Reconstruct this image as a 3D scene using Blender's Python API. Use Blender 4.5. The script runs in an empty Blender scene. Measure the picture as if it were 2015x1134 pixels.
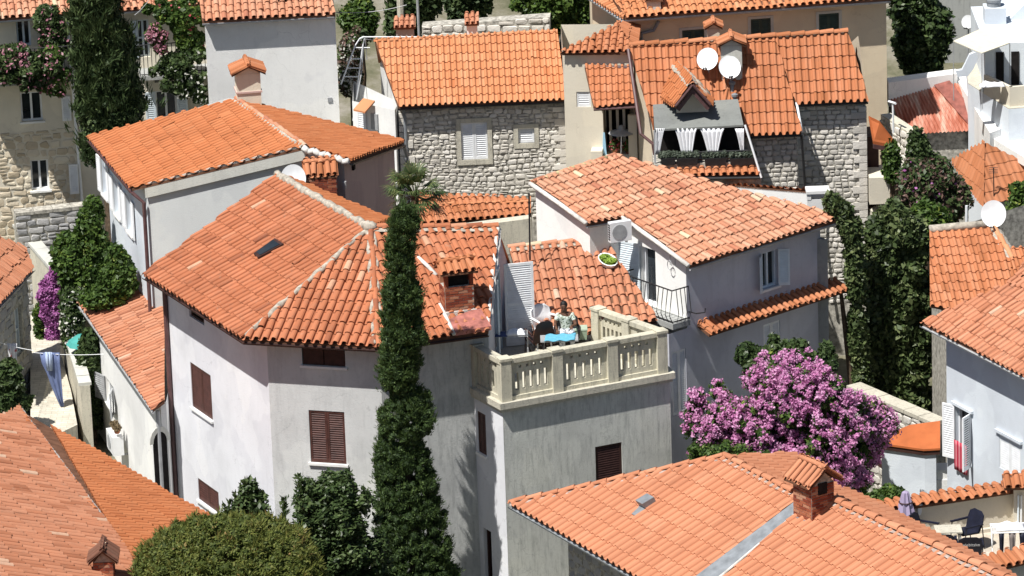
import bpy, bmesh, math, random
import numpy as np
from mathutils import Vector, Matrix
random.seed(7); RNG=np.random.default_rng(11)
S=bpy.context.scene; C=S.collection
# ---------------- camera, world, sun ----------------
F=10000.; TH=math.radians(18); ROLL=.035; DIST=128.
FW=np.array([0,math.cos(TH),-math.sin(TH)])
CAM=np.array([0,0,5.])-FW*DIST
_r=np.array([1.,0,0]); _u=np.array([0,math.sin(TH),math.cos(TH)])
RT=math.cos(ROLL)*_r-math.sin(ROLL)*_u; UP=math.cos(ROLL)*_u+math.sin(ROLL)*_r
cd=bpy.data.cameras.new('camera'); cam=bpy.data.objects.new('camera',cd); C.objects.link(cam)
cd.sensor_width=36; cd.lens=36*F/2015; cd.clip_start=1; cd.clip_end=2000
M=Matrix.Identity(4)
for i in range(3):
    M[i][0]=RT[i]; M[i][1]=UP[i]; M[i][2]=-FW[i]; M[i][3]=CAM[i]
cam.matrix_world=M; S.camera=cam
SUN_AZ=math.radians(-45); SUN_EL=math.radians(61)
sh=np.array([math.sin(SUN_AZ),-math.cos(SUN_AZ)])
sv=Vector((sh[0]*math.cos(SUN_EL),sh[1]*math.cos(SUN_EL),math.sin(SUN_EL)))
W=bpy.data.worlds.new('World'); S.world=W; W.use_nodes=True
nt=W.node_tree; bg=nt.nodes['Background']; sk=nt.nodes.new('ShaderNodeTexSky'); sk.sky_type='NISHITA'
sk.sun_disc=False; sk.sun_elevation=SUN_EL; sk.sun_rotation=math.atan2(sh[0],sh[1]); sk.altitude=50
nt.links.new(sk.outputs[0],bg.inputs[0]); bg.inputs[1].default_value=.05
sd=bpy.data.lights.new('sun','SUN'); sd.energy=5.0; sd.angle=math.radians(.5); sd.color=(1,.965,.91)
so=bpy.data.objects.new('sun',sd); C.objects.link(so); so.rotation_euler=sv.to_track_quat('Z','Y').to_euler(); so.location=(-30,-60,60)
S.view_settings.view_transform='Standard'; S.view_settings.look='None'; S.view_settings.exposure=.46; S.view_settings.gamma=1
try:
    S.cycles.max_bounces=6; S.cycles.transparent_max_bounces=8
except Exception: pass
def A(*v): return np.array(v,float)
def ray(px,py): return FW+RT*(px-1007.5)/F-UP*(py-567)/F
def P(px,py,z):
    d=ray(px,py); return CAM+d*(z-CAM[2])/d[2]
def PY(px,py,Y):
    d=ray(px,py); return CAM+d*(Y-CAM[1])/d[1]
def plane3(a,b,c):
    n=np.cross(b-a,c-a); n/=np.linalg.norm(n)
    if n[2]<0: n=-n
    return (a,n)
def SV(px,py,pl):
    d=ray(px,py); return CAM+d*(np.dot(pl[0]-CAM,pl[1])/np.dot(d,pl[1]))
def plane_pitch(a,b,pitch):
    """plane through eave a,b rising away from the side the camera sees on the left of a->b"""
    u=(b-a)/np.linalg.norm(b-a); s=np.cross(A(0,0,1),u); s/=np.linalg.norm(s)
    up=s*math.cos(pitch)+A(0,0,1)*math.sin(pitch)
    n=np.cross(u,up); n/=np.linalg.norm(n)
    if n[2]<0:n=-n
    return (a,n)
R=math.radians
# ---------------- objects ----------------
ROOT={}
def tag(o,label=None,cat=None,group=None,kind=None):
    if label: o['label']=label
    if cat: o['category']=cat
    if group: o['group']=group
    if kind: o['kind']=kind
    return o
def thing(name,label,cat,loc,group=None):
    o=bpy.data.objects.new(name,None); C.objects.link(o); o.empty_display_size=.3
    o.location=Vector([float(x) for x in loc]); ROOT[o.name]=np.array(loc,float)
    return tag(o,label,cat,group)
class MB:
    def __init__(s): s.v=[]; s.f=[]; s.m=[]; s.r=[]; s.n=0; s.blk=[]
    def add(s,vs,fs,mi=0,r=None):
        n=s.n; vs=[tuple(map(float,q)) for q in vs]; s.v+=vs; s.n+=len(vs)
        rr=random.random() if r is None else r
        for f in fs: s.f.append(tuple(i+n for i in f)); s.m.append(mi); s.r.append(rr)
    def addnp(s,V,Fc,rr,mi=0):
        n=s.n; s.v+=[tuple(q) for q in V.tolist()]; s.n+=len(V)
        s.f+=[tuple(q) for q in (np.asarray(Fc)+n).tolist()]; s.m+=[mi]*len(Fc); s.r+=list(rr)
    def quad(s,a,b,c,d,mi=0,r=None): s.add([a,b,c,d],[(0,1,2,3)],mi,r)
    def poly(s,pts,mi=0,r=None): s.add(pts,[tuple(range(len(pts)))],mi,r)
    def hexa(s,p,mi=0,r=None):  # 8 pts: bottom 4 ccw, top 4 ccw
        s.add(p,[(3,2,1,0),(4,5,6,7),(0,1,5,4),(1,2,6,5),(2,3,7,6),(3,0,4,7)],mi,r)
    def box(s,x0,x1,y0,y1,z0,z1,mi=0,r=None):
        s.hexa([(x0,y0,z0),(x1,y0,z0),(x1,y1,z0),(x0,y1,z0),(x0,y0,z1),(x1,y0,z1),(x1,y1,z1),(x0,y1,z1)],mi,r)
    def obox(s,fr,u0,u1,v0,v1,d0,d1,mi=0,r=None):
        q=[fr.p(u0,v0,d1),fr.p(u1,v0,d1),fr.p(u1,v0,d0),fr.p(u0,v0,d0),fr.p(u0,v1,d1),fr.p(u1,v1,d1),fr.p(u1,v1,d0),fr.p(u0,v1,d0)]
        s.hexa(q,mi,r)
    def prism(s,pts,dz,mi=0,r=None,vec=None):
        n=len(pts); vec=A(0,0,dz) if vec is None else np.array(vec,float); pts=[np.array(p,float) for p in pts]
        s.add(pts+[p+vec for p in pts],[tuple(range(n))[::-1],tuple(range(n,2*n))]+[(i,(i+1)%n,n+(i+1)%n,n+i) for i in range(n)],mi,r)
    def tube(s,pts,rad,seg=8,mi=0,r=None,caps=True):
        pts=[np.array(p,float) for p in pts]; rads=rad if hasattr(rad,'__len__') else [rad]*len(pts)
        V=[];Fs=[]
        for i,p in enumerate(pts):
            t=pts[min(i+1,len(pts)-1)]-pts[max(i-1,0)]; t/= (np.linalg.norm(t)+1e-9)
            a=np.cross(t,A(0,0,1)); 
            if np.linalg.norm(a)<.05: a=np.cross(t,A(1,0,0))
            a/=np.linalg.norm(a); b=np.cross(t,a)
            for k in range(seg):
                w=2*math.pi*k/seg; V.append(p+rads[i]*(math.cos(w)*a+math.sin(w)*b))
        for i in range(len(pts)-1):
            for k in range(seg):
                k2=(k+1)%seg; Fs.append((i*seg+k,i*seg+k2,(i+1)*seg+k2,(i+1)*seg+k))
        if caps: Fs.append(tuple(range(seg))); Fs.append(tuple(range((len(pts)-1)*seg,len(pts)*seg))[::-1])
        s.add(V,Fs,mi,r)
    def lathe(s,c,prof,seg=16,mi=0,axis=None,r=None):
        c=np.array(c,float); ax=A(0,0,1) if axis is None else np.array(axis,float)/np.linalg.norm(axis)
        a=np.cross(ax,A(0,1,0)); 
        if np.linalg.norm(a)<.1: a=np.cross(ax,A(1,0,0))
        a/=np.linalg.norm(a); b=np.cross(ax,a); V=[];Fs=[]
        for (rr,h) in prof:
            for k in range(seg):
                w=2*math.pi*k/seg; V.append(c+ax*h+rr*(math.cos(w)*a+math.sin(w)*b))
        for i in range(len(prof)-1):
            for k in range(seg):
                k2=(k+1)%seg; Fs.append((i*seg+k,i*seg+k2,(i+1)*seg+k2,(i+1)*seg+k))
        s.add(V,Fs,mi,r)
    def ball(s,c,rx,ry,rz,seg=10,rings=7,mi=0,r=None,jit=0):
        V=[];Fs=[]
        for i in range(rings+1):
            t=math.pi*i/rings
            for k in range(seg):
                w=2*math.pi*k/seg; j=1+random.uniform(-jit,jit)
                V.append((c[0]+rx*j*math.sin(t)*math.cos(w),c[1]+ry*j*math.sin(t)*math.sin(w),c[2]+rz*j*math.cos(t)))
        for i in range(rings):
            for k in range(seg):
                k2=(k+1)%seg; Fs.append((i*seg+k,(i+1)*seg+k,(i+1)*seg+k2,i*seg+k2))
        s.add(V,Fs,mi,r)
    def build(s,name,mats,parent=None,label=None,cat=None,group=None,kind=None,loc=None,smooth=False,fix=True):
        mats=mats if isinstance(mats,(list,tuple)) else [mats]
        if parent is not None:
            r=ROOT[parent.name]
        else: r=np.array(loc,float) if loc is not None else np.zeros(3)
        V=np.array(s.v,float)-r
        me=bpy.data.meshes.new(name); me.from_pydata(V.tolist(),[],s.f)
        for m in mats: me.materials.append(m)
        me.polygons.foreach_set('material_index',s.m)
        at=me.attributes.new('rnd','FLOAT','FACE'); at.data.foreach_set('value',np.array(s.r,dtype=np.float32))
        if fix:
            b=bmesh.new(); b.from_mesh(me); bmesh.ops.recalc_face_normals(b,faces=b.faces); b.to_mesh(me); b.free()
        if smooth: me.polygons.foreach_set('use_smooth',[True]*len(me.polygons))
        o=bpy.data.objects.new(name,me); C.objects.link(o)
        if parent is not None: o.parent=parent
        else: o.location=Vector(r.tolist())
        ROOT[o.name]=r
        return tag(o,label,cat,group,kind)
class Fr:
    """vertical wall frame: a left, b right seen from outside; d>0 outwards"""
    def __init__(s,a,b,z=0):
        s.a=A(a[0],a[1],0); s.b=A(b[0],b[1],0); s.L=np.linalg.norm(s.b-s.a); s.u=(s.b-s.a)/s.L; s.n=np.cross(s.u,A(0,0,1)); s.v=A(0,0,1)
    def p(s,u,v,d=0): return s.a+s.u*u+s.v*v+s.n*d
    def uv(s,px,py,d=0):
        q=SV(px,py,(s.a+s.n*d,s.n)); return (float((q-s.a)@s.u),float(q[2]))
    def rect(s,x0,y0,x1,y1,x2=None,y2=None):
        """pixel rectangle: upper-left and lower-right corner"""
        u0,v1=s.uv(x0,y0); u1,v0=s.uv(x1,y1)
        return (u0,v0,u1,v1)
def clip(poly,cp):
    out=poly
    n=len(cp)
    for i in range(n):
        a=cp[i]; b=cp[(i+1)%n]; inp=out; out=[]
        if not inp: return []
        sd=lambda p:(b[0]-a[0])*(p[1]-a[1])-(b[1]-a[1])*(p[0]-a[0])
        for k in range(len(inp)):
            p=inp[k]; q=inp[(k+1)%len(inp)]; sp,sq=sd(p),sd(q)
            if sp>=0: out.append(p)
            if (sp>=0)!=(sq>=0):
                t=sp/(sp-sq); out.append((p[0]+(q[0]-p[0])*t,p[1]+(q[1]-p[1])*t))
    return out
def wallface(mb,fr,poly,holes=(),d=0,t=.2,mi=0,back=False,rim=False,rmi=None):
    """poly: convex ccw (u,v). holes rects (u0,v0,u1,v1)"""
    us=sorted(set([min(p[0] for p in poly),max(p[0] for p in poly)]+[h[0] for h in holes]+[h[2] for h in holes]))
    vs=sorted(set([min(p[1] for p in poly),max(p[1] for p in poly)]+[h[1] for h in holes]+[h[3] for h in holes]))
    rmi=mi if rmi is None else rmi
    for i in range(len(us)-1):
        for j in range(len(vs)-1):
            cu=(us[i]+us[i+1])/2; cv=(vs[j]+vs[j+1])/2
            if any(h[0]<cu<h[2] and h[1]<cv<h[3] for h in holes): continue
            c=clip([(us[i],vs[j]),(us[i+1],vs[j]),(us[i+1],vs[j+1]),(us[i],vs[j+1])],poly)
            if len(c)>2:
                mb.poly([fr.p(x,y,d) for x,y in c],mi)
                if back: mb.poly([fr.p(x,y,d-t) for x,y in c][::-1],mi)
    for h in holes:
        cs=[(h[0],h[1]),(h[2],h[1]),(h[2],h[3]),(h[0],h[3])]
        for k in range(4):
            a,b=cs[k],cs[(k+1)%4]; mb.quad(fr.p(*a,d),fr.p(*b,d),fr.p(*b,d-t),fr.p(*a,d-t),rmi)
    if rim:
        for k in range(len(poly)):
            a,b=poly[k],poly[(k+1)%len(poly)]; mb.quad(fr.p(*a,d),fr.p(*b,d),fr.p(*b,d-t),fr.p(*a,d-t),rmi)
# ---------------- materials ----------------
def mat(name,rough=.8,spec=.3):
    m=bpy.data.materials.new(name); m.use_nodes=True; nt=m.node_tree; b=nt.nodes['Principled BSDF']
    b.inputs['Roughness'].default_value=rough; b.inputs['Specular IOR Level'].default_value=spec
    return m,nt,b
def N(nt,t,**k):
    n=nt.nodes.new(t)
    for a,v in k.items(): setattr(n,a,v)
    return n
def coord(nt,sc=(1,1,1)):
    t=N(nt,'ShaderNodeTexCoord'); mp=N(nt,'ShaderNodeMapping'); mp.inputs['Scale'].default_value=sc
    nt.links.new(t.outputs['Object'],mp.inputs[0]); return mp.outputs[0]
def noise(nt,scale,detail=4,sc=(1,1,1),rough=.55):
    n=N(nt,'ShaderNodeTexNoise'); n.inputs['Scale'].default_value=scale; n.inputs['Detail'].default_value=detail; n.inputs['Roughness'].default_value=rough
    nt.links.new(coord(nt,sc),n.inputs['Vector']); return n.outputs[0]
def ramp(nt,fac,stops,interp='LINEAR'):
    r=N(nt,'ShaderNodeValToRGB'); r.color_ramp.interpolation=interp
    el=r.color_ramp.elements
    while len(el)<len(stops): el.new(.5)
    for e,(p,c) in zip(el,stops): e.position=p; e.color=(c[0],c[1],c[2],1) if hasattr(c,'__len__') else (c,c,c,1)
    nt.links.new(fac,r.inputs[0]); return r.outputs[0]
def mix(nt,fac,a,b,mode='MIX'):
    m=N(nt,'ShaderNodeMix'); m.data_type='RGBA'; m.blend_type=mode
    def s(inp,v):
        if hasattr(v,'is_linked') or hasattr(v,'links'): nt.links.new(v,inp)
        else: inp.default_value=v if not hasattr(v,'__len__') else (v[0],v[1],v[2],1)
    s(m.inputs[0],fac); s(m.inputs[6],a); s(m.inputs[7],b); return m.outputs[2]
def bump(nt,b,h,strength=.5,dist=.02):
    n=N(nt,'ShaderNodeBump'); n.inputs['Strength'].default_value=strength; n.inputs['Distance'].default_value=dist
    nt.links.new(h,n.inputs['Height']); nt.links.new(n.outputs[0],b.inputs['Normal'])
def attr(nt,name='rnd'):
    a=N(nt,'ShaderNodeAttribute'); a.attribute_name=name; return a.outputs['Fac']
def m_plain(name,col,rough=.7,spec=.3,var=.06,nscale=6,metal=0,bmp=0):
    m,nt,b=mat(name,rough,spec); c=tuple(col)
    f=noise(nt,nscale,5); lo=tuple(x*(1-var*2) for x in c); hi=tuple(min(1,x*(1+var)) for x in c)
    nt.links.new(ramp(nt,f,[(.3,lo),(.7,hi)]),b.inputs['Base Color']); b.inputs['Metallic'].default_value=metal
    if bmp: bump(nt,b,noise(nt,40,4),bmp,.01)
    return m
def m_stucco(name,col,dirt=(.2,.2,.19),amount=.3,streak=.3,scale=1.2,bmp=.35,thr=.52):
    m,nt,b=mat(name,.92,.15)
    big=noise(nt,scale*.7,6,rough=.62); base=ramp(nt,big,[(.25,tuple(x*.86 for x in col)),(.5,col),(.78,tuple(min(.9,x*1.07) for x in col))])
    st=noise(nt,5*scale,7,(1,1,.16),.7); sf=ramp(nt,st,[(thr,0),(thr+.2,1)])
    s1=mix(nt,streak,(0,0,0),sf)
    pt=noise(nt,9*scale,8,rough=.75); pf=ramp(nt,pt,[(.54,0),(.7,1)]); s2=mix(nt,amount,(0,0,0),pf)
    c=mix(nt,s1,base,dirt); c=mix(nt,s2,c,dirt)
    # hairline cracks and faint repainted patches
    v=N(nt,'ShaderNodeTexVoronoi'); v.feature='DISTANCE_TO_EDGE'; v.inputs['Scale'].default_value=.9; cw=coord(nt); nz=N(nt,'ShaderNodeTexNoise'); nz.inputs['Scale'].default_value=3.; nz.inputs['Detail'].default_value=6; nt.links.new(cw,nz.inputs['Vector'])
    vm=N(nt,'ShaderNodeVectorMath'); vm.operation='MULTIPLY_ADD'; nt.links.new(nz.outputs['Color'],vm.inputs[0]); vm.inputs[1].default_value=(.7,.7,.7); nt.links.new(cw,vm.inputs[2]); nt.links.new(vm.outputs[0],v.inputs['Vector'])
    cr=ramp(nt,v.outputs['Distance'],[(.003,.30),(.010,0)]); cm=ramp(nt,noise(nt,.8,2),[(.54,0),(.62,1)]); ck=mix(nt,1.,cr,cm,'MULTIPLY'); c=mix(nt,ck,c,tuple(x*.8 for x in dirt))
    pa=ramp(nt,noise(nt,.55,3,rough=.4),[(.47,(.93,.93,.94)),(.485,(1,1,1)),(.60,(1,1,1)),(.612,(1.05,1.045,1.03))]); c=mix(nt,1.,c,pa,'MULTIPLY')
    nt.links.new(c,b.inputs['Base Color']); bump(nt,b,noise(nt,28,6,rough=.7),bmp,.02); return m
def m_tile(name,stops,dirt=(.17,.12,.09),damt=.5,lichen=None,rough=.85,patch=.5):
    m,nt,b=mat(name,rough,.2); a=attr(nt); base=ramp(nt,a,stops)
    pn=noise(nt,.9,4); tint=ramp(nt,pn,[(.3,(.80,.78,.78)),(.5,(1,1,1)),(.72,(1.12,1.06,1.0))]); c=mix(nt,patch,base,mix(nt,1.0,base,tint,'MULTIPLY'))
    d=noise(nt,7,8,rough=.72); df=ramp(nt,d,[(.5,0),(.78,1)]); c=mix(nt,mix(nt,damt,(0,0,0),df),c,dirt)
    if lichen:
        l=noise(nt,3.1,9,rough=.8); lf=ramp(nt,l,[(.60,0),(.68,1)]); c=mix(nt,mix(nt,lichen[1],(0,0,0),lf),c,lichen[0])
    nt.links.new(c,b.inputs['Base Color']); bump(nt,b,noise(nt,60,5),.25,.006); return m
def m_leaf(name,stops,trans=.25,rough=.6):
    m,nt,b=mat(name,rough,.25); a=attr(nt); c=ramp(nt,a,stops)
    nt.links.new(c,b.inputs['Base Color'])
    t=N(nt,'ShaderNodeBsdfTranslucent'); nt.links.new(c,t.inputs[0]); ms=N(nt,'ShaderNodeMixShader'); ms.inputs[0].default_value=trans
    o=nt.nodes['Material Output']; nt.links.new(b.outputs[0],ms.inputs[1]); nt.links.new(t.outputs[0],ms.inputs[2]); nt.links.new(ms.outputs[0],o.inputs[0]); return m
def m_stone(name,stops,dirt=(.12,.11,.1),amt=.4):
    m,nt,b=mat(name,.9,.15); base=ramp(nt,attr(nt),stops); f=ramp(nt,noise(nt,8,8,rough=.75),[(.5,0),(.8,1)])
    c=mix(nt,mix(nt,amt,(0,0,0),f),base,dirt); nt.links.new(c,b.inputs['Base Color']); bump(nt,b,noise(nt,22,7,rough=.75),.6,.025); return m
def m_brick(name):
    m,nt,b=mat(name,.9,.15); nt.links.new(ramp(nt,attr(nt),[(0,(.17,.04,.025)),(.5,(.30,.085,.045)),(.85,(.38,.15,.08)),(1,(.42,.24,.16))]),b.inputs['Base Color']); bump(nt,b,noise(nt,40,5),.5,.01); return m
def m_glass(name,col=(.02,.025,.03)):
    m,nt,b=mat(name,.12,.6); f=noise(nt,2,3); nt.links.new(ramp(nt,f,[(.3,tuple(x*.6 for x in col)),(.7,tuple(x*1.6 for x in col))]),b.inputs['Base Color']); return m
MT={}
MT['tile_main']=m_tile('tile_main',[(0,(.27,.095,.05)),(.3,(.38,.135,.065)),(.8,(.46,.175,.09)),(.95,(.49,.23,.135)),(1,(.53,.34,.23))],damt=.45,lichen=((.38,.34,.27),.45))
MT['tile_orange']=m_tile('tile_orange',[(0,(.33,.12,.05)),(.5,(.44,.17,.08)),(1,(.49,.215,.115))],damt=.25,lichen=None)
MT['tile_pale']=m_tile('tile_pale',[(0,(.38,.15,.09)),(.35,(.48,.22,.13)),(.75,(.53,.28,.18)),(.96,(.56,.38,.27)),(1,(.60,.50,.33))],damt=.3)
MT['tile_light']=m_tile('tile_light',[(0,(.42,.155,.065)),(.5,(.51,.215,.10)),(1,(.55,.27,.145))],damt=.15,lichen=None,patch=.4)
MT['tile_smooth']=m_tile('tile_smooth',[(0,(.39,.13,.05)),(.5,(.45,.16,.065)),(1,(.48,.185,.08))],damt=.2,lichen=((.33,.2,.1),.35))
MT['tile_old']=m_tile('tile_old',[(0,(.31,.12,.07)),(.4,(.43,.18,.10)),(.8,(.49,.23,.14)),(1,(.54,.38,.28))],damt=.5,lichen=((.42,.37,.3),.5))
MT['mortar']=m_plain('mortar',(.42,.38,.32),.95,.1,.25,9,bmp=.8)
MT['mortar_white']=m_plain('mortar_white',(.66,.64,.60),.95,.1,.15,7,bmp=.6)
MT['under']=m_plain('under_tile',(.16,.08,.05),.95,.1,.2,4)
MT['white']=m_stucco('white_stucco',(.80,.80,.78),(.40,.40,.40),.16,.14,.9)
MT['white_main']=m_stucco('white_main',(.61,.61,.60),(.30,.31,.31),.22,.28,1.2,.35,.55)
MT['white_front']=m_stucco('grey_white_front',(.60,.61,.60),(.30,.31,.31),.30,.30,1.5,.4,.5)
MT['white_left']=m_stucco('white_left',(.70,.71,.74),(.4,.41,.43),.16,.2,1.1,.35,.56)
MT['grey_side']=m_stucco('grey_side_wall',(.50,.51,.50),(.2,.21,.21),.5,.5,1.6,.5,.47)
MT['white_blue']=m_stucco('white_blue',(.63,.68,.73),(.5,.55,.6),.1,.1,.9)
MT['grey_tower']=m_stucco('grey_tower',(.58,.59,.55),(.22,.23,.22),.42,.5,2.2,.5,.48)
MT['grey_wall']=m_stucco('grey_wall',(.50,.52,.52),(.42,.44,.45),.15,.3,.7)
MT['lilac']=m_stucco('grey_lilac_shade',(.53,.54,.60),(.33,.34,.38),.3,.35,.8)  # bluish shade of the unlit walls is put into this colour
MT['cream']=m_stucco('cream_stucco',(.66,.57,.44),(.40,.33,.25),.15,.2,.6)
MT['cream_pale']=m_stucco('cream_pale',(.68,.63,.52),(.45,.40,.33),.15,.2,.6)
MT['beige']=m_stucco('beige_stucco',(.66,.56,.41),(.45,.34,.22),.15,.15,.6)
MT['pink']=m_stucco('pink_stucco',(.50,.37,.34),(.28,.2,.19),.2,.35,.8)
MT['concrete']=m_stucco('concrete',(.36,.37,.36),(.14,.15,.15),.35,.6,1.1,.5)
MT['band']=m_stucco('cement_band',(.52,.52,.48),(.3,.3,.28),.3,.4,1)
MT['balus']=m_stucco('weathered_cream',(.56,.53,.42),(.16,.16,.14),.5,.55,1.8,.5,.50)
MT['coping']=m_stucco('weathered_coping',(.55,.52,.43),(.13,.13,.12),.6,.4,2.2,.6,.5)
MT['stone']=m_stone('rubble_stone',[(0,(.50,.47,.42)),(.5,(.63,.60,.54)),(1,(.72,.69,.64))],amt=.25)
MT['stone2']=m_stone('squared_stone',[(0,(.46,.44,.40)),(.5,(.60,.57,.52)),(1,(.70,.67,.62))],amt=.25)
MT['stone_grey']=m_stone('grey_stone',[(0,(.30,.30,.31)),(.5,(.38,.38,.38)),(1,(.46,.45,.44))],amt=.3)
MT['tile_dark']=m_tile('tile_dark',[(0,(.12,.06,.04)),(1,(.2,.09,.06))])
MT['stone_warm']=m_stone('warm_stone',[(0,(.42,.35,.25)),(.5,(.60,.52,.40)),(1,(.68,.62,.50))],amt=.25)
MT['stone_mortar']=m_plain('stone_mortar',(.44,.42,.37),.95,.1,.3,9,bmp=.7)
MT['stone_mortar_warm']=m_plain('stone_mortar_warm',(.50,.43,.33),.95,.1,.2,9,bmp=.7)
MT['brick']=m_brick('red_brick')
MT['brown']=m_plain('brown_shutter',(.085,.035,.028),.55,.35,.2,8)
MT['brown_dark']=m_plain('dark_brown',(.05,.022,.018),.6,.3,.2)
MT['pipe']=m_plain('brown_pipe',(.11,.055,.055),.4,.5,.15)
MT['wpaint']=m_plain('white_paint',(.78,.80,.82),.45,.4,.05)
MT['bpaint']=m_plain('bluewhite_paint',(.66,.74,.80),.5,.4,.05)
MT['gpaint']=m_plain('green_shutter',(.035,.06,.05),.5,.35,.15)
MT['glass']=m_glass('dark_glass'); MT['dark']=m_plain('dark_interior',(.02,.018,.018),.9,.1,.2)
MT['zinc']=m_plain('zinc',(.24,.26,.28),.5,.5,.15,5,.1)
MT['dish']=m_plain('dish_white',(.74,.76,.78),.4,.4,.04)
MT['black']=m_plain('black_iron',(.02,.02,.022),.5,.4,.2)
MT['grey']=m_plain('grey_metal',(.35,.36,.37),.5,.4,.1)
MT['plastic']=m_plain('white_plastic',(.80,.81,.82),.35,.5,.03)
MT['cloth']=m_plain('white_cloth',(.78,.79,.82),.9,.1,.05)
MT['terracotta']=m_plain('terracotta',(.40,.15,.08),.8,.2,.2)
MT['orange_canopy']=m_plain('orange_canopy',(.42,.12,.04),.75,.2,.12,2)
MT['bark']=m_plain('bark',(.11,.08,.055),.95,.1,.3,12,bmp=.8)
# ---------------- tiles ----------------
def tiles(mb,poly,kind='barrel',w=.21,ln=.36,rad=.075,jit=1.,sdir=None,lift=.03,seed=0,ext=.05,drop=.022):
    rng=np.random.default_rng(seed+int(abs(poly[0][0]*97))%999)
    poly=[np.array(p,float) for p in poly]; n=np.zeros(3)
    for i in range(len(poly)):
        n+=np.cross(poly[i]-poly[0],poly[(i+1)%len(poly)]-poly[0])
    n/=np.linalg.norm(n); 
    if n[2]<0: n=-n
    if sdir is None: s=A(n[0],n[1],0); s=s-n*(s@n); s/=np.linalg.norm(s)
    else: s=np.array(sdir,float); s=s-n*(s@n); s/=np.linalg.norm(s)
    u=np.cross(n,s)
    if sdir is None: pass
    o=poly[0]; U=[(p-o)@u for p in poly]; SS=[(p-o)@s for p in poly]
    u0,u1,s0,s1=min(U)-w,max(U)+w,min(SS)-ln,max(SS)+ext
    nc=int((u1-u0)/w)+1; nr=int((s1-s0)/ln)+1
    I,J=np.meshgrid(np.arange(nc),np.arange(nr),indexing='ij'); I=I.ravel(); J=J.ravel()
    cuu=u0+(I+.5)*w; css=s1-(J+1)*ln   # top of tile (upslope)
    # coarse cull by polygon with margin
    pu=np.array(U); ps=np.array(SS); keep=np.ones(len(I),bool); area=0
    for i in range(len(poly)):
        j=(i+1)%len(poly); area+=pu[i]*ps[j]-pu[j]*ps[i]
    sg=1 if area>0 else -1
    for i in range(len(poly)):
        j=(i+1)%len(poly); ex,ey=pu[j]-pu[i],ps[j]-ps[i]; L=math.hypot(ex,ey)
        dd=sg*(ex*(css+ln/2-ps[i])-ey*(cuu-pu[i]))/L; keep&=dd>-(ln*.8+w)
    I,J,cuu,css=I[keep],J[keep],cuu[keep],css[keep]; K=len(I)
    if K==0: return
    colj=rng.normal(0,1,nc+1)
    V0=mb.n
    def strips(prof,dz0,dz1,jl,taper,thick,thin):
        prof=np.array(prof); m=len(prof); k=K
        ju=rng.normal(0,.004*jit,k); js=colj[I]*.018*jit+rng.normal(0,.007*jit,k); ja=rng.normal(0,.022*jit,k); jz=np.abs(rng.normal(0,.004*jit,k)); odd=rng.random(k)<.012*jit; js=js+odd*rng.normal(0,.05,k); ja=ja+odd*rng.normal(0,.12,k); jz=jz+odd*.012; jz=jz+.012*jit*np.sin(cuu*1.3+css*.9)
        out=[]
        rows=[(0-.04,dz0,1-taper,0),(ln,dz1,1+taper*.3,0),(ln,dz1,1+taper*.3,-thick)]
        for (ds,dz,sc,th) in rows:
            uu=cuu[:,None]+ju[:,None]+prof[None,:,0]*sc+ja[:,None]*(ds-ln/2); ss=(css+js)[:,None]+ds+0*uu
            zz=prof[None,:,1]*sc+dz+th+jz[:,None]+0*uu+lift
            out.append(o+uu[...,None]*u+ss[...,None]*s+zz[...,None]*n)
        V=np.stack(out,1).reshape(-1,3)  # k,3,m
        base=(np.arange(k)*3*m)[:,None,None]; r_=np.arange(2)[None,:,None]*m; c_=np.arange(m-1)[None,None,:]
        q=base+r_+c_; Fc=np.stack([q,q+1,q+1+m,q+m],-1).reshape(-1,4)
        return V,Fc,m
    rr=np.clip(.14+rng.random(K)*.52+rng.random(nc+1)[I]*.2+.02*rng.normal(size=K),0,1); rr=np.where(rng.random(K)<.014*jit,.95+rng.random(K)*.05,rr); rr=np.where(rng.random(K)<.03*jit,rng.random(K)*.1,rr)
    if kind=='barrel':
        th=np.linspace(-.02,math.pi+.02,7); prof=[(-rad*math.cos(t),rad*.80*math.sin(t)+.012) for t in th]
        V,Fc,m=strips(prof,-.008,drop,0,.10,.014,0); mb.addnp(V,Fc,np.repeat(rr,2*(m-1)))
        hw=w/2; pr2=[(hw-.055,.02),(hw-.025,-.008),(hw+.025,-.008),(hw+.055,.02)]
        V,Fc,m=strips(pr2,-.012,.012,0,.0,.012,0); r2=np.clip(rr*.8+rng.random(K)*.15,0,1); mb.addnp(V,Fc,np.repeat(r2,2*(m-1)))
    else:
        hw=w/2; b=.58*w; prof=[(-hw,.0),(-hw+b*.12,rad*.42),(-hw+b*.32,rad*.75),(-hw+b*.5,rad*.85),(-hw+b*.68,rad*.75),(-hw+b*.88,rad*.42),(-hw+b,.0),(-hw+b+(w-b)*.5,-.006),(hw+.004,.0)]
        V,Fc,m=strips(prof,-.010,drop,0,0,.02,0); mb.addnp(V,Fc,np.repeat(rr,2*(m-1)))
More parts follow.
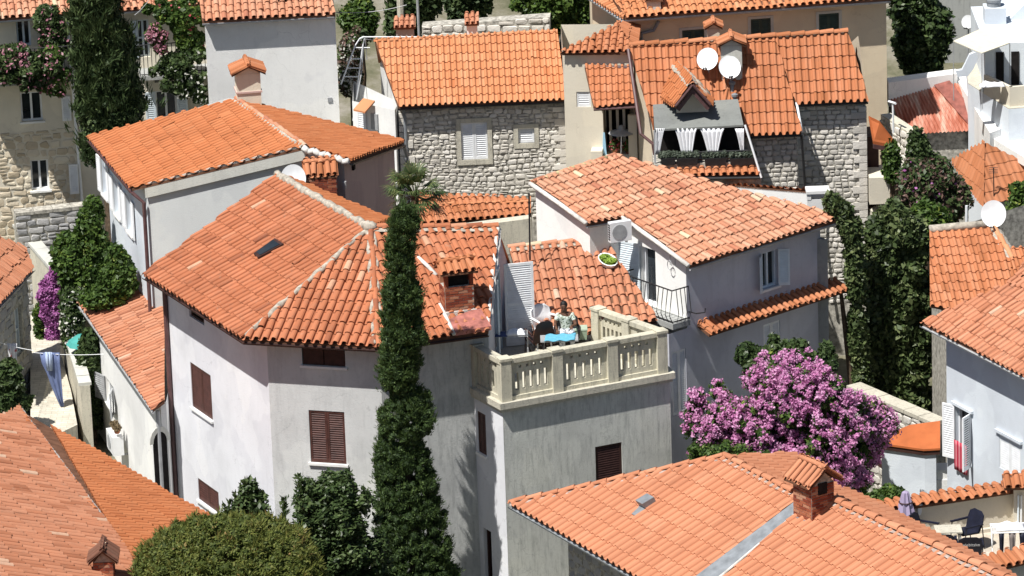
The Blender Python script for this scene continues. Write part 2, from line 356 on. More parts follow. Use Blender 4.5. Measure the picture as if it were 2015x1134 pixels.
def roofpart(parent,poly,matn,kind='barrel',name='roof_tiles',slab=.07,ext=.05,extedges=None,label=None,ptype=None,**kw):
    """tiles clipped to the vertical planes through poly's edges, over a thin slab. poly must be convex"""
    poly=[np.array(p,float) for p in poly]
    mb=MB(); tiles(mb,poly,kind=kind,ext=ext,**kw)
    c=sum(poly)/len(poly); me=bpy.data.meshes.new('t'); me.from_pydata(mb.v,[],mb.f)
    at=me.attributes.new('rnd','FLOAT','FACE'); at.data.foreach_set('value',np.array(mb.r,dtype=np.float32))
    b=bmesh.new(); b.from_mesh(me)
    n=np.zeros(3)
    for i in range(len(poly)): n+=np.cross(poly[i]-poly[0],poly[(i+1)%len(poly)]-poly[0])
    n/=np.linalg.norm(n); n=n if n[2]>0 else -n; s=A(n[0],n[1],0); s/=max(1e-6,np.linalg.norm(s))
    for i in range(len(poly)):
        a,d=poly[i],poly[(i+1)%len(poly)]; e=d-a; nn=A(e[1],-e[0],0)
        if np.linalg.norm(nn)<1e-6: continue
        nn/=np.linalg.norm(nn)
        if nn@(c-a)>0: nn=-nn
        off=ext+.02 if nn@s>.9 else (.03 if nn@s>.3 else 0)
        bmesh.ops.bisect_plane(b,geom=b.verts[:]+b.edges[:]+b.faces[:],dist=1e-5,plane_co=Vector(a+nn*off),plane_no=Vector(nn),clear_outer=True)
    b.verts.ensure_lookup_table(); lay=b.faces.layers.float.get('rnd')
    out=MB(); out.v=[tuple(v.co) for v in b.verts]; out.n=len(out.v)
    b.verts.index_update()
    for f in b.faces: out.f.append(tuple(v.index for v in f.verts)); out.m.append(0); out.r.append(f[lay] if lay else .5)
    b.free(); bpy.data.meshes.remove(me)
    o=out.build(name,MT[matn],parent,fix=False,label=label)
    if slab:
        sb=MB(); sb.prism([p-A(0,0,slab-.012) for p in poly],slab); sb.build('roof_deck',MT['under'],parent)
    return o
def ridgecaps(parent,a,b,matn='tile_main',rad=.1,ln=.38,mort='mortar',name='ridge_tiles',up=.05,mw=.16,mh=.075,bothends=False):
    a=np.array(a,float);b=np.array(b,float); L=np.linalg.norm(b-a); t=(b-a)/L; sd=np.cross(t,A(0,0,1)); sd/=np.linalg.norm(sd); n=np.cross(sd,t)
    if n[2]<0:n=-n
    mb=MB(); k=max(1,int(L/ln)); ln=L/k
    for i in range(k):
        o=a+t*(i*ln)+n*(up+random.uniform(-.006,.01))+sd*random.uniform(-.012,.012); V=[];seg=7; ang=random.uniform(-.04,.04)
        for (ds,r,dz) in ((-.04,rad*.88,0),(ln,rad*1.05,.022),(ln,rad*1.05-.014,.012)):
            for q in range(seg):
                w=math.pi*q/(seg-1); V.append(o+t*ds+sd*(r*math.cos(w)+ang*ds)+n*(r*.8*math.sin(w)+dz))
        Fs=[(r_*seg+q,r_*seg+q+1,(r_+1)*seg+q+1,(r_+1)*seg+q) for r_ in range(2) for q in range(seg-1)]
        mb.add(V,Fs)
    mb.build(name,MT[matn],parent,fix=False)
    if mort:
        m2=MB(); k2=max(2,int(L/.12)); V=[];seg=6
        for i in range(k2+1):
            o=a+t*(L*i/k2)
            for q in range(seg):
                w=math.pi*q/(seg-1); rr=1+random.uniform(-.18,.25); V.append(o+sd*(mw*rr*math.cos(w))+n*(mh*rr*math.sin(w)-.005+(up-.05)))
        m2.add(V,[(i*seg+q,i*seg+q+1,(i+1)*seg+q+1,(i+1)*seg+q) for i in range(k2) for q in range(seg-1)])
        m2.build('ridge_mortar',MT[mort],parent,smooth=True,fix=False)
def gutter(parent,a,b,matn='pipe',r=.06,down=None,out=None,name='gutter'):
    a=np.array(a,float);b=np.array(b,float); t=(b-a)/np.linalg.norm(b-a); sd=np.cross(t,A(0,0,1)); sd/=np.linalg.norm(sd)
    mb=MB(); V=[];seg=6
    for e in (a,b):
        for rr in (r,r*.86):
            for q in range(seg):
                w=math.pi+math.pi*q/(seg-1); V.append(e+sd*rr*math.cos(w)+A(0,0,1)*rr*math.sin(w))
    Fs=[]
    for q in range(seg-1):
        Fs+= [(q,q+1,2*seg+q+1,2*seg+q),(seg+q,seg+q+1,3*seg+q+1,3*seg+q),(q,q+1,seg+q+1,seg+q),(2*seg+q,2*seg+q+1,3*seg+q+1,3*seg+q)]
    mb.add(V,Fs); mb.build(name,MT[matn],parent,fix=False)
def pipe(parent,pts,matn='pipe',r=.045,name='downpipe'):
    mb=MB(); mb.tube(pts,r,8)
    mb.build(name,MT[matn],parent)
# ---------------- stones ----------------
def stones(mb,fr,poly,holes=(),h=(.14,.24),w=(.18,.42),dep=.035,gap=.014,wav=.03,d=0,jit=.02):
    u0=min(p[0] for p in poly);u1=max(p[0] for p in poly);v0=min(p[1] for p in poly);v1=max(p[1] for p in poly)
    n=len(poly)
    def inside(x,y,m=0):
        for i in range(n):
            a=poly[i];b=poly[(i+1)%n]; L=math.hypot(b[0]-a[0],b[1]-a[1])
            if L<1e-6: continue
            if ((b[0]-a[0])*(y-a[1])-(b[1]-a[1])*(x-a[0]))/L<m: return False
        return True
    y=v0; ph=random.random()*6
    while y<v1:
        hh=random.uniform(*h); x=u0-random.uniform(0,.2)
        while x<u1:
            ww=random.uniform(*w)
            parts=[(x,x+ww,y,y+hh)]
            if hh>h[0]*1.25 and random.random()<.22: k=random.uniform(.4,.6); parts=[(x,x+ww,y,y+hh*k),(x,x+ww,y+hh*k,y+hh)]
            for (a,b,c,e) in parts:
                a2=max(a,u0);b2=min(b,u1); e2=min(e,v1)
                if b2-a2<.05 or e2-c<.04: continue
                wv=lambda X:wav*math.sin(X*1.7+y*2.3+ph)
                cx,cy=(a2+b2)/2,(c+e2)/2
                if any(hx0-.0<cx<hx1 and hy0<cy<hy1 for hx0,hy0,hx1,hy1 in holes): continue
                for hx0,hy0,hx1,hy1 in holes:
                    if hy0-.02<cy<hy1+.02:
                        if a2<hx0<b2: b2=hx0
                        if a2<hx1<b2: a2=hx1
                    if hx0<cx<hx1:
                        if c<hy0<e2: e2=hy0
                        if c<hy1<e2: c=hy1
                if b2-a2<.05 or e2-c<.04: continue
                cx,cy=(a2+b2)/2,(c+e2)/2+wv((a2+b2)/2)
                if not inside(cx,cy,min(e2-c,b2-a2)*.35): continue
                hx,hy=(b2-a2)/2-gap,(e2-c)/2-gap; cr=min(hx,hy)*random.uniform(.25,.6)
                o8=[(-hx+cr,-hy),(hx-cr,-hy),(hx,-hy+cr),(hx,hy-cr),(hx-cr,hy),(-hx+cr,hy),(-hx,hy-cr),(-hx,-hy+cr)]
                o8=[(p+random.uniform(-jit,jit),q+random.uniform(-jit,jit)) for p,q in o8]
                dd=dep*random.uniform(.6,1.2); tx,ty=random.uniform(-.12,.12),random.uniform(-.12,.12)
                V=[fr.p(cx+p,cy+q,d-.01) for p,q in o8]+[fr.p(cx+p*.86,cy+q*.82,d+dd*.75+tx*p+ty*q) for p,q in o8]+[fr.p(cx,cy,d+dd)]
                Fs=[(i,(i+1)%8,8+(i+1)%8,8+i) for i in range(8)]+[(8+i,8+(i+1)%8,16) for i in range(8)]
                mb.add(V,Fs)
            x+=ww
        y+=hh
def bricks(mb,fr,poly,holes=(),h=.065,w=.22,dep=.012,d=0):
    u0=min(p[0] for p in poly);u1=max(p[0] for p in poly);v0=min(p[1] for p in poly);v1=max(p[1] for p in poly); y=v0;r=0
    while y<v1-.02:
        x=u0-(w/2 if r%2 else 0)
        while x<u1:
            a,b,c,e=max(x,u0)+.006,min(x+w,u1)-.006,y+.007,min(y+h,v1)-.005
            if b-a>.03:
                q=clip([(a,c),(b,c),(b,e),(a,e)],poly)
                cx,cy=(a+b)/2,(c+e)/2
                if len(q)>2 and not any(h0<cx<h2 and h1<cy<h3 for h0,h1,h2,h3 in holes):
                    dd=dep*random.uniform(.5,1.4); mb.prism([fr.p(X,Y,d-.002) for X,Y in q],0,vec=fr.n*(dd+.002))
            x+=w
        y+=h; r+=1
# ---------------- windows ----------------
def louver(parent,fr,u0,v0,u1,v1,d,matn,nsl=None,name='shutter',th=.035,fw=.05,tilt=.02,mid=False):
    """louvered shutter leaf in frame fr"""
    mb=MB(); fwid=min(fw,(u1-u0)*.16)
    for (a,b,c,e) in ((u0,u0+fwid,v0,v1),(u1-fwid,u1,v0,v1),(u0+fwid,u1-fwid,v0,v0+fw*1.3),(u0+fwid,u1-fwid,v1-fw*1.1,v1)):
        mb.obox(fr,a,b,c,e,d,d+th)
    if mid: mb.obox(fr,u0+fwid,u1-fwid,(v0+v1)/2-.03,(v0+v1)/2+.03,d+.002,d+th-.002)
    H=v1-v0-fw*2.4; k=nsl or max(4,int(H/.055)); s=H/k
    for i in range(k):
        y=v0+fw*1.3+i*s
        q=[(y+.002,d+th-.004),(y+s*.30,d+th-.004),(y+s*1.05,d+.004),(y+s*.75,d+.004)]
        ps=[fr.p(u0+fwid,a,b) for a,b in q]+[fr.p(u1-fwid,a,b) for a,b in q]
        mb.add(ps,[(0,1,2,3),(7,6,5,4),(0,4,5,1),(1,5,6,2),(2,6,7,3),(3,7,4,0)])
    return mb.build(name,MT[matn],parent)
def rotfr(fr,u,v_unused,ang,d=0):
    """frame hinged at u, turned by ang (radians) outward"""
    a=fr.p(u,0,d); dirv=fr.u*math.cos(ang)+fr.n*math.sin(ang)
    f=Fr(a[:2],(a+dirv)[:2]); return f
def window(parent,fr,h,style='closed',matn='brown',frame='wpaint',sill='white',ang=None,rec=.12,louv=None,label=None,back=True,mull=True,sillproj=.06):
    """h=(u0,v0,u1,v1) hole; style closed/open/glass/none"""
    u0,v0,u1,v1=h; wobj=None
    mb=MB(); t=.05
    mb.obox(fr,u0,u0+t,v0,v1,-rec-.04,-rec+.03); mb.obox(fr,u1-t,u1,v0,v1,-rec-.04,-rec+.03)
    mb.obox(fr,u0+t,u1-t,v0,v0+t,-rec-.04,-rec+.03); mb.obox(fr,u0+t,u1-t,v1-t,v1,-rec-.04,-rec+.03)
    if mull: mb.obox(fr,(u0+u1)/2-.03,(u0+u1)/2+.03,v0+t,v1-t,-rec-.03,-rec+.035)
    if mull and v1-v0>1.0: mb.obox(fr,u0+t,u1-t,v0+(v1-v0)*.5-.02,v0+(v1-v0)*.5+.02,-rec-.03,-rec+.025)
    wobj=mb.build('window',MT[frame],parent,label=label)
    pb=MB(); pb.quad(fr.p(u0,v0,-rec-.045),fr.p(u1,v0,-rec-.045),fr.p(u1,v1,-rec-.045),fr.p(u0,v1,-rec-.045)); pb.build('pane',MT['glass'],wobj)
    if sill:
        sb=MB(); sb.obox(fr,u0-.05,u1+.05,v0-.06,v0-.002,-rec,sillproj); sb.build('window_sill',MT[sill],wobj)
    if style=='closed':
        m=(u0+u1)/2
        louver(wobj,fr,u0+.005,v0+.005,m-.003,v1-.005,-.05,matn); louver(wobj,fr,m+.003,v0+.005,u1-.005,v1-.005,-.05,matn)
    elif style=='single': louver(wobj,fr,u0+.005,v0+.005,u1-.005,v1-.005,-.06,matn)
    elif style in('open','openL','openR'):
        w=(u1-u0)/2*(1 if style=='open' else 1); a=R(12) if ang is None else ang
        if style!='openR':
            f=rotfr(fr,u0,0,math.pi-a,.01); 
            louver(wobj,flipfr(f),-w,v0,-.0,v1,-.0,matn)
        if style!='openL':
            f=rotfr(fr,u1,0,a,.01); louver(wobj,f,0,v0,w,v1,-.0,matn)
    return wobj
def flipfr(f):
    g=Fr.__new__(Fr); g.a=f.a; g.u=-f.u; g.n=-f.n; g.v=f.v; g.L=f.L; g.b=f.b; return g
# ---------------- foliage ----------------
def leafblob(lumps,n,size,elong=1.6,outw=.5,up=.2,shell=(.7,1.05),rv=(0,1),seed=1,fold=0,clump=0,rc=None):
    """lumps: list of (center, (rx,ry,rz)); returns (V,F,r)"""
    rng=np.random.default_rng(seed)
    cs=np.array([l[0] for l in lumps],float); rs=np.array([l[1] for l in lumps],float)
    vol=(rs[:,0]*rs[:,1]+rs[:,0]*rs[:,2]+rs[:,1]*rs[:,2]); pr=vol/vol.sum(); idx=rng.choice(len(lumps),n,p=pr)
    d=rng.normal(size=(n,3)); d/=np.linalg.norm(d,axis=1)[:,None]; rad=rng.uniform(shell[0],shell[1],n)
    c=cs[idx]+d*rs[idx]*rad[:,None]
    nrm=d/rs[idx]; nrm/=np.linalg.norm(nrm,axis=1)[:,None]
    nr=nrm*outw+rng.normal(size=(n,3))*.5; nr[:,2]+=up; nr/=np.linalg.norm(nr,axis=1)[:,None]
    t=rng.normal(size=(n,3)); a=np.cross(nr,t); a/=np.linalg.norm(a,axis=1)[:,None]; b=np.cross(nr,a)
    s=size*rng.uniform(.6,1.35,n)[:,None]
    V=np.stack([c-a*s*elong*.5,c+b*s*.5+a*s*.1,c+a*s*elong*.5+nr*s*fold,c-b*s*.5+a*s*.1],1).reshape(-1,3)
    Fc=np.arange(4*n).reshape(-1,4)
    if rc is None: rc=rng.random(len(lumps))
    r=np.clip(rng.uniform(rv[0],rv[1],n)*.6+rc[idx]*.4,0,1)
    return V,Fc,r
def spray(centers,dirs,n_each,length,width,spread,seed=2,rbase=None):
    """tufts of narrow blades around given directions"""
    rng=np.random.default_rng(seed); k=len(centers); n=k*n_each
    c=np.repeat(centers,n_each,0)+rng.normal(size=(n,3))*length*.18; d=np.repeat(dirs,n_each,0)+rng.normal(size=(n,3))*spread
    d/=np.linalg.norm(d,axis=1)[:,None]; t=rng.normal(size=(n,3)); b=np.cross(d,t); b/=np.linalg.norm(b,axis=1)[:,None]
    L=length*rng.uniform(.6,1.3,n)[:,None]; w=width*rng.uniform(.7,1.3,n)[:,None]
    V=np.stack([c-b*w*.35,c+d*L*.5-b*w*.5,c+d*L,c+d*L*.5+b*w*.5],1).reshape(-1,3)
    r=np.clip(np.repeat(rng.random(k) if rbase is None else rbase,n_each)*.6+rng.random(n)*.4,0,1)
    return V,np.arange(4*n).reshape(-1,4),r
# ================= BUILDINGS =================
def inset(pts,ds):
    n=len(pts); L=[]
    for i in range(n):
        a=A(*pts[i][:2]);b=A(*pts[(i+1)%n][:2]); e=(b-a)/np.linalg.norm(b-a); nn=A(-e[1],e[0]); L.append((a+nn*ds[i],e))
    out=[]
    for i in range(n):
        (p,e),(q,f)=L[i-1],L[i]; den=e[0]*f[1]-e[1]*f[0]
        if abs(den)<1e-4: out.append(q); continue
        t=((q[0]-p[0])*f[1]-(q[1]-p[1])*f[0])/den; out.append(p+e*t)
    return out
def zon(pl,x,y): return pl[0][2]-(pl[1][0]*(x-pl[0][0])+pl[1][1]*(y-pl[0][1]))/pl[1][2]
def topf(planes,off=.03,cap=99): return lambda x,y: min(min(zon(p,x,y) for p in planes)-off,cap)
def body(parent,foot,base,top,mats,holes=None,skip=(),name='wall',t=.2):
    """foot ccw; top: number or function; mats: key or list by edge; holes {edge:[rects]}"""
    fr=[]; n=len(foot); holes=holes or {}
    groups={}
    for i in range(n):
        a,b=foot[i],foot[(i+1)%n]; f=Fr(a,b); fr.append(f)
        if i in skip: continue
        if callable(top):
            k=24; pts=[(f.L*j/k,top(*(f.p(f.L*j/k,0)[:2]))) for j in range(k+1)]
            keep=[pts[0]]
            for j in range(1,k):
                (x0,y0),(x1,y1),(x2,y2)=keep[-1],pts[j],pts[j+1]
                if abs((y1-y0)*(x2-x0)-(y2-y0)*(x1-x0))>1e-3: keep.append(pts[j])
            keep.append(pts[-1])
        else: keep=[(0,top),(f.L,top)]
        poly=[(0,base),(f.L,base)]+keep[::-1]
        m=mats if isinstance(mats,str) else mats[i]
        mb=groups.setdefault(m,MB()); wallface(mb,f,poly,holes.get(i,()),t=t)
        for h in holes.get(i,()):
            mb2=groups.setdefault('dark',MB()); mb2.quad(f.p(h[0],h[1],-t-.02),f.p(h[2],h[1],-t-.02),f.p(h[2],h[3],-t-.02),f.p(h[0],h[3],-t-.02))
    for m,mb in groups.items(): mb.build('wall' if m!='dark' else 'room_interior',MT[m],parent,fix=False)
    return fr
def xy(p): return p[:2]
def mid(a,b,t=.5): return a+(b-a)*t
# ---- ground ----
mb=MB(); n=40
gv=[];gf=[]
def gz(x,y): 
    t=max(0,(y-17)/70); return 0.0+ t*9 
for j in range(n+1):
    for i in range(n+1):
        x=-140+280*i/n; y=-60+320*j/n; gv.append((x,y,gz(x,y)))
for j in range(n):
    for i in range(n): gf.append((j*(n+1)+i,j*(n+1)+i+1,(j+1)*(n+1)+i+1,(j+1)*(n+1)+i))
mb.add(gv,gf,r=.5)
m,nt,b_=mat('ground_earth',.95,.1)
gc=ramp(nt,noise(nt,.6,8,rough=.7),[(.3,(.07,.08,.04)),(.5,(.17,.16,.11)),(.65,(.27,.25,.21))]); nt.links.new(gc,b_.inputs['Base Color']); bump(nt,b_,noise(nt,3,8,rough=.7),.8,.1)
mb.build('ground',m,kind='structure',fix=False)
def paving(name,cols,sc):
    m,nt,b=mat(name,.85,.2); br=N(nt,'ShaderNodeTexBrick'); br.inputs['Scale'].default_value=sc; br.inputs['Mortar Size'].default_value=.012; br.inputs['Color1'].default_value=(*cols[0],1); br.inputs['Color2'].default_value=(*cols[1],1); br.inputs['Mortar'].default_value=(*cols[2],1)
    nt.links.new(coord(nt),br.inputs['Vector']); f=ramp(nt,noise(nt,2.5,8,rough=.7),[(.3,(.72,.72,.72)),(.7,(1.08,1.08,1.08))]); nt.links.new(mix(nt,1.,br.outputs[0],f,'MULTIPLY'),b.inputs['Base Color']); bump(nt,b,noise(nt,12,6),.3,.01); return m
MT['street']=paving('street_paving',((.56,.52,.43),(.62,.58,.49),(.40,.37,.30)),1.6)
MT['patio']=paving('patio_paving',((.52,.46,.38),(.58,.51,.42),(.44,.38,.3)),2.2)

# ---- B1 main house ----
a_=P(283,540,6.8);b1=P(480,668,6.8);c1=P(742,683,6.8);d1=P(961,653,6.8)
ap=P(727,452,8.42); PLf=plane3(a_,b1,ap); PF=plane3(b1,c1,ap); PR=plane3(c1,d1,ap)
gg=SV(980,451,PR); jj=SV(545,346,PLf)
q1=P(765,434,7.75); PBk=plane3(jj,ap,q1)
q0=SV(606,368,PBk); 
back_r=A(gg[0]+.3,gg[1]+2.3,6.5); back_l=A(ap[0]+.6,ap[1]+3.2,7.6); PBR=plane3(ap,gg,A(gg[0]+.3,gg[1]+2.3,6.5))
H1=thing('corner_house','large white corner house with brown shutters and hipped terracotta tile roof, behind the slim cypress','house',(-4,-6,0))
eave=[a_,b1,c1,d1,back_r,back_l,A(-5.2,.9,7),A(-7.6,.6,7)]
foot=inset(eave,[.6,.45,.42,.05,.3,.3,.3,.3])
tf=topf([PLf,PF,PR,PBR])
fr=[Fr(foot[i],foot[(i+1)%8]) for i in range(8)]
hL=[fr[0].rect(374,712,419,828),fr[0].rect(372,609,402,641),fr[0].rect(389,940,432,1012)]
hF=[fr[1].rect(593,680,680,723),fr[1].rect(607,807,682,914)]
def tf1(x,y):
    return tf(x,y)
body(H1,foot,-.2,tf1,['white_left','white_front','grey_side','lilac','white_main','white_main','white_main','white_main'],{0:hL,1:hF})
roofpart(H1,[a_,b1,ap,jj],'tile_main',w=.215,ln=.40,rad=.062,jit=.8,drop=.016)
roofpart(H1,[b1,c1,ap],'tile_main',w=.215,ln=.37,rad=.078)
roofpart(H1,[c1,d1,gg,ap],'tile_main',w=.215,ln=.37,rad=.08,jit=1.2)
roofpart(H1,[ap,q1+A(.1,.4,0)*0,q0,jj],'tile_smooth',w=.215,ln=.37,rad=.06)
mb=MB(); mb.prism([ap,gg,A(gg[0]+.3,gg[1]+2.3,6.5),A(ap[0]+.9,ap[1]+2.9,6.4)],-.1); mb.build('back_roof',MT['tile_smooth'],H1)
def mortarstrip(parent,a,b,r=.085,name='hip_mortar',m='mortar'):
    a=np.array(a,float);b=np.array(b,float);k=max(3,int(np.linalg.norm(b-a)/.16)); mb=MB()
    pts=[a+(b-a)*i/k+A(random.uniform(-.02,.02),random.uniform(-.02,.02),random.uniform(0,.02)+.03) for i in range(k+1)]
    mb.tube(pts,[r*random.uniform(.75,1.25) for _ in pts],7); return mb.build(name,MT[m],parent,smooth=True)
mortarstrip(H1,jj,ap,.10); mortarstrip(H1,b1+A(.03,.05,.02),ap,.075); mortarstrip(H1,c1+A(-.06,.05,.02),ap+A(-.03,0,0),.06)
ridgecaps(H1,c1+A(.03,.05,.02),ap+A(.03,0,0),'tile_main',rad=.07,up=.05,mort=None)
mortarstrip(H1,c1+A(.14,.05,.0),ap+A(.10,0,-.02),.05)
ridgecaps(H1,ap,gg,'tile_main',rad=.09,mw=.2,mh=.04,up=.07)
mb=MB(); mb.ball(ap+A(0,0,.08),.19,.19,.13,10,6,jit=.15); mb.build('ridge_knob',MT['mortar'],H1,smooth=True)
for (s,e) in ((a_,b1),(b1,c1),(c1,d1)): gutter(H1,s-A(0,.05,.06),e-A(0,.05,.06),'brown_dark' if s is not c1 else 'brown_dark',.055)
# boards below eaves
mb=MB()
for (i,s,e) in ((0,a_,b1),(1,b1,c1),(2,c1,d1)):
    f=fr[i]; f2=Fr(s,e); mb.poly([A(s[0],s[1],6.74)-f2.n*.02,A(e[0],e[1],6.74)-f2.n*.02,A(*foot[(i+1)%8],6.74),A(*foot[i],6.74)])
mb.build('eave_soffit',MT['under'],H1,fix=False)
pipe(H1,[A(*foot[0],6.7)+A(.02,-.12,0),A(*foot[0],6.3)+A(.0,-.14,0),A(*foot[0],0)+A(.0,-.14,0)],'pipe',.06)
window(H1,fr[0],hL[0],'closed','brown',frame='brown'); window(H1,fr[0],hL[2],'closed','brown',frame='brown')
window(H1,fr[0],hL[1],'none',frame='brown_dark',sill=None,mull=False,rec=.08)
w_=window(H1,fr[1],hF[1],'closed','brown',frame='brown')
w_=window(H1,fr[1],hF[0],'none',frame='brown_dark',sill='white',rec=.12)
mb=MB(); h=hF[0]; m_=(h[0]+h[2])/2; mb.obox(fr[1],h[0]+.02,m_-.01,h[1]+.01,h[3]-.02,-.07,-.03); mb.obox(fr[1],m_+.01,h[2]-.02,h[1]+.01,h[3]-.02,-.07,-.03); mb.build('plain_shutter',MT['brown_dark'],w_)
# chimney of main house (brick, right)
def chimney(parent,base,w,d,h,ang,cap='gable',body_m='brick',tile='tile_orange',capw=.1,caph=.28,openh=.28,basem=None,name='chimney',rows=None,ridge_along='u',band=False):
    """base: xyz centre of bottom; w along u, d depth"""
    u=A(math.cos(ang),math.sin(ang),0); n=A(math.sin(ang),-math.cos(ang),0); c=np.array(base,float)
    f=Fr.__new__(Fr); f.a=A(c[0],c[1],0)-u*w/2+n*d/2; f.u=u; f.n=n; f.v=A(0,0,1); f.L=w
    mb=MB(); z0=c[2]; z1=c[2]+h
    mb.obox(f,0,w,z0,z1,-d,0)
    o=mb.build(name,MT[body_m if body_m!='brick' else 'stone_mortar'],parent)
    if body_m=='brick':
        bb=MB(); bricks(bb,f,[(0,z0+.12),(w,z0+.12),(w,z1),(0,z1)])
        for (p,q) in ((f.p(0,0,-d),f.p(0,0,0)),(f.p(w,0,0),f.p(w,0,-d)),(f.p(w,0,-d),f.p(0,0,-d))):
            g=Fr(p[:2],q[:2]); bricks(bb,g,[(0,z0+.12),(g.L,z0+.12),(g.L,z1),(0,z1)])
        bb.build('brickwork',MT['brick'],o)
    if basem:
        b2=MB(); b2.obox(f,-.05,w+.05,z0-.1,z0+.16,-d-.05,.05); b2.build('chimney_base',MT[basem],o)
    if band:
        b2=MB(); b2.obox(f,-.03,w+.03,z0+h*.45,z0+h*.5,-d-.03,.03); b2.build('chimney_band',MT['pink'],o)
    # openings
    zt=z1+openh
    b3=MB()
    for (ua,ub) in ((0,.09),(w-.09,w)):
        for (da,db) in ((-.09,0),(-d,-d+.09)): b3.obox(f,ua,ub,z1-.001,zt,da,db)
    if openh>.02: b3.obox(f,.1,w-.1,z1-.02,zt,-d+.1,-.1,1); b3.build('smoke_opening',[MT['brick' if body_m=='brick' else body_m],MT['dark']],o)
    # gable cap
    k=capw
    if ridge_along=='u':
        r0,r1=f.p(-k,zt+caph,-d/2),f.p(w+k,zt+caph,-d/2); e0,e1=f.p(-k,zt,k),f.p(w+k,zt,k); g0,g1=f.p(-k,zt,-d-k),f.p(w+k,zt,-d-k)
        gab=[[f.p(0,zt-.01,0),f.p(0,zt-.01,-d),f.p(0,zt+caph*.85,-d/2)],[f.p(w,zt-.01,0),f.p(w,zt-.01,-d),f.p(w,zt+caph*.85,-d/2)]]
    else:
        r0,r1=f.p(w/2,zt+caph,k),f.p(w/2,zt+caph,-d-k); e0,e1=f.p(-k,zt,k),f.p(-k,zt,-d-k); g0,g1=f.p(w+k,zt,k),f.p(w+k,zt,-d-k)
        gab=[[f.p(0,zt-.01,0),f.p(w,zt-.01,0),f.p(w/2,zt+caph*.85,0)],[f.p(0,zt-.01,-d),f.p(w,zt-.01,-d),f.p(w/2,zt+caph*.85,-d)]]
    for i,g in enumerate(gab):
        gm=MB()
        dv=(-f.u if i else f.u)*.06 if ridge_along=='u' else (f.n if i else -f.n)*.06
        gm.prism(g,0,vec=dv); gm.build('chimney_gable',MT['mortar' if body_m=='brick' else body_m],o)
    tm=MB(); tm2=MB(); tiles(tm,[e0,e1,r1,r0],w=.17,ln=max(.3,np.linalg.norm(r0-e0)*.98),rad=.065,jit=1.2,ext=0); tiles(tm2,[g0,g1,r1,r0],w=.17,ln=max(.3,np.linalg.norm(r0-g0)*.98),rad=.065,ext=0)
    # clip
    tmpc(tm,[e0,e1,r1,r0],.03); tmpc(tm2,[g0,g1,r1,r0],.03); tm.f+=[tuple(i+tm.n for i in f) for f in tm2.f]; tm.v+=tm2.v; tm.m+=tm2.m; tm.r+=tm2.r; tm.n+=tm2.n
    tm.build('chimney_cap',MT[tile],o,fix=False)
    sl=MB(); sl.prism([e0-A(0,0,.03),e1-A(0,0,.03),r1-A(0,0,.03),r0-A(0,0,.03)],.04); sl.prism([g0-A(0,0,.03),g1-A(0,0,.03),r1-A(0,0,.03),r0-A(0,0,.03)],.04); sl.build('cap_slab',MT['under'],o)
    m3=MB(); m3.tube([r0+A(0,0,.05),mid(r0,r1)+A(0,0,.06),r1+A(0,0,.05)],.07,7); m3.build('cap_ridge',MT[tile],o,smooth=True)
    return o
def tmpc(tm,pts,off):
    c=sum(pts)/len(pts); P2=[p[:2] for p in pts]
    # convex hull in plan
    P2=sorted([tuple(p) for p in P2]); 
    def half(ps):
        h=[]
        for p in ps:
            while len(h)>1 and (h[-1][0]-h[-2][0])*(p[1]-h[-2][1])-(h[-1][1]-h[-2][1])*(p[0]-h[-2][0])<=1e-9: h.pop()
            h.append(p)
        return h
    hull=half(P2)[:-1]+half(P2[::-1])[:-1]
    me=bpy.data.meshes.new('t'); me.from_pydata(tm.v,[],tm.f); at=me.attributes.new('rnd','FLOAT','FACE'); at.data.foreach_set('value',np.array(tm.r,dtype=np.float32))
    b=bmesh.new(); b.from_mesh(me)
    for i in range(len(hull)):
        a=A(*hull[i],0);d=A(*hull[(i+1)%len(hull)],0); e=d-a; nn=A(e[1],-e[0],0); nn/=np.linalg.norm(nn)
        bmesh.ops.bisect_plane(b,geom=b.verts[:]+b.edges[:]+b.faces[:],dist=1e-5,plane_co=Vector(a+nn*off),plane_no=Vector(nn),clear_outer=True)
    lay=b.faces.layers.float.get('rnd'); b.verts.index_update()
    tm.v=[tuple(v.co) for v in b.verts]; tm.n=len(tm.v); tm.f=[];tm.m=[];tm.r=[]
    for f in b.faces: tm.f.append(tuple(v.index for v in f.verts)); tm.m.append(0); tm.r.append(f[lay])
    b.free(); bpy.data.meshes.remove(me)
cb=SV(900,612,PR)
chimney(H1,cb+A(0,.1,-.1),.70,.5,.75,.26,openh=.34,caph=.2,capw=.1,basem='mortar_white',ridge_along='u')
# metal flashing below chimney
fl=[SV(884,636,PR),SV(943,612,PR),SV(966,650,PR),SV(893,662,PR)]
mb=MB(); mb.prism([p+PR[1]*.13 for p in fl],-.10); mb.build('flashing',m_plain('flashing_pink',(.42,.16,.13),.45,.4,.25,5),H1)
for s,e in ((SV(822,512,PR),SV(858,548,PR)),(SV(862,600,PR),SV(893,664,PR))):
    mb=MB(); mb.tube([s+PR[1]*.08,mid(s,e)+PR[1]*.11,e+PR[1]*.09],.05,6); mb.build('white_mortar_seam',MT['mortar_white'],H1,smooth=True)
# gable verge + gable terrace door
ridgecaps(H1,d1+A(-.02,.1,.03),gg,'mortar_white',rad=.05,mort='mortar_white',mw=.08,mh=.05,name='verge_tiles')
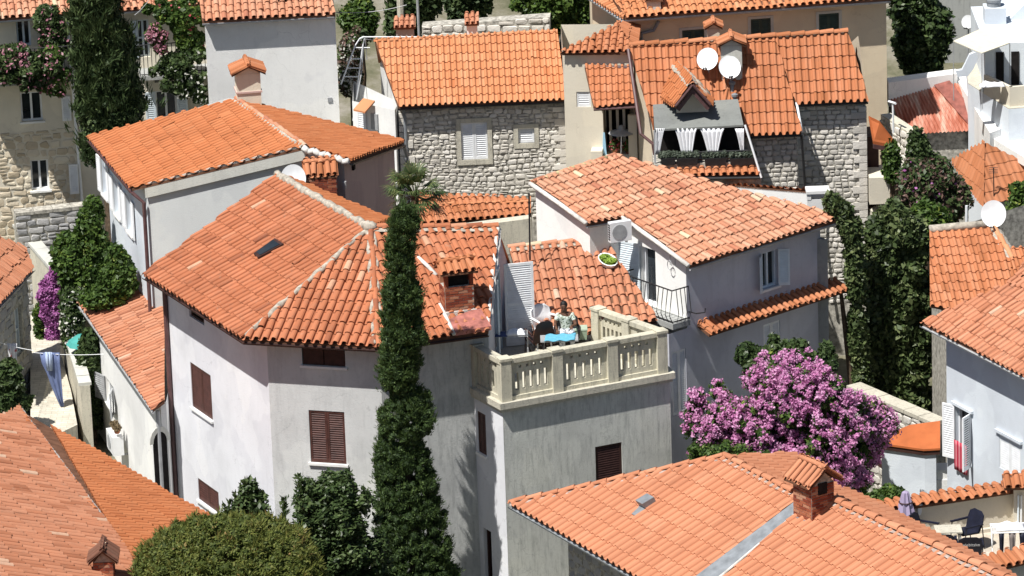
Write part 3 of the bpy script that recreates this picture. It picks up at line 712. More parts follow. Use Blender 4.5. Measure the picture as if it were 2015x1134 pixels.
# skylight
def skylight(parent,pl,pxs,matf='zinc',label=None,hgt=.1):
    q=[SV(*p,pl) for p in pxs]; n=pl[1]; o_=[p+n*(.04+hgt) for p in q]
    mb=MB(); mb.prism([p+n*.02 for p in q],0,vec=n*(hgt+.02)); o=mb.build('skylight',MT[matf],parent)
    c=sum(o_)/4; g=MB(); g.prism([c+(p-c)*.78 for p in o_],0,vec=n*.015); g.build('pane',MT['glass'],o); return o
skylight(H1,PLf,[(503,508),(512,516),(562,489),(545,478)],'brown_dark')

# ---- street, patio sheets ----
# ---- B2 terrace tower ----
zb=5.2
tl=P(925,775,zb); tc=P(985,808,zb); tr=P(1329,745,zb)
tbr=A(2.6,-3.9,zb); tbl=A(-.3,-4.2,zb)
H2=thing('terrace_tower','grey rendered tower block carrying the balustraded roof terrace','building',(1.5,-7.5,0))
slab=[tl,tc,tr,tbr,tbl]
foot2=inset(slab,[.12,.13,.1,0,0])
fr2=[Fr(foot2[i],foot2[(i+1)%5]) for i in range(5)]
h20=[fr2[0].rect(939,808,958,898),fr2[0].rect(951,1038,970,1150)]; h21=[fr2[1].rect(1171,880,1226,957)]
body(H2,foot2,-.2,zb,['white_left','grey_tower','grey_tower','grey_tower','grey_tower'],{0:h20,1:h21})
mb=MB(); mb.prism([A(p[0],p[1],zb) for p in slab],.15); 
ins=inset(slab,[.05,.06,.05,0,0]); mb.prism([A(p[0],p[1],zb-.09) for p in ins],.092); mb.build('terrace_slab',MT['coping'],H2)
window(H2,fr2[0],h20[0],'closed','brown',frame='brown'); window(H2,fr2[0],h20[1],'none',frame='brown_dark',sill=None,mull=False)
w_=window(H2,fr2[1],h21[0],'single','brown_dark',frame='brown_dark',sill='white')
# balustrade
BL=thing('balustrade','weathered cream concrete balustrade with slotted panels round the roof terrace','balustrade',(1.5,-8,zb+.15))
def railseg(a,b,z,h=1.0,bays=1,nslot=5,posts=(True,True),end0=.28,end1=.28):
    f=Fr(a,b); L=f.L
    pw=.26; xs=np.linspace(0,L,bays+1)
    for i,x in enumerate(xs):
        if (i==0 and not posts[0]) or (i==bays and not posts[1]): continue
        m=MB(); x0=max(-.02,x-pw/2) if i==0 else (x-pw/2 if i<bays else L-pw); 
        m.obox(f,x0,x0+pw,z,z+h,-.22,.04); m.obox(f,x0-.02,x0+pw+.02,z+h-.002,z+h+.06,-.24,.06); m.build('post',MT['balus'],BL)
    for i in range(bays):
        x0=xs[i]+(pw/2 if i>0 else (pw if posts[0] else .02)); x1=xs[i+1]-(pw/2 if i<bays-1 else (pw if posts[1] else .02))
        m=MB(); w=x1-x0; sw=.085; sp=w/(nslot+.6); holes=[]
        for k in range(nslot):
            cx=x0+sp*(k+.8); holes.append((cx-sw/2,z+.22,cx+sw/2,z+h-.36))
        for k in range(nslot-1):
            cx=x0+sp*(k+1.3); holes.append((cx-.035,z+h-.25,cx+.035,z+h-.18))
        wallface(m,f,[(x0,z+.1),(x1,z+.1),(x1,z+h-.08),(x0,z+h-.08)],holes,d=-.05,t=.09,back=True,rim=True)
        m.obox(f,x0,x1,z,z+.1-.001,-.18,0); m.build('slotted_panel',MT['balus'],BL,fix=False)
        m=MB(); m.obox(f,x0-.0,x1+.0,z+h-.08,z+h+.03,-.2,.03); m.build('hand_rail',MT['balus'],BL)
sl3=inset(slab,[.12,.12,.16,0,0]); zz=zb+.15
pt=[A(p[0],p[1],zz) for p in sl3]
tbk=P(1176,604,zz+1.02)
railseg(pt[0],pt[1],zz,bays=1,nslot=4,posts=(True,False))
railseg(pt[1],pt[2],zz,bays=3,nslot=5)
railseg(pt[2]+A(0,0.05,0),tbk,zz,bays=2,nslot=5,posts=(False,True))

# gable wall door with shutters (part of corner house)
zt=zz
ga=np.array(foot[3]); gb=np.array(foot[4]); fg=Fr(ga,gb)
def fgx(px,py): return fg.uv(px,py)
u0=fg.L*(-6.75-ga[1])/(gb[1]-ga[1]); u1=fg.L*(-5.75-ga[1])/(gb[1]-ga[1])
dr=(u0,zt,u1,zt+2.05)
mb=MB(); mb.obox(fg,u0-.06,u0,zt,zt+2.1,0.003,.05); mb.obox(fg,u1,u1+.06,zt,zt+2.1,0.003,.05); mb.obox(fg,u0,u1,zt+2.04,zt+2.1,.003,.05)
dor=mb.build('terrace_door',MT['bpaint'],H1)
mb=MB(); mb.obox(fg,u0,u1,zt,zt+2.04,.004,.015); mb.build('pane',MT['glass'],dor)
f_=rotfr(fg,u1+.05,0,R(72),.02)
louver(dor,f_,.12,zt+.03,.84,zt+2.1,0,'wpaint',name='shutter',fw=.06,mid=True)
mb=MB(); g_=rotfr(fg,u0-.05,0,R(150),.03); mb.obox(flipfr(g_),-.12,0,zt+.03,zt+2.1,0,.04); mb.build('folded_shutter',MT['bpaint'],dor)
mb=MB(); q_=((u0+u1)/2,zt+2.45); mb.lathe(fg.p(q_[0],q_[1],.02),[(.0,.02),(.11,.02),(.13,.0),(.0,0)],12,axis=fg.n); mb.build('round_vent',MT['dark'],H1)
# ---- B9 roof behind terrace ----
def quoins(mb,f,side,z0,z1,zmax=None):
    z=z0;k=0
    while z<z1:
        h=random.uniform(.17,.24); w=(.36 if k%2 else .20)*random.uniform(.9,1.1); e=min(z+h,z1)-.012
        a,b=(-.02,w) if side=='l' else (f.L-w,f.L+.02)
        if e-z>.06: mb.hexa([f.p(a,z+.01,.055),f.p(b,z+.01,.05),f.p(b,z+.01,-.02),f.p(a,z+.01,-.02),f.p(a,e,.05),f.p(b,e,.055),f.p(b,e,-.02),f.p(a,e,-.02)])
        z+=h;k+=1
def px3(l,pl): return [SV(x,y,pl) for x,y in l]
e1=P(1292,628,5.75); t2=P(1190,474,7.05); t1=P(1000,489,7.05)
pl9=plane3(e1,t2,t1)
H=thing('low_house','low house with an old terracotta roof sloping down behind the terrace','house',(1.8,-4.5,0))
poly9=px3([(1292,628),(1190,474),(1002,490),(1054,676)],pl9)
roofpart(H,poly9,'tile_old',w=.2,ln=.34,rad=.072,jit=1.5)
f9=[poly9[3],poly9[0],poly9[1],poly9[2]]; ft=inset(f9,[.25,.1,.05,.1]); body(H,ft,-.2,topf([pl9]),'white')
gutter(H,SV(1100,655,pl9)*1.0,e1-A(0,.04,.06),'brown_dark',.05)
ridgecaps(H,poly9[2],poly9[1],'tile_pale',rad=.08,mort='mortar',mh=.05)
# ---- B8 right house ----
F8=P(1357,524,7.0);R8=P(1656,431,7.0);T2=P(1210,309,8.3)
pl8=plane3(F8,R8,T2); T1=SV(1045,362,pl8); N1=SV(1156,441,pl8); N2=SV(1226,429,pl8)
H8=thing('terraced_house','lilac grey house with big pale tiled roof and small iron balcony','house',(5.5,-3,0))
RR=SV(1656,431,pl8)
roofpart(H8,[T1,N1,T2],'tile_pale',w=.20,ln=.34,rad=.072,jit=1.4) if False else None
roofpart(H8,[N2,F8,R8,T2],'tile_pale',w=.19,ln=.33,rad=.068,jit=1.5,seed=3)
roofpart(H8,[T1,N1,N2,T2],'tile_pale',w=.19,ln=.33,rad=.068,jit=1.5,seed=4)
ridgecaps(H8,T1,T2,'tile_pale',rad=.06,mort=None); 
mb=MB(); mb.tube([T1+A(0,0,.03),mid(T1,T2)+A(0,0,.05),T2+A(0,0,.03)],.07,7); mb.build('ridge_mortar',m_plain('yellow_mortar',(.60,.50,.28),.95,.1,.2,6,bmp=.6),H8,smooth=True)
back8=[A(R8[0]-2.2,R8[1]+3.2,0),A(T2[0]+.3,T2[1]+.1,0)]
foot=[F8,R8,mid(R8,T2),T2,T1,N1,N2]
# foot must be convexish; use simple offset
ft=inset(foot,[.28,.25,.25,.05,.1,.06,.12])
tf8=topf([pl8],.05)
fr8=[Fr(ft[i],ft[(i+1)%7]) for i in range(7)]
h80=[fr8[0].rect(1478,503,1548,572)]
h80=[(fr8[0].uv(1497,500)[0],fr8[0].uv(1497,572)[1],fr8[0].uv(1530,490)[0],fr8[0].uv(1497,500)[1]+.0)]
h8d=[fr8[6].rect(1262,484,1292,604)]
hb=[fr8[0].rect(1502,640,1536,700)]
body(H8,ft,-.2,tf8,['lilac','concrete','white','white','white','white','white'],{0:h80+hb,6:h8d})
gutter(H8,F8-A(0,.04,.05),R8-A(0,.04,.05),'grey',.055)
gutter(H8,N1-A(.02,.04,.05),N2-A(.02,.04,.05),'grey',.05)
w_=window(H8,fr8[0],h80[0],'open','bpaint',frame='bpaint',sill='white',ang=R(38))
window(H8,fr8[0],hb[0],'closed','wpaint',frame='bpaint',sill=None)
# bluish louvered door low down left
q0=fr8[0].uv(1362,700); q1=fr8[0].uv(1372,805)
fwn=Fr(fr8[0].p(-.62,0)[:2],fr8[0].p(.0,0)[:2]); q0=fwn.uv(1329,692); q1=fwn.uv(1366,806)
hw=(.08,q1[1],.55,q0[1]); m=MB(); wallface(m,fwn,[(0,-.2),(fwn.L,-.2),(fwn.L,zon(pl8,*ft[0])-1.75),(0,zon(pl8,*ft[0])-1.75)],[hw]); wl=fwn.p(0,0); g2=Fr((wl+fwn.n*-1.6)[:2],wl[:2]); wallface(m,g2,[(0,-.2),(g2.L,-.2),(g2.L,zon(pl8,*ft[0])-1.75),(0,zon(pl8,*ft[0])-1.75)]); m.build('lower_wing_wall',MT['lilac'],H8,fix=False)
window(H8,fwn,hw,'closed','wpaint',frame='wpaint',sill=None)
# battered stone end of the wall
mb=MB(); f=fr8[0]; L=f.L; zt8=6.6
pts=[f.p(L-.45,-.2,.0),f.p(L+.0,-.2,0),f.p(L+.32,-.2,.35),f.p(L-.2,-.2,.5)]
mb.prism([f.p(L-.12,0,.0),f.p(L+.03,0,.22),f.p(L+.10,0,-.3),f.p(L-.1,0,-.3)],6.55); mb.build('buttress',MT['concrete'],H8)
# canopy strip of tiles across front wall
ca=fr8[0].uv(1372,651); cb=fr8[0].uv(1645,560)
pa=fr8[0].p(ca[0],ca[1]+.15,0);pb=fr8[0].p(cb[0],ca[1]+.15,0); o_=fr8[0].n*.42-A(0,0,.16)
roofpart(H8,[pa+o_,pb+o_,pb,pa],'tile_orange',w=.185,ln=.5,rad=.068,name='canopy_tiles')
# verge white band
mb=MB()
for s,e in ((T1,N1),(N2,F8)): mb.tube([s+A(-.03,-.03,.02),mid(s,e)+A(-.02,-.03,.03),e+A(-.03,-.03,.02)],.06,6)
mb.build('verge_mortar',MT['mortar_white'],H8,smooth=True)
# door + shutter on left wall
f=fr8[6]; h=h8d[0]; w_=window(H8,f,h,'none',frame='wpaint',sill=None,mull=False)
fs=Fr(f.p(h[0]-.62,0,.05)[:2],f.p(h[0]-.05,0,.05)[:2]); louver(w_,flipfr(rotfr(f,h[0]-.02,0,math.pi-R(15),.03)),-.66,h[1],0,h[3]+.05,0,'bpaint')
# balcony
zb8=h[1]; bx0=h[0]-.05
mb=MB(); mb.obox(f,h[0]-.25,f.L+.12,zb8-.16,zb8-.02,.0,.55); bal=mb.build('balcony',MT['concrete'],H8)
mb=MB(); x0,x1=h[0]-.2,f.L+.08
k=12
for i in range(k+1):
    x=x0+(x1-x0)*i/k; bow=.06
    mb.tube([f.p(x,zb8-.02,.52),f.p(x,zb8+.2,.52+bow*1.6),f.p(x,zb8+.45,.52+bow),f.p(x,zb8+.82,.52)],.011,5)
for i in range(4):
    d_=.52*i/4
    mb.tube([f.p(x1,zb8-.02,d_),f.p(x1+.08,zb8+.2,d_),f.p(x1,zb8+.82,d_)],.011,5)
for z in (.02,.82): mb.tube([f.p(x0,zb8+z,.0),f.p(x0,zb8+z,.52),f.p(x1,zb8+z,.52),f.p(x1,zb8+z,0)],.018,6)
mb.build('railing',MT['black'],bal)
# ---- B3 left-mid house ----
L0=P(175,270,7.3);L1=P(260,372,7.3);Tt=P(465,198,8.6);p3=plane3(L0,L1,Tt);K=SV(600,290,p3)
R0=P(795,280,7.5);p3b=plane3(Tt,K,R0);R1=SV(690,317,p3b)
H3=thing('long_house','long pale house with a smooth orange tile roof and a dusky pink end wall','house',(-7,3,0))
roofpart(H3,[L0,L1,K,Tt],'tile_smooth',w=.2,ln=.34,rad=.045,jit=.8)
roofpart(H3,[Tt,K,R1,R0],'tile_smooth',w=.17,ln=.34,rad=.05,jit=.8)
ridgecaps(H3,K,Tt,'tile_pale',rad=.06,mw=.1)
ft=inset([L0,L1,K,R1,R0,Tt+A(.3,.6,0)],[.35,.12,.12,.22,.2,.2]); fr3=[Fr(ft[i],ft[(i+1)%6]) for i in range(6)]
h3=[]
for (x,y) in ((207,352),(231,390),(256,424)):
    u,v=fr3[0].uv(x,y); h3.append((u-.38,v-.5,u+.3,v+.5))
body(H3,ft,-.2,topf([p3,p3b],.04),['white_blue','grey_wall','grey_wall','pink','white','white'],{0:h3})
for i,h in enumerate(h3): window(H3,fr3[0],h,'open','wpaint',frame='wpaint',sill='white',ang=R(5))
gutter(H3,L0-A(.02,.04,.05),L1-A(.02,.04,.05),'pipe',.06); gutter(H3,R1-A(-.02,.04,.05),R0-A(0,.04,.05),'black',.06)
c3=fr3[1].p(0,0,.09); pipe(H3,[L1-A(0,.02,.1),c3+A(-.05,0,6.95),c3+A(-.05,0,0)],'pipe',.05)
pipe(H3,[R0-A(0,.02,.1),R0+A(.05,.35,-.5),R0+A(.05,.35,-4)],'zinc',.05)
mb=MB(); f=fr3[1]; z0=zon(p3,*f.p(0,0)[:2]); z1=zon(p3,*f.p(f.L,0)[:2]); 
mb.hexa([f.p(0,z0-.36,.0),f.p(0,z0-.36,.1),f.p(f.L,z1-.36,.1),f.p(f.L,z1-.36,.0),f.p(0,z0+.03,.0),f.p(0,z0+.03,.12),f.p(f.L,z1+.03,.12),f.p(f.L,z1+.03,0)]); mb.build('verge_band',MT['band'],H3)
mb=MB(); V=[]; k=9
for i in range(k):
    q=K+(R1-K)*i/(k-1); mb.tube([q+A(-.05,-.05,.02-.08*(i%2)),K+(R1-K)*min(1,(i+1)/(k-1))+A(-.05,-.05,.02-.08*((i+1)%2))],.08,6) if i<k-1 else None
mb.build('verge_mortar',MT['mortar_white'],H3,smooth=True)
q=fr3[3].uv(693,330); mb=MB(); mb.obox(fr3[3],q[0]-.05,q[0]+.1,q[1]-.06,q[1]+.06,0,.06); mb.build('wall_vent',MT['dark'],H3)
mb=MB(); q=fr3[3].uv(675,365); mb.obox(fr3[3],q[0]-.05,q[0]+.06,q[1]-.08,q[1]+.1,0.003,.08); mb.build('meter_box',MT['grey'],H3)
cb=SV(488,196,p3); chimney(H3,cb+A(0,.25,-.25),.62,.55,.95,.15,cap='gable',body_m='beige_ch' if False else 'cream_pale',openh=0,caph=.22,capw=.13,band=True,ridge_along='v')
# brick chimney of long house, front right
CB=P(632,385,6.9); CB[1]=K[1]-1.2
bc=thing('brick_chimney','squat red brick chimney with four curved cap tiles against the dusky pink wall','chimney',PY(632,392,K[1]-.5))
q=PY(632,392,K[1]-.5); chimney(bc,q+A(0,0,-.6),.78,.6,1.25,.1,openh=.0,caph=.3,capw=.02,tile='tile_orange',name='stack')
# ---- B4 tall white ----
H4=thing('tall_white_house','tall plain white house with a skylight in its tiled roof','house',(-6,15,0))
a=P(398,43,8.9);b=P(660,29,8.9); pl4=plane_pitch(a,b,R(20)); c4=SV(636,-60,pl4); d4=SV(385,-50,pl4)
roofpart(H4,[a,b,c4,d4],'tile_pale',w=.2,ln=.34,rad=.07,jit=1.2,kind='barrel')
ft=inset([a,b,A(b[0]-.6,b[1]+7,0),A(a[0]-.3,a[1]+7,0)],[.22,.0,.1,.06]); fr4=[Fr(ft[i],ft[(i+1)%4]) for i in range(4)]
body(H4,ft,-.2,topf([pl4],.04,10.6),'white'); gutter(H4,a-A(0,.04,.05),b-A(0,.04,.05),'grey',.05)
skylight(H4,pl4,[(548,8),(572,6),(567,-6),(545,-4)],'dark')
q=fr4[0].uv(649,196); mb=MB(); mb.obox(fr4[0],q[0]-.06,q[0]+.06,q[1]-.06,q[1]+.06,0,.03); mb.build('wall_vent',MT['grey'],H4)
# ---- B5 stone house ----
H5=thing('stone_house','rubble stone house with white louvered window and bright orange tile roof','house',(-1,12,0))
a=P(783,210,6.7);b=P(1114,196,6.7);r0_=P(738,82,7.95);r1_=P(1097,63,7.95); pl5=plane3(a,b,r0_); r1_=SV(1097,63,pl5)
roofpart(H5,[a,b,r1_,r0_],'tile_light',kind='s',w=.163,ln=.325,rad=.062,jit=.4)
rb0=r0_+A(.0,2.6,-1.25); rb1=r1_+A(.0,2.6,-1.25); pl5b=plane3(r0_,r1_,rb0)
mb=MB(); mb.prism([r0_,r1_,rb1,rb0],-.08); mb.build('back_roof',MT['tile_light'],H5)
ridgecaps(H5,r0_,r1_,'tile_light',rad=.07,mort=None,up=.0,ln=.3)
ft=inset([a,b,rb1,rb0],[.24,.0,.0,.05]); fr5=[Fr(ft[i],ft[(i+1)%4]) for i in range(4)]
h5=[fr5[0].rect(906,242,961,313),fr5[0].rect(1019,253,1052,281)]
body(H5,ft,-.2,topf([pl5,pl5b],.04),['stone_mortar','stone_mortar','white','white'],{0:h5})
hs=[(h[0]-.12,h[1]-.14,h[2]+.12,h[3]+.12) for h in h5]
mb=MB(); f=fr5[0]; stones(mb,f,[(.0,3.2),(f.L,3.2),(f.L,6.5),(0,6.5)],hs,h=(.09,.17),w=(.11,.30),dep=.03,wav=.05,jit=.022); quoins(mb,f,'l',3.2,6.45); quoins(mb,f,'r',3.2,6.45); mb.build('stone_facing',MT['stone'],H5,fix=False)
for h in h5:
    mb=MB(); 
    for r_ in ((h[0]-.12,h[0],h[1],h[3]),(h[2],h[2]+.12,h[1],h[3]),(h[0]-.12,h[2]+.12,h[3],h[3]+.12),(h[0]-.12,h[2]+.12,h[1]-.14,h[1])): mb.obox(f,*r_,-.1,.035)
    mb.build('stone_surround',MT['coping'],H5)
window(H5,f,h5[0],'closed','wpaint',sill=None); window(H5,f,h5[1],'single','wpaint',sill=None,mull=False)
gutter(H5,a-A(0,.04,.05),b-A(0,.04,.05),'black',.05)
pipe(H5,[a+A(.15,.1,-.1),a+A(.17,.2,-.4),a+A(.17,.2,-3.6)],'zinc',.05)
# white annex at its left, with small canopy and shutter
an0=fr5[3].p(0,0); an=[PY(688,262,fr5[3].b[1]-.3),PY(735,262,fr5[3].b[1]-.3)]
AX=thing('white_annex','narrow white annex with small tiled canopy left of the rubble stone house','annex',an[0]*A(1,1,0))
yb=fr5[3].b[1]-.1; A0=PY(693,200,yb+.9); A1=PY(776,200,yb-.2)
fx=Fr(A0[:2],A1[:2]); zt_=PY(700,170,yb)[2]
body(AX,[A0[:2],A1[:2],A1[:2]+A(.1,.8),A0[:2]+A(0,2)],-.2,PY(730,215,yb)[2],'white')
q=[fx.uv(716,197),fx.uv(738,193)]
pa=fx.p(q[0][0]-.02,q[0][1]+.0,.0);pb=fx.p(q[0][0]+.42,q[0][1],.0); o_=fx.n*.4-A(0,0,.22); 
mb=MB(); mb.prism([pa+o_,pb+o_,pb,pa],.05); mb.build('canopy',MT['tile_light'],AX)
mb=MB(); u_=fx.uv(732,236); mb.obox(fx,u_[0],u_[0]+.25,u_[1]-.25,u_[1]+.2,.003,.05); w_=mb.build('window',MT['grey'],AX)
u_=fx.uv(716,240); louver(w_,fx,u_[0]-.2,u_[1]-.3,u_[0]+.12,u_[1]+.3,.02,'wpaint')
# ---- B7 beige tall behind ----
a7=P(1228,36,8.6); b7=P(1752,-2,8.6); pl7=plane_pitch(a7,b7,R(19)); 
H7=thing('beige_house','large beige house with dark green shutters behind the orange roof','house',(7,14,0))
l7=SV(1170,-6,pl7); c7=SV(1720,-80,pl7); d7=SV(1160,-60,pl7)
roofpart(H7,[a7,b7,c7,SV(1175,-60,pl7)],'tile_light',w=.2,ln=.34,rad=.07,jit=1.1)
g7=A(a7[0]-1.1,a7[1]+3.2,8.6); pl7b=plane3(a7,g7,SV(1290,-60,pl7)); 
roofpart(H7,[a7,SV(1300,-70,pl7),g7+A(1,1.5,.5),g7],'tile_light',w=.2,ln=.34,rad=.07)
ft=inset([a7,b7,A(b7[0]+.2,b7[1]+7,0),A(g7[0],g7[1]+4,0),g7],[.35,.1,.1,.3,.3]); fr7=[Fr(ft[i],ft[(i+1)%5]) for i in range(5)]
h7=[fr7[0].rect(1342,60,1386,84),fr7[0].rect(1477,38,1517,78),fr7[0].rect(1611,28,1651,70)]
h7=[(h[0],h[3]-.9,h[2],h[3]) for h in h7]
body(H7,ft,-.2,topf([pl7],.04,9.2),'beige',{0:h7}); gutter(H7,a7-A(0,.04,.05),b7-A(0,.04,.05),'grey',.06); gutter(H7,g7-A(0.05,.0,.05),a7-A(.05,.0,.05),'grey',.06)
for h in h7: 
    window(H7,fr7[0],h,'closed','gpaint',frame='gpaint',sill=None)
mb=MB(); h=h7[2]
for h in h7:
    mb=MB(); f=fr7[0]; mb.obox(f,h[0]-.08,h[2]+.08,h[3],h[3]+.07,-.05,.02); mb.obox(f,h[0]-.08,h[0],h[1],h[3],-.05,.02); mb.obox(f,h[2],h[2]+.08,h[1],h[3],-.05,.02); mb.build('window_surround',MT['band'],H7)
f=fr7[0]; q=[f.uv(1295,40),f.uv(1285,58),f.uv(1262,64),f.uv(1261,84)]; pipe(H7,[f.p(*k,.1) for k in q],'zinc',.05)
cb=SV(1287,22,pl7); chimney(H7,cb+A(0,.2,-.2),.38,.38,.5,0,body_m='band',openh=0,caph=.05,capw=.06)
# ---- B6 orange roof with dormer ----
H6=thing('dormer_house','squared stone house with bright orange roof, one small dormer and two dishes','house',(5.5,9,0))
a=P(1566,204,7.2);b=P(1708,198,7.2);rt=P(1669,68,8.75);pl6=plane3(a,b,rt); rl=SV(1240,96,pl6)
k0=SV(1478,266,pl6);k1=SV(1577,262,pl6); k2=SV(1566,204,pl6); le=SV(1283,262,pl6)
mx=SV(1520,78,pl6)
kw=dict(kind='s',w=.185,ln=.33,rad=.066,jit=.5)
roofpart(H6,[k2,b,rt,SV(1525,77,pl6)],'tile_orange',**kw)
roofpart(H6,[SV(1458,267,pl6),k1,SV(1525,77,pl6),SV(1410,86,pl6)],'tile_orange',seed=1,**kw)
roofpart(H6,[SV(1292,274,pl6),SV(1458,267,pl6),SV(1410,86,pl6),rl],'tile_orange',seed=2,**kw)
ridgecaps(H6,rl+A(0,.03,.03),rt+A(0,.03,.03),'tile_orange',rad=.10,mort=None,up=.05)
bk=A(0,2.2,-1)
mb=MB(); mb.prism([rl,rt,rt+bk,rl+bk],-.08); mb.build('back_roof',MT['tile_orange'],H6); pl6b=plane3(rl,rt,rl+bk)
# footprint: stepped
S0=SV(1292,274,pl6);
ya=k1[1]+.25; 
fp=[SV(1296,270,pl6)[:2]+A(0,.2),A(k1[0]-.1,ya),A(k2[0]+.02,b[1]+.2),A(b[0]-.05,b[1]+.2),(rt+bk)[:2],(rl+bk)[:2]]
fr6=[Fr(fp[i],fp[(i+1)%6]) for i in range(6)]
body(H6,fp,-.2,topf([pl6,pl6b],.05),['stone_mortar','stone_mortar','stone_mortar','cream','cream','cream'])
mb=MB(); f=fr6[0]; z_=lambda px,py:f.uv(px,py); ul=f.uv(1484,270)[0]; stones(mb,f,[(ul,2.2),(f.L,2.2),(f.L,6.45),(ul,6.45)],h=(.12,.17),w=(.14,.3),dep=.03,wav=.01,jit=.012)
f=fr6[2]; stones(mb,f,[(0,1.5),(f.L,1.5),(f.L,7.05),(0,7.05)],h=(.12,.17),w=(.14,.3),dep=.03,wav=.01,jit=.012)
f=fr6[1]; stones(mb,f,[(0,1.5),(f.L,1.5),(f.L,7.05),(0,6.45)],h=(.12,.17),w=(.14,.3),dep=.03,wav=.01,jit=.012)
quoins(mb,fr6[2],'r',1.5,7.0); quoins(mb,fr6[2],'l',1.5,7.0); mb.build('stone_facing',MT['stone2'],H6,fix=False)
gutter(H6,SV(1470,267,pl6)-A(0,.04,.04),k1-A(0,.04,.04),'black',.045); gutter(H6,k2-A(0,.04,.04),b-A(0,.04,.04),'black',.045)
mb=MB(); mb.tube([k1+A(0.02,0,.03),k2+A(.02,0,.03)],.035,6); mb.build('verge_trim',MT['wpaint'],H6,smooth=True)
pipe(H6,[k1+A(0,-.02,-.05),fr6[0].p(fr6[0].L+.2,4.5,.15),fr6[0].p(fr6[0].L+.45,2.5,.15)],'black',.035)
pipe(H6,[rl+A(-.05,-.05,0),le+A(-.3,-.05,0),S0+A(-.1,-.1,-.1),S0+A(.05,-.1,-1.3)],'pipe',.05,name='red_downpipe')
# cream left wing
e=P(1108,104,8.0); g=P(1241,97,8.0); yw=rl[1]+.6
H6b=thing('cream_house','cream house with a little hipped roof and a deep loggia under a steep tile canopy','house',(2.5,11,0))
wy=PY(1108,104,10.6); wz=wy[2]
W0=PY(1108,104,10.6); W1=PY(1246,97,10.4)
fp=[W0[:2],W1[:2],W1[:2]+A(.1,3),W0[:2]+A(0,3)]; fw=[Fr(fp[i],fp[(i+1)%4]) for i in range(4)]
hl=[fw[0].rect(1134,181,1163,211),(fw[0].uv(1186,215)[0],fw[0].uv(1186,305)[1],fw[0].uv(1250,215)[0],fw[0].uv(1200,212)[1])]
body(H6b,fp,-.2,wz-.02,'cream_pale',{0:hl},t=.9); window(H6b,fw[0],hl[0],'single','wpaint',sill=None,mull=False)
apx=PY(1213,50,11.9); 
c0=W0+A(-.08,-.12,.02); c1_=A(W1[0]+.05,W1[1]-.12,W0[2]+.02); c2=c1_+A(.2,3,0)
roofpart(H6b,[c0,c1_,apx],'tile_orange',w=.19,ln=.34,rad=.065)
roofpart(H6b,[c1_,c2,apx],'tile_orange',w=.19,ln=.34,rad=.065)
# canopy over loggia
f=fw[0]; q0=f.uv(1151,134);q1=f.uv(1240,129); pa=f.p(q0[0],q0[1],.03);pb=f.p(q1[0],q0[1],.03)
zc=q0[1]-.75; 
def downto(px,py,f,zz):
    # point at height zz on pixel ray
    return P(px,py,zz)
pc=P(1168,212,zc); pd=P(1252,207,zc)
roofpart(H6b,[pc,pd,pb,pa],'tile_orange',kind='s',w=.16,ln=.28,rad=.055,jit=.4,name='canopy_tiles')
mb=MB(); mb.tube([pc-A(0,.02,.05),pd-A(0,.02,.05)],.04,6); mb.tube([pa+A(0,-.02,.03),pb+A(0,-.02,.03)],.05,6); mb.build('canopy_trim',MT['pipe'],H6b)
mb=MB()
for x in (1199,1213,1226):
    u=f.uv(x,240)[0]; mb.obox(f,u-.035,u+.035,hl[1][1],hl[1][3],-.4,-.33)
mb.build('loggia_posts',MT['cream_pale'],H6b)
f=fw[0]; mb=MB(); mb.obox(f,f.uv(1165,300)[0],f.uv(1187,300)[0],-.2,f.uv(1170,290)[1],0,.4); mb.obox(f,f.uv(1238,300)[0],f.uv(1255,300)[0],-.2,f.uv(1240,225)[1],0,.12);mb.build('pier',MT['cream_pale'],H6b)
mb=MB(); mb.obox(f,f.uv(1186,300)[0],f.uv(1240,300)[0],3,f.uv(1200,304)[1],0,.4); mb.build('loggia_floor',MT['cream_pale'],H6b)
# dormer
dA=SV(1332,128,pl6); f=Fr((0,0),(1,0))
dz=dA[2]+.02; yf=P(1350,190,dz-.75)[1]
apf=PY(1356,162,dA[1]-1.35); 
yf=dA[1]-1.3; ap2=PY(1352,168,yf); 
ap2=P(1363,167,dA[2]); yf=ap2[1]
bl=SV(1300,206,pl6); br_=SV(1398,200,pl6)
bl2=A(ap2[0]-.46,yf,ap2[2]-.56); br2=A(ap2[0]+.46,yf,ap2[2]-.56)
bl_=SV(1303,200,pl6);brr=SV(1400,195,pl6)
roofpart(H6,[dA,A(bl_[0],bl_[1],bl_[2]+.02),bl2,ap2],'tile_smooth',w=.18,ln=.33,rad=.05,name='dormer_tiles')
roofpart(H6,[dA,ap2,br2,A(brr[0],brr[1],brr[2]+.02)],'tile_smooth',w=.18,ln=.33,rad=.05,name='dormer_tiles')
mb=MB(); mb.prism([A(ap2[0]-.42,yf+.5,ap2[2]-.9),A(ap2[0]+.42,yf+.5,ap2[2]-.9),A(ap2[0]+.42,yf+.5,ap2[2]-.52),A(ap2[0],yf+.5,ap2[2]-.08),A(ap2[0]-.42,yf+.5,ap2[2]-.52)],0,vec=A(0,.6,0)); mb.build('dormer_wall',MT['cream_pale'],H6)
mb=MB(); mb.prism([bl2-A(0,-.03,.09),ap2-A(0,-.03,.1),br2-A(0,-.03,.09),br2-A(.1,-.03,.16),ap2-A(0,-.03,.26),bl2-A(-.1,-.03,.16)],0,vec=A(0,.45,0)); mb.build('soffit',MT['pipe'],H6)
ridgecaps(H6,ap2,dA,'tile_orange',rad=.07,up=.02); mb=MB(); mb.tube([ap2+A(0,-.02,0),bl2+A(0,-.02,0)],.04,6); mb.tube([ap2+A(0,-.02,0),br2+A(0,-.02,0)],.04,6); mb.build('barge_board',MT['pipe'],H6)
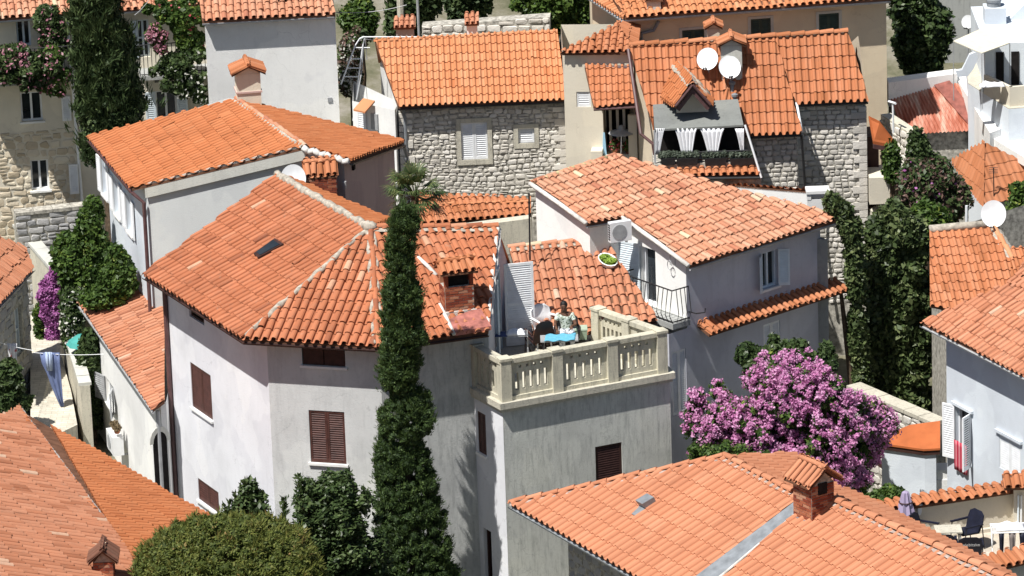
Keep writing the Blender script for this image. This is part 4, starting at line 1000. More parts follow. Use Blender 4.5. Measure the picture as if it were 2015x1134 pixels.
mb=MB(); mb.tube([dA+A(0,0,.06),mid(dA,brr)+A(.02,0,.09),brr+A(0,0,.06)],.06,6); mb.build('valley_mortar',MT['mortar'],H6,smooth=True)
cb=SV(1440,148,pl6); chimney(H6,cb+A(0,.1,-.1),.55,.45,.95,.0,body_m='band',openh=0,caph=.2,capw=.1,ridge_along='v')
cb=PY(1404,78,rl[1]+.6); chimney(H6,cb+A(0,0,-.6),.32,.32,.95,.0,body_m='cream',openh=0,caph=.15,capw=.08,ridge_along='v')
# ---- B14 bottom right roof ----
MT['ridge_pink']=m_plain('pinkish_mortar',(.40,.32,.28),.95,.1,.2,8,bmp=.5)
H14=thing('foreground_house','foreground house with clean pink orange tile roof, brick chimney and lead gutter','house',(4,-18,0))
e0=P(1006,992,4.2);e1=P(1232,1122,4.2); r0_=P(1425,901,5.75); pl14=plane3(e0,e1,r0_)
ra=SV(1562,973,pl14); va=SV(1568,988,pl14); vb=SV(1340,1160,pl14); e2=SV(1300,1162,pl14)
kw=dict(kind='s',w=.24,ln=.40,rad=.075,jit=.35)
MT['tile_new']=m_tile('tile_new',[(0,(.40,.165,.09)),(.5,(.47,.20,.11)),(1,(.51,.24,.14))],damt=.15,patch=.4)
roofpart(H14,[e0,e2,vb,va,ra,r0_],'tile_new',**kw)
pl14b=(pl14[0]+A(0,0,.06),pl14[1])
rb=SV(1640,988,pl14b); rc=SV(2030,1165,pl14b)
vc=SV(1390,1165,pl14b)
roofpart(H14,[SV(1585,1000,pl14b),SV(1396,1160,pl14b),SV(1700,1300,pl14b),rc,rb],'tile_new',**kw)
ridgecaps(H14,e0,r0_,'tile_new',rad=.075,mort='ridge_pink',up=.05,mh=.03,mw=.12); ridgecaps(H14,r0_,ra,'tile_new',rad=.085,mort='ridge_pink',up=.06,mh=.03,mw=.13); ridgecaps(H14,rb,rc,'tile_new',rad=.11,mort='ridge_pink',up=.06,ln=.40,mh=.03,mw=.15)
# far slopes
f0=SV(1545,896,(r0_-A(0,0,.5),A(0,0,1))); 
far1=P(1640,935,5.2); plf=plane3(r0_,ra,far1); 
roofpart(H14,[r0_,ra,SV(1700,1000,plf),SV(1560,896,plf)],'tile_new',name='back_tiles',**kw)
fr_=P(1745,1010,5.5); plg=plane3(rb,rc,fr_)
roofpart(H14,[rb,rc,SV(1990,1134,plg),SV(1745,1003,plg),SV(1660,965,plg)],'tile_new',name='back_tiles',**kw)
# lead gutter between
mb=MB(); n14=pl14[1]; 
q=[va,SV(1590,1000,pl14),SV(1390,1165,pl14),vb]; mb.prism([p+n14*.02 for p in q],0,vec=n14*.03)
mb.build('lead_gutter',MT['zinc'],H14)
mb=MB(); mb.tube([SV(1586,1002,pl14)+n14*.08,SV(1387,1168,pl14)+n14*.08],.028,6); mb.build('gutter_edge',MT['mortar_white'],H14)
ft=inset([e0,e2,A(8,-27,0),A(11.5,-26,0),SV(1990,1134,plg),SV(1745,1003,plg),SV(1560,896,plf),r0_],[.8,.1,.1,.1,.25,.25,.25,.15])
body(H14,ft,-.2,topf([pl14,plf,plg],.06,5.6),['stone_mortar','concrete','concrete','white','white','white','white','white'])
f=Fr(ft[0],ft[1]); mb=MB(); stones(mb,f,[(0,2),(f.L,2),(f.L,4.2),(0,4.2)],h=(.2,.22),w=(.4,.42),dep=.008,wav=.0,jit=.003,gap=.008); mb.build('block_facing',MT['stone_grey'],H14,fix=False)
gutter(H14,e0-A(.03,.03,.05),e1+(e1-e0)*.3-A(.03,.03,.05),'zinc',.06)
cb=SV(1602,1010,pl14b); ch=chimney(H14,cb+A(0,.1,-.25),.62,.62,.98,.62,openh=0,caph=.36,capw=.14,basem='zinc',tile='tile_new',ridge_along='v')
an=.62; u=A(math.cos(an),math.sin(an),0); nn=A(math.sin(an),-math.cos(an),0); c_=cb+A(0,.1,-.25)
class _F: 
    def p(s,a,b,c=0): return c_+u*a+A(0,0,b)+nn*c
mb=MB(); mb.obox(_F(),-.13,.11,.74,1.0,.31,.335); mb.build('smoke_hole',MT['dark'],H14)
# zinc vent on roof
vv=thing('roof_vent','small zinc vent hood on the foreground roof, left of the brick chimney','vent',SV(1272,1000,pl14))
n=pl14[1]; s_=A(n[0],n[1],0); s_=s_-n*(s_@n); s_/=np.linalg.norm(s_); uu=np.cross(n,s_); c_=SV(1272,1000,pl14)+n*.05
mk=lambda a,b,h: c_+uu*a+s_*b+n*h
mb=MB(); mb.hexa([mk(-.13,-.2,0),mk(.13,-.2,0),mk(.13,.35,0),mk(-.13,.35,0),mk(-.13,-.2,.05),mk(.13,-.2,.05),mk(.13,.35,.03),mk(-.13,.35,.03)]); mb.build('base_plate',MT['zinc'],vv)
mb=MB(); mb.hexa([mk(-.15,-.22,.05),mk(.15,-.22,.05),mk(.15,.08,.05),mk(-.15,.08,.05),mk(-.15,-.22,.16),mk(.15,-.22,.16),mk(.15,.1,.2),mk(-.15,.1,.2)]); mb.build('hood',MT['zinc'],vv)
# ---- B10 bottom left ----
H10=thing('near_left_house','near house with broad weathered pink tile roof at the lower left','house',(-12,-14,0))
a=P(35,806,3.6);b=P(240,1078,4.55); rr_=P(415,1022,3.1); plr=plane3(a,b,rr_)
sx=A(-.90,-.43); 
# left plane through a,b with given fall line
ab=b-a; 
# n=(k*sx, 1) with n.ab=0
k=-ab[2]/(sx@ab[:2]) ; nl=A(sx[0]*k,sx[1]*k,1.); nl/=np.linalg.norm(nl); pll=(a,nl)
roofpart(H10,[a,SV(-60,870,pll),SV(-140,1240,pll),SV(330,1230,pll),b],'tile_main' if False else 'tile_old2',w=.21,ln=.40,rad=.06,jit=1.6) if False else None
MT['tile_old2']=m_tile('tile_old2',[(0,(.35,.135,.07)),(.4,(.46,.195,.11)),(.85,(.51,.235,.14)),(1,(.55,.38,.27))],damt=.4,lichen=((.42,.36,.28),.4))
roofpart(H10,[a,SV(-60,858,pll),SV(-160,1240,pll),SV(330,1230,pll),b],'tile_old2',w=.25,ln=.50,rad=.085,jit=1.6)
roofpart(H10,[a,b,SV(330,1230,plr),SV(470,1150,plr),rr_],'tile_smooth',w=.22,ln=.42,rad=.065,jit=1.0)
ridgecaps(H10,a,b,'tile_smooth',rad=.07,mort='mortar_white',up=.02,mw=.13)
body(H10,[(-15.5,-16),(-9,-19),(-7.3,-11.5),(-12.2,-4.6),(-14.5,-6)],-.2,topf([plr,pll],.12,6),'white')
cb=SV(204,1140,pll); chimney(H10,cb+A(0,.3,-.35),.42,.42,.7,.0,openh=.0,caph=.28,capw=.1,body_m='brown_ch' if False else 'brick',tile='tile_dark' if 'tile_dark' in MT else 'tile_old',ridge_along='v')
# ---- B11 small left house ----
H11=thing('small_left_house','small white house with arched doorway and old tile roof beside the brown downpipe','house',(-9.5,0,0))
a=P(156,596,3.5);b=P(302,806,3.5); pl11=plane_pitch(a,b,R(20)); 
tr_=SV(318,565,pl11); br=SV(322,800,pl11)
if (SV(318,565,pl11)[2]<3.5): pl11=plane_pitch(b,a,R(20)); tr_=SV(318,565,pl11); br=SV(322,800,pl11)
roofpart(H11,[a,b,SV(324,790,pl11),SV(324,556,pl11),SV(276,553,pl11)],'tile_old',w=.2,ln=.36,rad=.05,jit=1.4)
ft=inset([a,b,SV(334,785,pl11),A(-8.2,3,0),SV(270,560,pl11)],[.22,.1,.1,.1,.3]); f11=[Fr(ft[i],ft[(i+1)%5]) for i in range(5)]
f=f11[1]
hh=[(f11[0].uv(211,740)[0]-.25,f11[0].uv(211,790)[1],f11[0].uv(222,740)[0],f11[0].uv(211,745)[1])]
ha=[]; 
body(H11,ft,-.2,topf([pl11],.05),['white','white_main','white','white','white'],{0:hh})
window(H11,f11[0],hh[0],'open','grey',frame='wpaint',sill='white',ang=R(20))
# arched door: dark recess with arch ring
cu=f.uv(316,900)[0]; vz=f.uv(316,870)[1]
mb=MB(); pts=[(cu-.2,-.1),(cu+.2,-.1)]+[(cu+.2*math.cos(t),vz+.3*math.sin(t)) for t in np.linspace(0,math.pi,9)]
mb.prism([f.p(x,y,.0) for x,y in pts],0,vec=f.n*.012); dd=mb.build('door',MT['dark'],H11)
mb=MB(); 
for t0,t1 in zip(np.linspace(0,math.pi,9)[:-1],np.linspace(0,math.pi,9)[1:]):
    mb.prism([f.p(cu+r*math.cos(t),vz+r*1.4*math.sin(t),0) for r,t in ((.2,t0),(.3,t0),(.3,t1),(.2,t1))],0,vec=f.n*.03)
mb.build('door_arch',MT['band'],dd)
pipe(H11,[f11[0].p(f11[0].L,3.4,.05)+A(-.03,-.05,0),f11[0].p(f11[0].L,0,.05)+A(-.03,-.05,0)],'grey',.05)
gutter(H11,a-A(.02,.03,.05),b-A(.02,.03,.05),'grey',.05)
# ---- B12 left edge house ----
H12=thing('edge_house','dark stone house with small tile roof at the left edge of the picture','house',(-14,4,0))
a=P(64,527,4.0);b=P(-30,628,4.0); t_=P(45,486,4.35); pl12=plane3(a,b,t_); 
roofpart(H12,[b,a,SV(48,487,pl12),SV(0,470,pl12),SV(-60,470,pl12)],'tile_old2',w=.2,ln=.42,rad=.05,jit=1.5)
ft=inset([b,a,SV(48,487,pl12),SV(0,470,pl12),SV(-60,470,pl12)],[.18,.15,.1,.1,.1]); f12=[Fr(ft[i],ft[(i+1)%5]) for i in range(5)]
hh=[f12[0].rect(28,612,47,690)]
body(H12,ft,-.3,topf([pl12],.05),['stone_mortar','stone_mortar','white','white','white'],{0:hh})
f=f12[0]; mb=MB(); 
stones(mb,f,[(0,0),(f.L,0),(f.L,3.9),(0,3.9)],[(hh[0][0]-.1,hh[0][1]-.1,hh[0][2]+.1,hh[0][3]+.1)],h=(.2,.32),w=(.3,.6),dep=.03,wav=.01); mb.build('stone_facing',MT['stone_grey'],H12,fix=False)  # grey stones: the shade on this wall is put into their colour
window(H12,f,hh[0],'none',frame='bpaint',sill=None); gutter(H12,b-A(-.03,.03,.05),a-A(-.03,.03,.05),'white' if False else 'grey',.05)
# ---- B13 top-left ----
H13=thing('flowery_house','cream and stone house with flowering balconies at the top left','house',(-12,15,0))
a=P(-60,42,8.6);b=P(412,8,8.6); pl13=plane_pitch(a,b,R(20))
roofpart(H13,[a,b,SV(405,-60,pl13),SV(-80,-60,pl13)],'tile_pale',w=.2,ln=.34,rad=.07,jit=1.2)
ft=inset([a,b,A(b[0],b[1]+6,0),A(a[0],a[1]+6,0)],[.3,.05,.1,.06]); f13=[Fr(ft[i],ft[(i+1)%4]) for i in range(4)]; f=f13[0]
H=[f.rect(39,183,85,237),f.rect(59,316,98,373),f.rect(305,180,350,232),f.rect(30,26,62,90),f.rect(268,40,296,112)]
body(H13,ft,-.2,topf([pl13],.04,10),'cream_pale',{0:H})
zs=f.uv(0,262)[1]; us=f.uv(148,300)[0]
mb=MB(); stones(mb,f,[(0,0),(us,0),(us,zs),(0,zs)],[H[1]],h=(.13,.25),w=(.18,.45),dep=.03,wav=.04,jit=.03); mb.build('stone_facing',MT['stone_warm'],H13,fix=False)
mb=MB(); mb.obox(f,0,us,-.1,zs,.002,.006); o=mb.build('stone_bedding',MT['stone_mortar_warm'],H13) if False else None
window(H13,f,H[0],'none',frame='wpaint',sill='white'); w_=window(H13,f,H[1],'none',frame='wpaint',sill='white')
w_=window(H13,f,H[2],'open','bpaint',frame='wpaint',sill=None,ang=R(10)); window(H13,f,H[3],'none',frame='bpaint',sill=None); window(H13,f,H[4],'openL','bpaint',frame='bpaint',sill=None)
w2=f.uv(120,190); louver(H13,f,w2[0],f.uv(120,238)[1],f.uv(138,190)[0],w2[1],.02,'wpaint')
w2=f.uv(134,322); louver(H13,f,w2[0],f.uv(134,380)[1],f.uv(152,322)[0],w2[1],.12,'wpaint')
gutter(H13,a-A(0,.04,.05),b-A(0,.04,.05),'grey',.05); pipe(H13,[f.p(f.uv(132,50)[0],8.4,.08),f.p(f.uv(140,50)[0],3,.08)],'white' if False else 'wpaint',.04)
BALC=[]
for (x0,x1,y) in ((-60,142,163),(272,408,152)):
    u0=f.uv(x0,y)[0];u1=f.uv(x1,y)[0];z=f.uv(x0 if x0>0 else 0,y)[1]+.25
    mb=MB(); mb.obox(f,u0,u1,z-.12,z,0.002,.9); bo=mb.build('balcony',MT['concrete'],H13)
    for k in range(int((u1-u0)/1.0)):
        m=MB(); x=u0+.5+k; m.prism([f.p(x-.05,z-.12,0),f.p(x-.05,z-.12,.6),f.p(x-.05,z-.2,.6),f.p(x-.05,z-.45,0)],0,vec=f.u*.1); m.build('bracket',MT['black'],bo)
    m=MB(); 
    n_=int((u1-u0)/.11)
    for k in range(n_+1): x=u0+(u1-u0)*k/n_; m.tube([f.p(x,z,.87),f.p(x,z+.9,.87)],.01,4)
    for hz in (.05,.9): m.tube([f.p(u0,z+hz,.87),f.p(u1,z+hz,.87)],.015,5)
    m.build('railing',MT['black'],bo); BALC.append((f,u0,u1,z))
# ---- B15 right white house ----
H15=thing('right_white_house','bright white house with a red towel at the window, right edge','house',(11,-8,0))
a=P(1815,636,6.0);b=P(2060,762,6.0); t_=P(1985,560,6.95); pl15=plane3(a,b,t_)
roofpart(H15,[a,b,SV(2120,600,pl15),SV(1985,560,pl15)],'tile_old2',w=.2,ln=.34,rad=.055,jit=1.2,seed=5)
roofpart(H15,[SV(1985,560,pl15),SV(2120,600,pl15),SV(2030,505,pl15)],'tile_old2',w=.2,ln=.34,rad=.055,jit=1.2,seed=6)
ft=inset([a,b,SV(2120,600,pl15),SV(2030,505,pl15),SV(1985,560,pl15)],[.42,.1,.1,.1,.12]); f15=[Fr(ft[i],ft[(i+1)%5]) for i in range(5)]; f=f15[0]
H=[f.rect(1879,800,1913,922),f.rect(1966,855,2010,940)]
u0,v1=f.uv(1880,802);u1,v0=f.uv(1912,925); H=[(u0,f.uv(1885,905)[1],u1,f.uv(1885,800)[1]),(f.uv(1966,880)[0],f.uv(1985,930)[1],f.uv(2008,880)[0],f.uv(1985,862)[1])]
body(H15,ft,-.2,topf([pl15],.05,7.5),'white_blue',{0:H})
w_=window(H15,f,H[0],'openL','wpaint',frame='wpaint',sill=None,ang=R(22),mull=False)
fsr=rotfr(f,H[0][2],0,R(60),.01); louver(w_,fsr,0,H[0][1],.38,H[0][3],0,'wpaint')
w_=window(H15,f,H[1],'closed','wpaint',frame='wpaint',sill=None)
for h in H:
    mb=MB(); mb.obox(f,h[0]-.1,h[2]+.1,h[3]+.02,h[3]+.09,-.02,.07); mb.build('lintel_moulding',MT['white_blue'],H15)
gutter(H15,a-A(.03,.03,.05),b-A(.03,.03,.05),'grey',.05)
H15H=H; F15=f
# ---- B16 roof behind it ----
H16=thing('ochre_roof_house','low house with S-shaped ochre tiles and a white satellite dish on its ridge','house',(11,-2,0))
a=P(1830,601,5.5)-A(0,0,0);b=P(1990,592,5.5);t_=P(1830,458,6.5);pl16=plane3(a,b,t_)
roofpart(H16,[a,SV(2020,640,pl16),SV(2018,560,pl16),SV(1988,505,pl16),SV(1955,448,pl16),SV(1829,458,pl16)],'tile_orange',kind='s',w=.185,ln=.36,rad=.06,jit=1.0)
roofpart(H16,[SV(1985,492,pl16),SV(1990,550,pl16),SV(2060,560,pl16),SV(2060,490,pl16)],'tile_orange',kind='s',w=.185,ln=.36,rad=.06,jit=.8)
mb=MB(); 
q0=SV(1829,456,pl16);q1=SV(1955,446,pl16); mb.tube([q0+A(0,0,.06),mid(q0,q1)+A(0,0,.07),q1+A(0,0,.06)],.11,8); mb.build('ridge_mortar',MT['mortar'],H16,smooth=True)
ridgecaps(H16,SV(1990,510,pl16),SV(1955,448,pl16),'tile_light',rad=.07,mort='mortar')
ft=[SV(1868,612,pl16)[:2]+A(0,.2),SV(2050,640,pl16)[:2]+A(0,.3),A(14.5,.5),SV(1832,460,pl16)[:2]]; body(H16,ft,-.2,topf([pl16],.05,7),'stone_mortar')
# ---- B17 smooth orange roof ----
H17=thing('orange_hip_house','small house with smooth bright orange hipped roof at the right edge','house',(13.5,9,0))
a=P(1936,402,4.0);b=P(2060,375,4.0);t_=P(1938,284,5.3); pl17=plane3(a,b,t_); t3=SV(1938,284,pl17);t4=SV(2040,335,pl17); l=P(1878,312,4.6)
roofpart(H17,[a,b,t4,t3],'tile_orange',kind='s',w=.2,ln=.36,rad=.022,jit=.3,drop=.01)
roofpart(H17,[a,t3,P(1880,318,4.4)],'tile_orange',kind='s',w=.2,ln=.36,rad=.022,jit=.3,drop=.01)
ft=inset([a,b,t4,t3],[.25,.1,.1,.15]); body(H17,ft,-.2,topf([pl17],.05,5),'concrete')
# ---- B18 rusty roof & white parapets ----
H18=thing('rusty_shed','shed with rusty corrugated metal roof between white parapets','shed',(12.5,15,0))
tl_=P(1748,185,5.3);tr_2=P(1884,165,5.3);bl_=P(1778,266,4.5);br_2=P(1950,257,4.5); pl18=plane3(tl_,bl_,br_2); trr=SV(1884,165,pl18)
m,nt,b_=mat('rusty_metal',.75,.3)
f1=noise(nt,4.5,8,(1,.16,.2),.7); base=ramp(nt,f1,[(.38,(.28,.075,.04)),(.5,(.40,.15,.10)),(.6,(.48,.30,.23)),(.74,(.56,.46,.38))]); nt.links.new(base,b_.inputs['Base Color']); MT['rust']=m
V=[];k=90;u_=trr-tl_;d_=bl_-tl_;d2=br_2-trr
mb=MB(); V=[]
for j in range(2):
    for i in range(k+1):
        t=i/k; top=tl_+u_*t; bot=bl_+(br_2-bl_)*t; q=top if j==0 else bot; V.append(q+pl18[1]*(.025*math.sin(t*2*math.pi*22)+.03))
mb.add(V,[(i,i+1,k+1+i+1,k+1+i) for i in range(k)]); mb.build('corrugated_roof',MT['rust'],H18,fix=False,smooth=True)
mb=MB(); mb.prism([SV(1832,165,pl18)+pl18[1]*.07,SV(1868,163,pl18)+pl18[1]*.07,SV(1942,256,pl18)+pl18[1]*.07,SV(1914,259,pl18)+pl18[1]*.07],.02); mb.build('red_sheet',m_plain('red_sheet',(.26,.09,.07),.6,.3,.2),H18)
ft=[bl_[:2]+A(.1,.2),br_2[:2]+A(-.1,.2),trr[:2],tl_[:2]]; body(H18,ft,-.2,topf([pl18],.05),'stone_mortar')
mb=MB(); q=[P(1748,163,5.7),P(1884,145,5.7)]; mb.prism([q[0],q[1],q[1]+A(0,.5,0),q[0]+A(0,.5,0)],-.7); mb.build('back_parapet',MT['white'],H18)
mb=MB(); z=5.5; q=[P(1880,150,z),P(1905,147,z),P(1974,252,z-.3),P(1948,262,z-.3)]; mb.prism([q[3],q[2],q[1],q[0]],-1.2); mb.build('side_parapet',MT['white'],H18)
# ---- B19 white building top right ----
H19=thing('white_terrace_house','bright white house with rooftop terrace at the top right corner','house',(15,18,0))
def blk(name,pxs,z,zb,mt,parent):
    q=[P(x,y,z) for x,y in pxs]; m=MB(); m.prism(q,-(z-zb)); return m.build(name,MT[mt],parent)
blk('lower_block',[(1946,262),(2090,305),(2090,240),(1975,238)],4.3,0,'white_blue',H19)
a=P(1890,190,5.9); b=P(1985,222,5.9); c=P(2100,205,5.9)
body(H19,[P(1905,165,5.9)[:2],P(1985,215,5.9)[:2],P(2120,205,5.9)[:2],P(2120,110,5.9)[:2],P(1900,120,5.9)[:2]],-.2,5.9,'white_blue')
mb=MB(); mb.prism([P(1905,165,5.9),P(1985,215,5.9),P(2120,205,5.9),P(2120,110,5.9),P(1900,120,5.9)],.02); mb.build('terrace_floor',MT['coping'],H19)
z=5.92
def lowwall(parent,p,q,h,t,mt,name='parapet'):
    p=np.array(p);q=np.array(q); e=(q-p)/np.linalg.norm(q-p); nn=A(-e[1],e[0],0)*t; m=MB(); m.prism([p,q,q+nn,p+nn],h); return m.build(name,MT[mt],parent)
lowwall(H19,P(1936,185,z),P(1987,210,z),.55,.1,'cream_pale','glazed_parapet'); lowwall(H19,P(1987,210,z),P(2110,200,z),.55,.1,'cream_pale','glazed_parapet')
# back block with chimney and gables
yy=P(1940,172,5.9)[1]-1.2
m=MB(); 
q=[PY(1938,180,yy+1.2),PY(2110,180,yy+1.2)]; m.prism([A(q[0][0],q[0][1],5.9),A(q[1][0],q[1][1],5.9),A(q[1][0],q[1][1]+4,5.9),A(q[0][0],q[0][1]+4,5.9)],1.25); m.build('upper_storey',MT['white_blue'],H19)
m=MB(); x0=PY(1938,62,yy+3.2); zk=PY(1938,18,yy+3.2)[2]; m.box(x0[0],x0[0]+.60,x0[1],x0[1]+.6,7.1,zk); m.build('flue_block',MT['white_blue'],H19)
m=MB(); m.lathe(A(x0[0]+.28,x0[1]+.3,zk),[(.2,0),(.2,.12),(.22,.14),(.22,.2),(.12,.24),(.12,.3),(.2,.32),(.18,.4),(.0,.42)],16); m.build('flue',MT['zinc'],H19,smooth=False)
m=MB(); q=PY(1984,62,yy+3.6); q2=PY(2015,10,yy+3.6); m.prism([A(q[0],q[1],7.0),A(q[0]+2,q[1],7.0),A(q[0]+2,q[1],q2[2]+.5),A(q2[0],q[1],q2[2]),A(q[0],q[1],q2[2]-.45)],0,vec=A(0,3,0)); m.build('gable',MT['white_blue'],H19)
m=MB(); q=PY(1955,180,yy+1.18); 
for x in (1960,1990): 
    q=PY(x,180,yy+1.18); m.box(q[0],q[0]+.22,q[1]-.01,q[1]+.02,5.95,6.9)
m.build('doorway',MT['dark'],H19)
# curved white stair wall
m=MB(); pts=[PY(1880,140,yy-.8),PY(1893,138,yy-.8),PY(1900,125,yy-.8),PY(1908,108,yy-.8),PY(1920,103,yy-.8),PY(1925,115,yy-.8),PY(1916,135,yy-.8),PY(1905,150,yy-.8),PY(1885,152,yy-.8)]
m.prism(pts,0,vec=A(0,.15,0)); m.build('curved_wall',MT['white_blue'],H19)
# ---- B20 low roof + wall behind main house ----
H20=thing('hidden_low_roof','low tiled lean-to roof behind the palm at the foot of the rubble stone house','roof',(0,4,0))
a=P(862,440,4.6);b=P(1045,424,4.6);c=P(1045,395,4.78);pl20=plane3(a,b,c)
roofpart(H20,[SV(800,445,pl20),b,SV(1045,393,pl20),SV(820,384,pl20)],'tile_orange',w=.19,ln=.36,rad=.07)
p,q=SV(864,407,pl20),SV(1045,402,pl20); ridgecaps(H20,p,q,'tile_light',rad=.05,mort=None,up=.06)
body(H20,[SV(800,445,pl20)[:2]+A(0,.1),b[:2]+A(0,.1),SV(1045,393,pl20)[:2],SV(820,384,pl20)[:2]],-.2,topf([pl20],.04),'stone_mortar')
def wallthing(name,label,pts,h,t,mt,cop=None,zbase=None,cat='wall',caph=.08,stone=None):
    """pts 3D top line; free wall"""
    o=thing(name,label,cat,pts[0]*A(1,1,0))
    for i in range(len(pts)-1):
        p,q=np.array(pts[i]),np.array(pts[i+1]); e=A(q[0]-p[0],q[1]-p[1],0); e/=np.linalg.norm(e); nn=A(-e[1],e[0],0)*t
        m=MB(); m.hexa([p-A(0,0,h),q-A(0,0,h),q+nn-A(0,0,h),p+nn-A(0,0,h),p,q,q+nn,p+nn]); m.build('wall_body',MT[mt],o)
        if cop:
            m=MB(); k=max(2,int(np.linalg.norm(q-p)/.5)); ee=e*.0
            for j in range(k):
                s0=p+(q-p)*(j/k)+e*.006;s1=p+(q-p)*((j+1)/k)-e*.006; dz=A(0,0,random.uniform(0,.02)); n2=nn/np.linalg.norm(nn)*.04
                m.hexa([s0-n2+dz*0,s1-n2,s1+nn+n2,s0+nn+n2,s0-n2+A(0,0,caph)+dz,s1-n2+A(0,0,caph)+dz,s1+nn+n2+A(0,0,caph)+dz,s0+nn+n2+A(0,0,caph)+dz])
            m.build('coping',MT[cop],o)
        if stone:
            f=Fr(p[:2],q[:2]); m=MB(); stones(m,f,[(0,p[2]-h),(f.L,q[2]-h),(f.L,q[2]-.01),(0,p[2]-.01)],h=(.15,.28),w=(.2,.5),dep=.04,wav=.03); m.build('stone_facing',MT[stone],o,fix=False)
    return o
wallthing('roof_parapet','weathered low parapet wall below the lean-to roof beyond the cypress',[P(880,452,4.7),P(1045,430,4.85)],.9,.35,'coping')
wallthing('garden_wall','pale stepped garden wall with flat coping running down from the cream house',[P(20,438,2.5),P(112,545,2.3)],2.4,.3,'coping','band',stone=None)
wallthing('old_garden_wall','dark old rubble wall closing the left garden below the stone facade',[P(30,425,3.3),P(178,410,3.3)],3,.35,'stone_mortar','stone_mortar',stone='stone_grey')  # darker grey stone carries the wall's shade in its colour
wallthing('hill_wall','long mossy stone wall across the top behind the orange roof',[P(830,52,6.2),P(1082,34,6.4)],2.2,.5,'stone_mortar',stone='stone')
wallthing('concrete_wall','tall grey concrete retaining wall at the top right corner',[PY(1820,-60,31),PY(2080,-60,31)],12,.4,'concrete')
wallthing('ridge_garden_wall','stone garden wall topped with rough coping right of the pink bougainvillea',[P(1668,765,2.9),P(1838,838,2.9)],2.9,.35,'stone_mortar','coping',stone='stone2')
wallthing('ivy_wall','stone wall behind the ivy hedge beside the squared stone house',[P(1716,424,4.0),P(1775,398,4.3)],4,.3,'coping','coping')
# box chimney white near B8
b_=thing('white_flue','small white masonry flue with a rounded top beside the pale tile roof','chimney',P(1610,400,6.5))
c_=P(1610,402,6.3); m=MB(); m.box(c_[0]-.26,c_[0]+.26,c_[1],c_[1]+.4,c_[2]-.4,c_[2]+.12); m.build('flue_body',MT['white'],b_)
m=MB(); m.box(c_[0]-.28,c_[0]-.18,c_[1]-.01,c_[1]+.4,c_[2]+.121,c_[2]+.28); m.box(c_[0]+.18,c_[0]+.28,c_[1]-.01,c_[1]+.4,c_[2]+.121,c_[2]+.28); m.box(c_[0]-.3,c_[0]+.3,c_[1]-.04,c_[1]+.42,c_[2]+.28,c_[2]+.36); m.build('flue_cap',MT['white'],b_)
# small orange strip roof right of B8 ridge
H21=thing('strip_roof','narrow flat orange roof strip between the pale roof and the squared stone wall','roof',(6,2,0))
q=[P(1420,372,5.4),P(1586,392,5.4),P(1588,378,5.9),P(1450,366,5.9)]; pls=plane3(q[0],q[1],q[2]); roofpart(H21,[q[0],q[1],q[2],SV(1450,366,pls)],'tile_smooth',w=.2,ln=.36,rad=.05)
body(H21,[q[0][:2],q[1][:2],q[2][:2],SV(1450,366,pls)[:2]],-.2,topf([pls],.03),'white')
# canopy + balcony right of stone house
CP=thing('orange_lean_to','rust orange lean-to awning roof over a side balcony of the squared stone house','canopy',(10,8,0))
q=[P(1709,228,6.8),P(1718,278,6.2),P(1768,287,6.0),P(1730,238,6.7)]
m=MB(); m.prism([q[1],q[2],q[3],q[0]],-.08); m.build('roof_sheet',MT['orange_canopy'],CP)
m=MB(); m.prism([q[1]-A(0,.02,.08),q[2]-A(0,.02,.08),q[2]-A(0,-.05,.08),q[1]-A(0,-.05,.08)],-.12); m.build('fascia',MT['pipe'],CP)
yb=q[1][1]+.3
m=MB(); x0=PY(1711,380,yb);x1=PY(1754,380,yb); m.box(x0[0],x1[0],yb,yb+1.2,PY(1730,402,yb)[2],PY(1730,350,yb)[2]); m.build('balcony_box',MT['cream_pale'],CP)
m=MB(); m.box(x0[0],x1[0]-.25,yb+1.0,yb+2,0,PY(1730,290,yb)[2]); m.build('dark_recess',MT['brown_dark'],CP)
m=MB(); m.tube([PY(1740,355,yb+.1),PY(1740,290,yb+.1)],.03,6); m.build('post',MT['wpaint'],CP)
# right little orange roof B21
H22=thing('outhouse','white outhouse with flat rusty orange roof against the right white house','outhouse',(10,-8,0))
q=[P(1712,872,2.6),P(1838,886,2.6),P(1838,834,3.0),P(1780,842,3.0),P(1722,858,2.8)]; pls=plane3(q[0],q[1],q[2])
qq=[SV(1712,873,pls),SV(1818,888,pls),SV(1850,886,pls),SV(1850,832,pls),SV(1790,840,pls)]
m=MB(); m.prism(qq,.05); m.build('roof_sheet',MT['orange_canopy'],H22)
m=MB(); m.prism([p-A(0,0,.12)+A(0,.03,0) for p in qq],.119); m.build('fascia',MT['brown_dark'],H22)
ft=inset(qq,[.08,.08,.1,.1,.1]); body(H22,ft,-.2,topf([pls],.1),'white_blue')
m=MB(); s=P(1735,905,1.9); 
for i in range(5):
    z=1.9-i*.0
m=MB(); p0=P(1722,905,1.7);p1=P(1790,960,1.2); m.hexa([p0-A(0,0,.1),p1-A(0,0,.1),p1+A(.1,.1,-.1),p0+A(.1,.1,-.1),p0,p1,p1+A(.1,.1,0),p0+A(.1,.1,0)]); m.build('stair_edge',MT['brown_dark'],H22)
m=MB(); 
for i,(x,y) in enumerate(((1800,958),(1845,945),(1848,925))):
    p=P(x,y,1.5+i*.25); m.box(p[0]-.3,p[0]+.3,p[1],p[1]+.5,0,1.5+i*.25)
m.build('steps',MT['white'],H22)
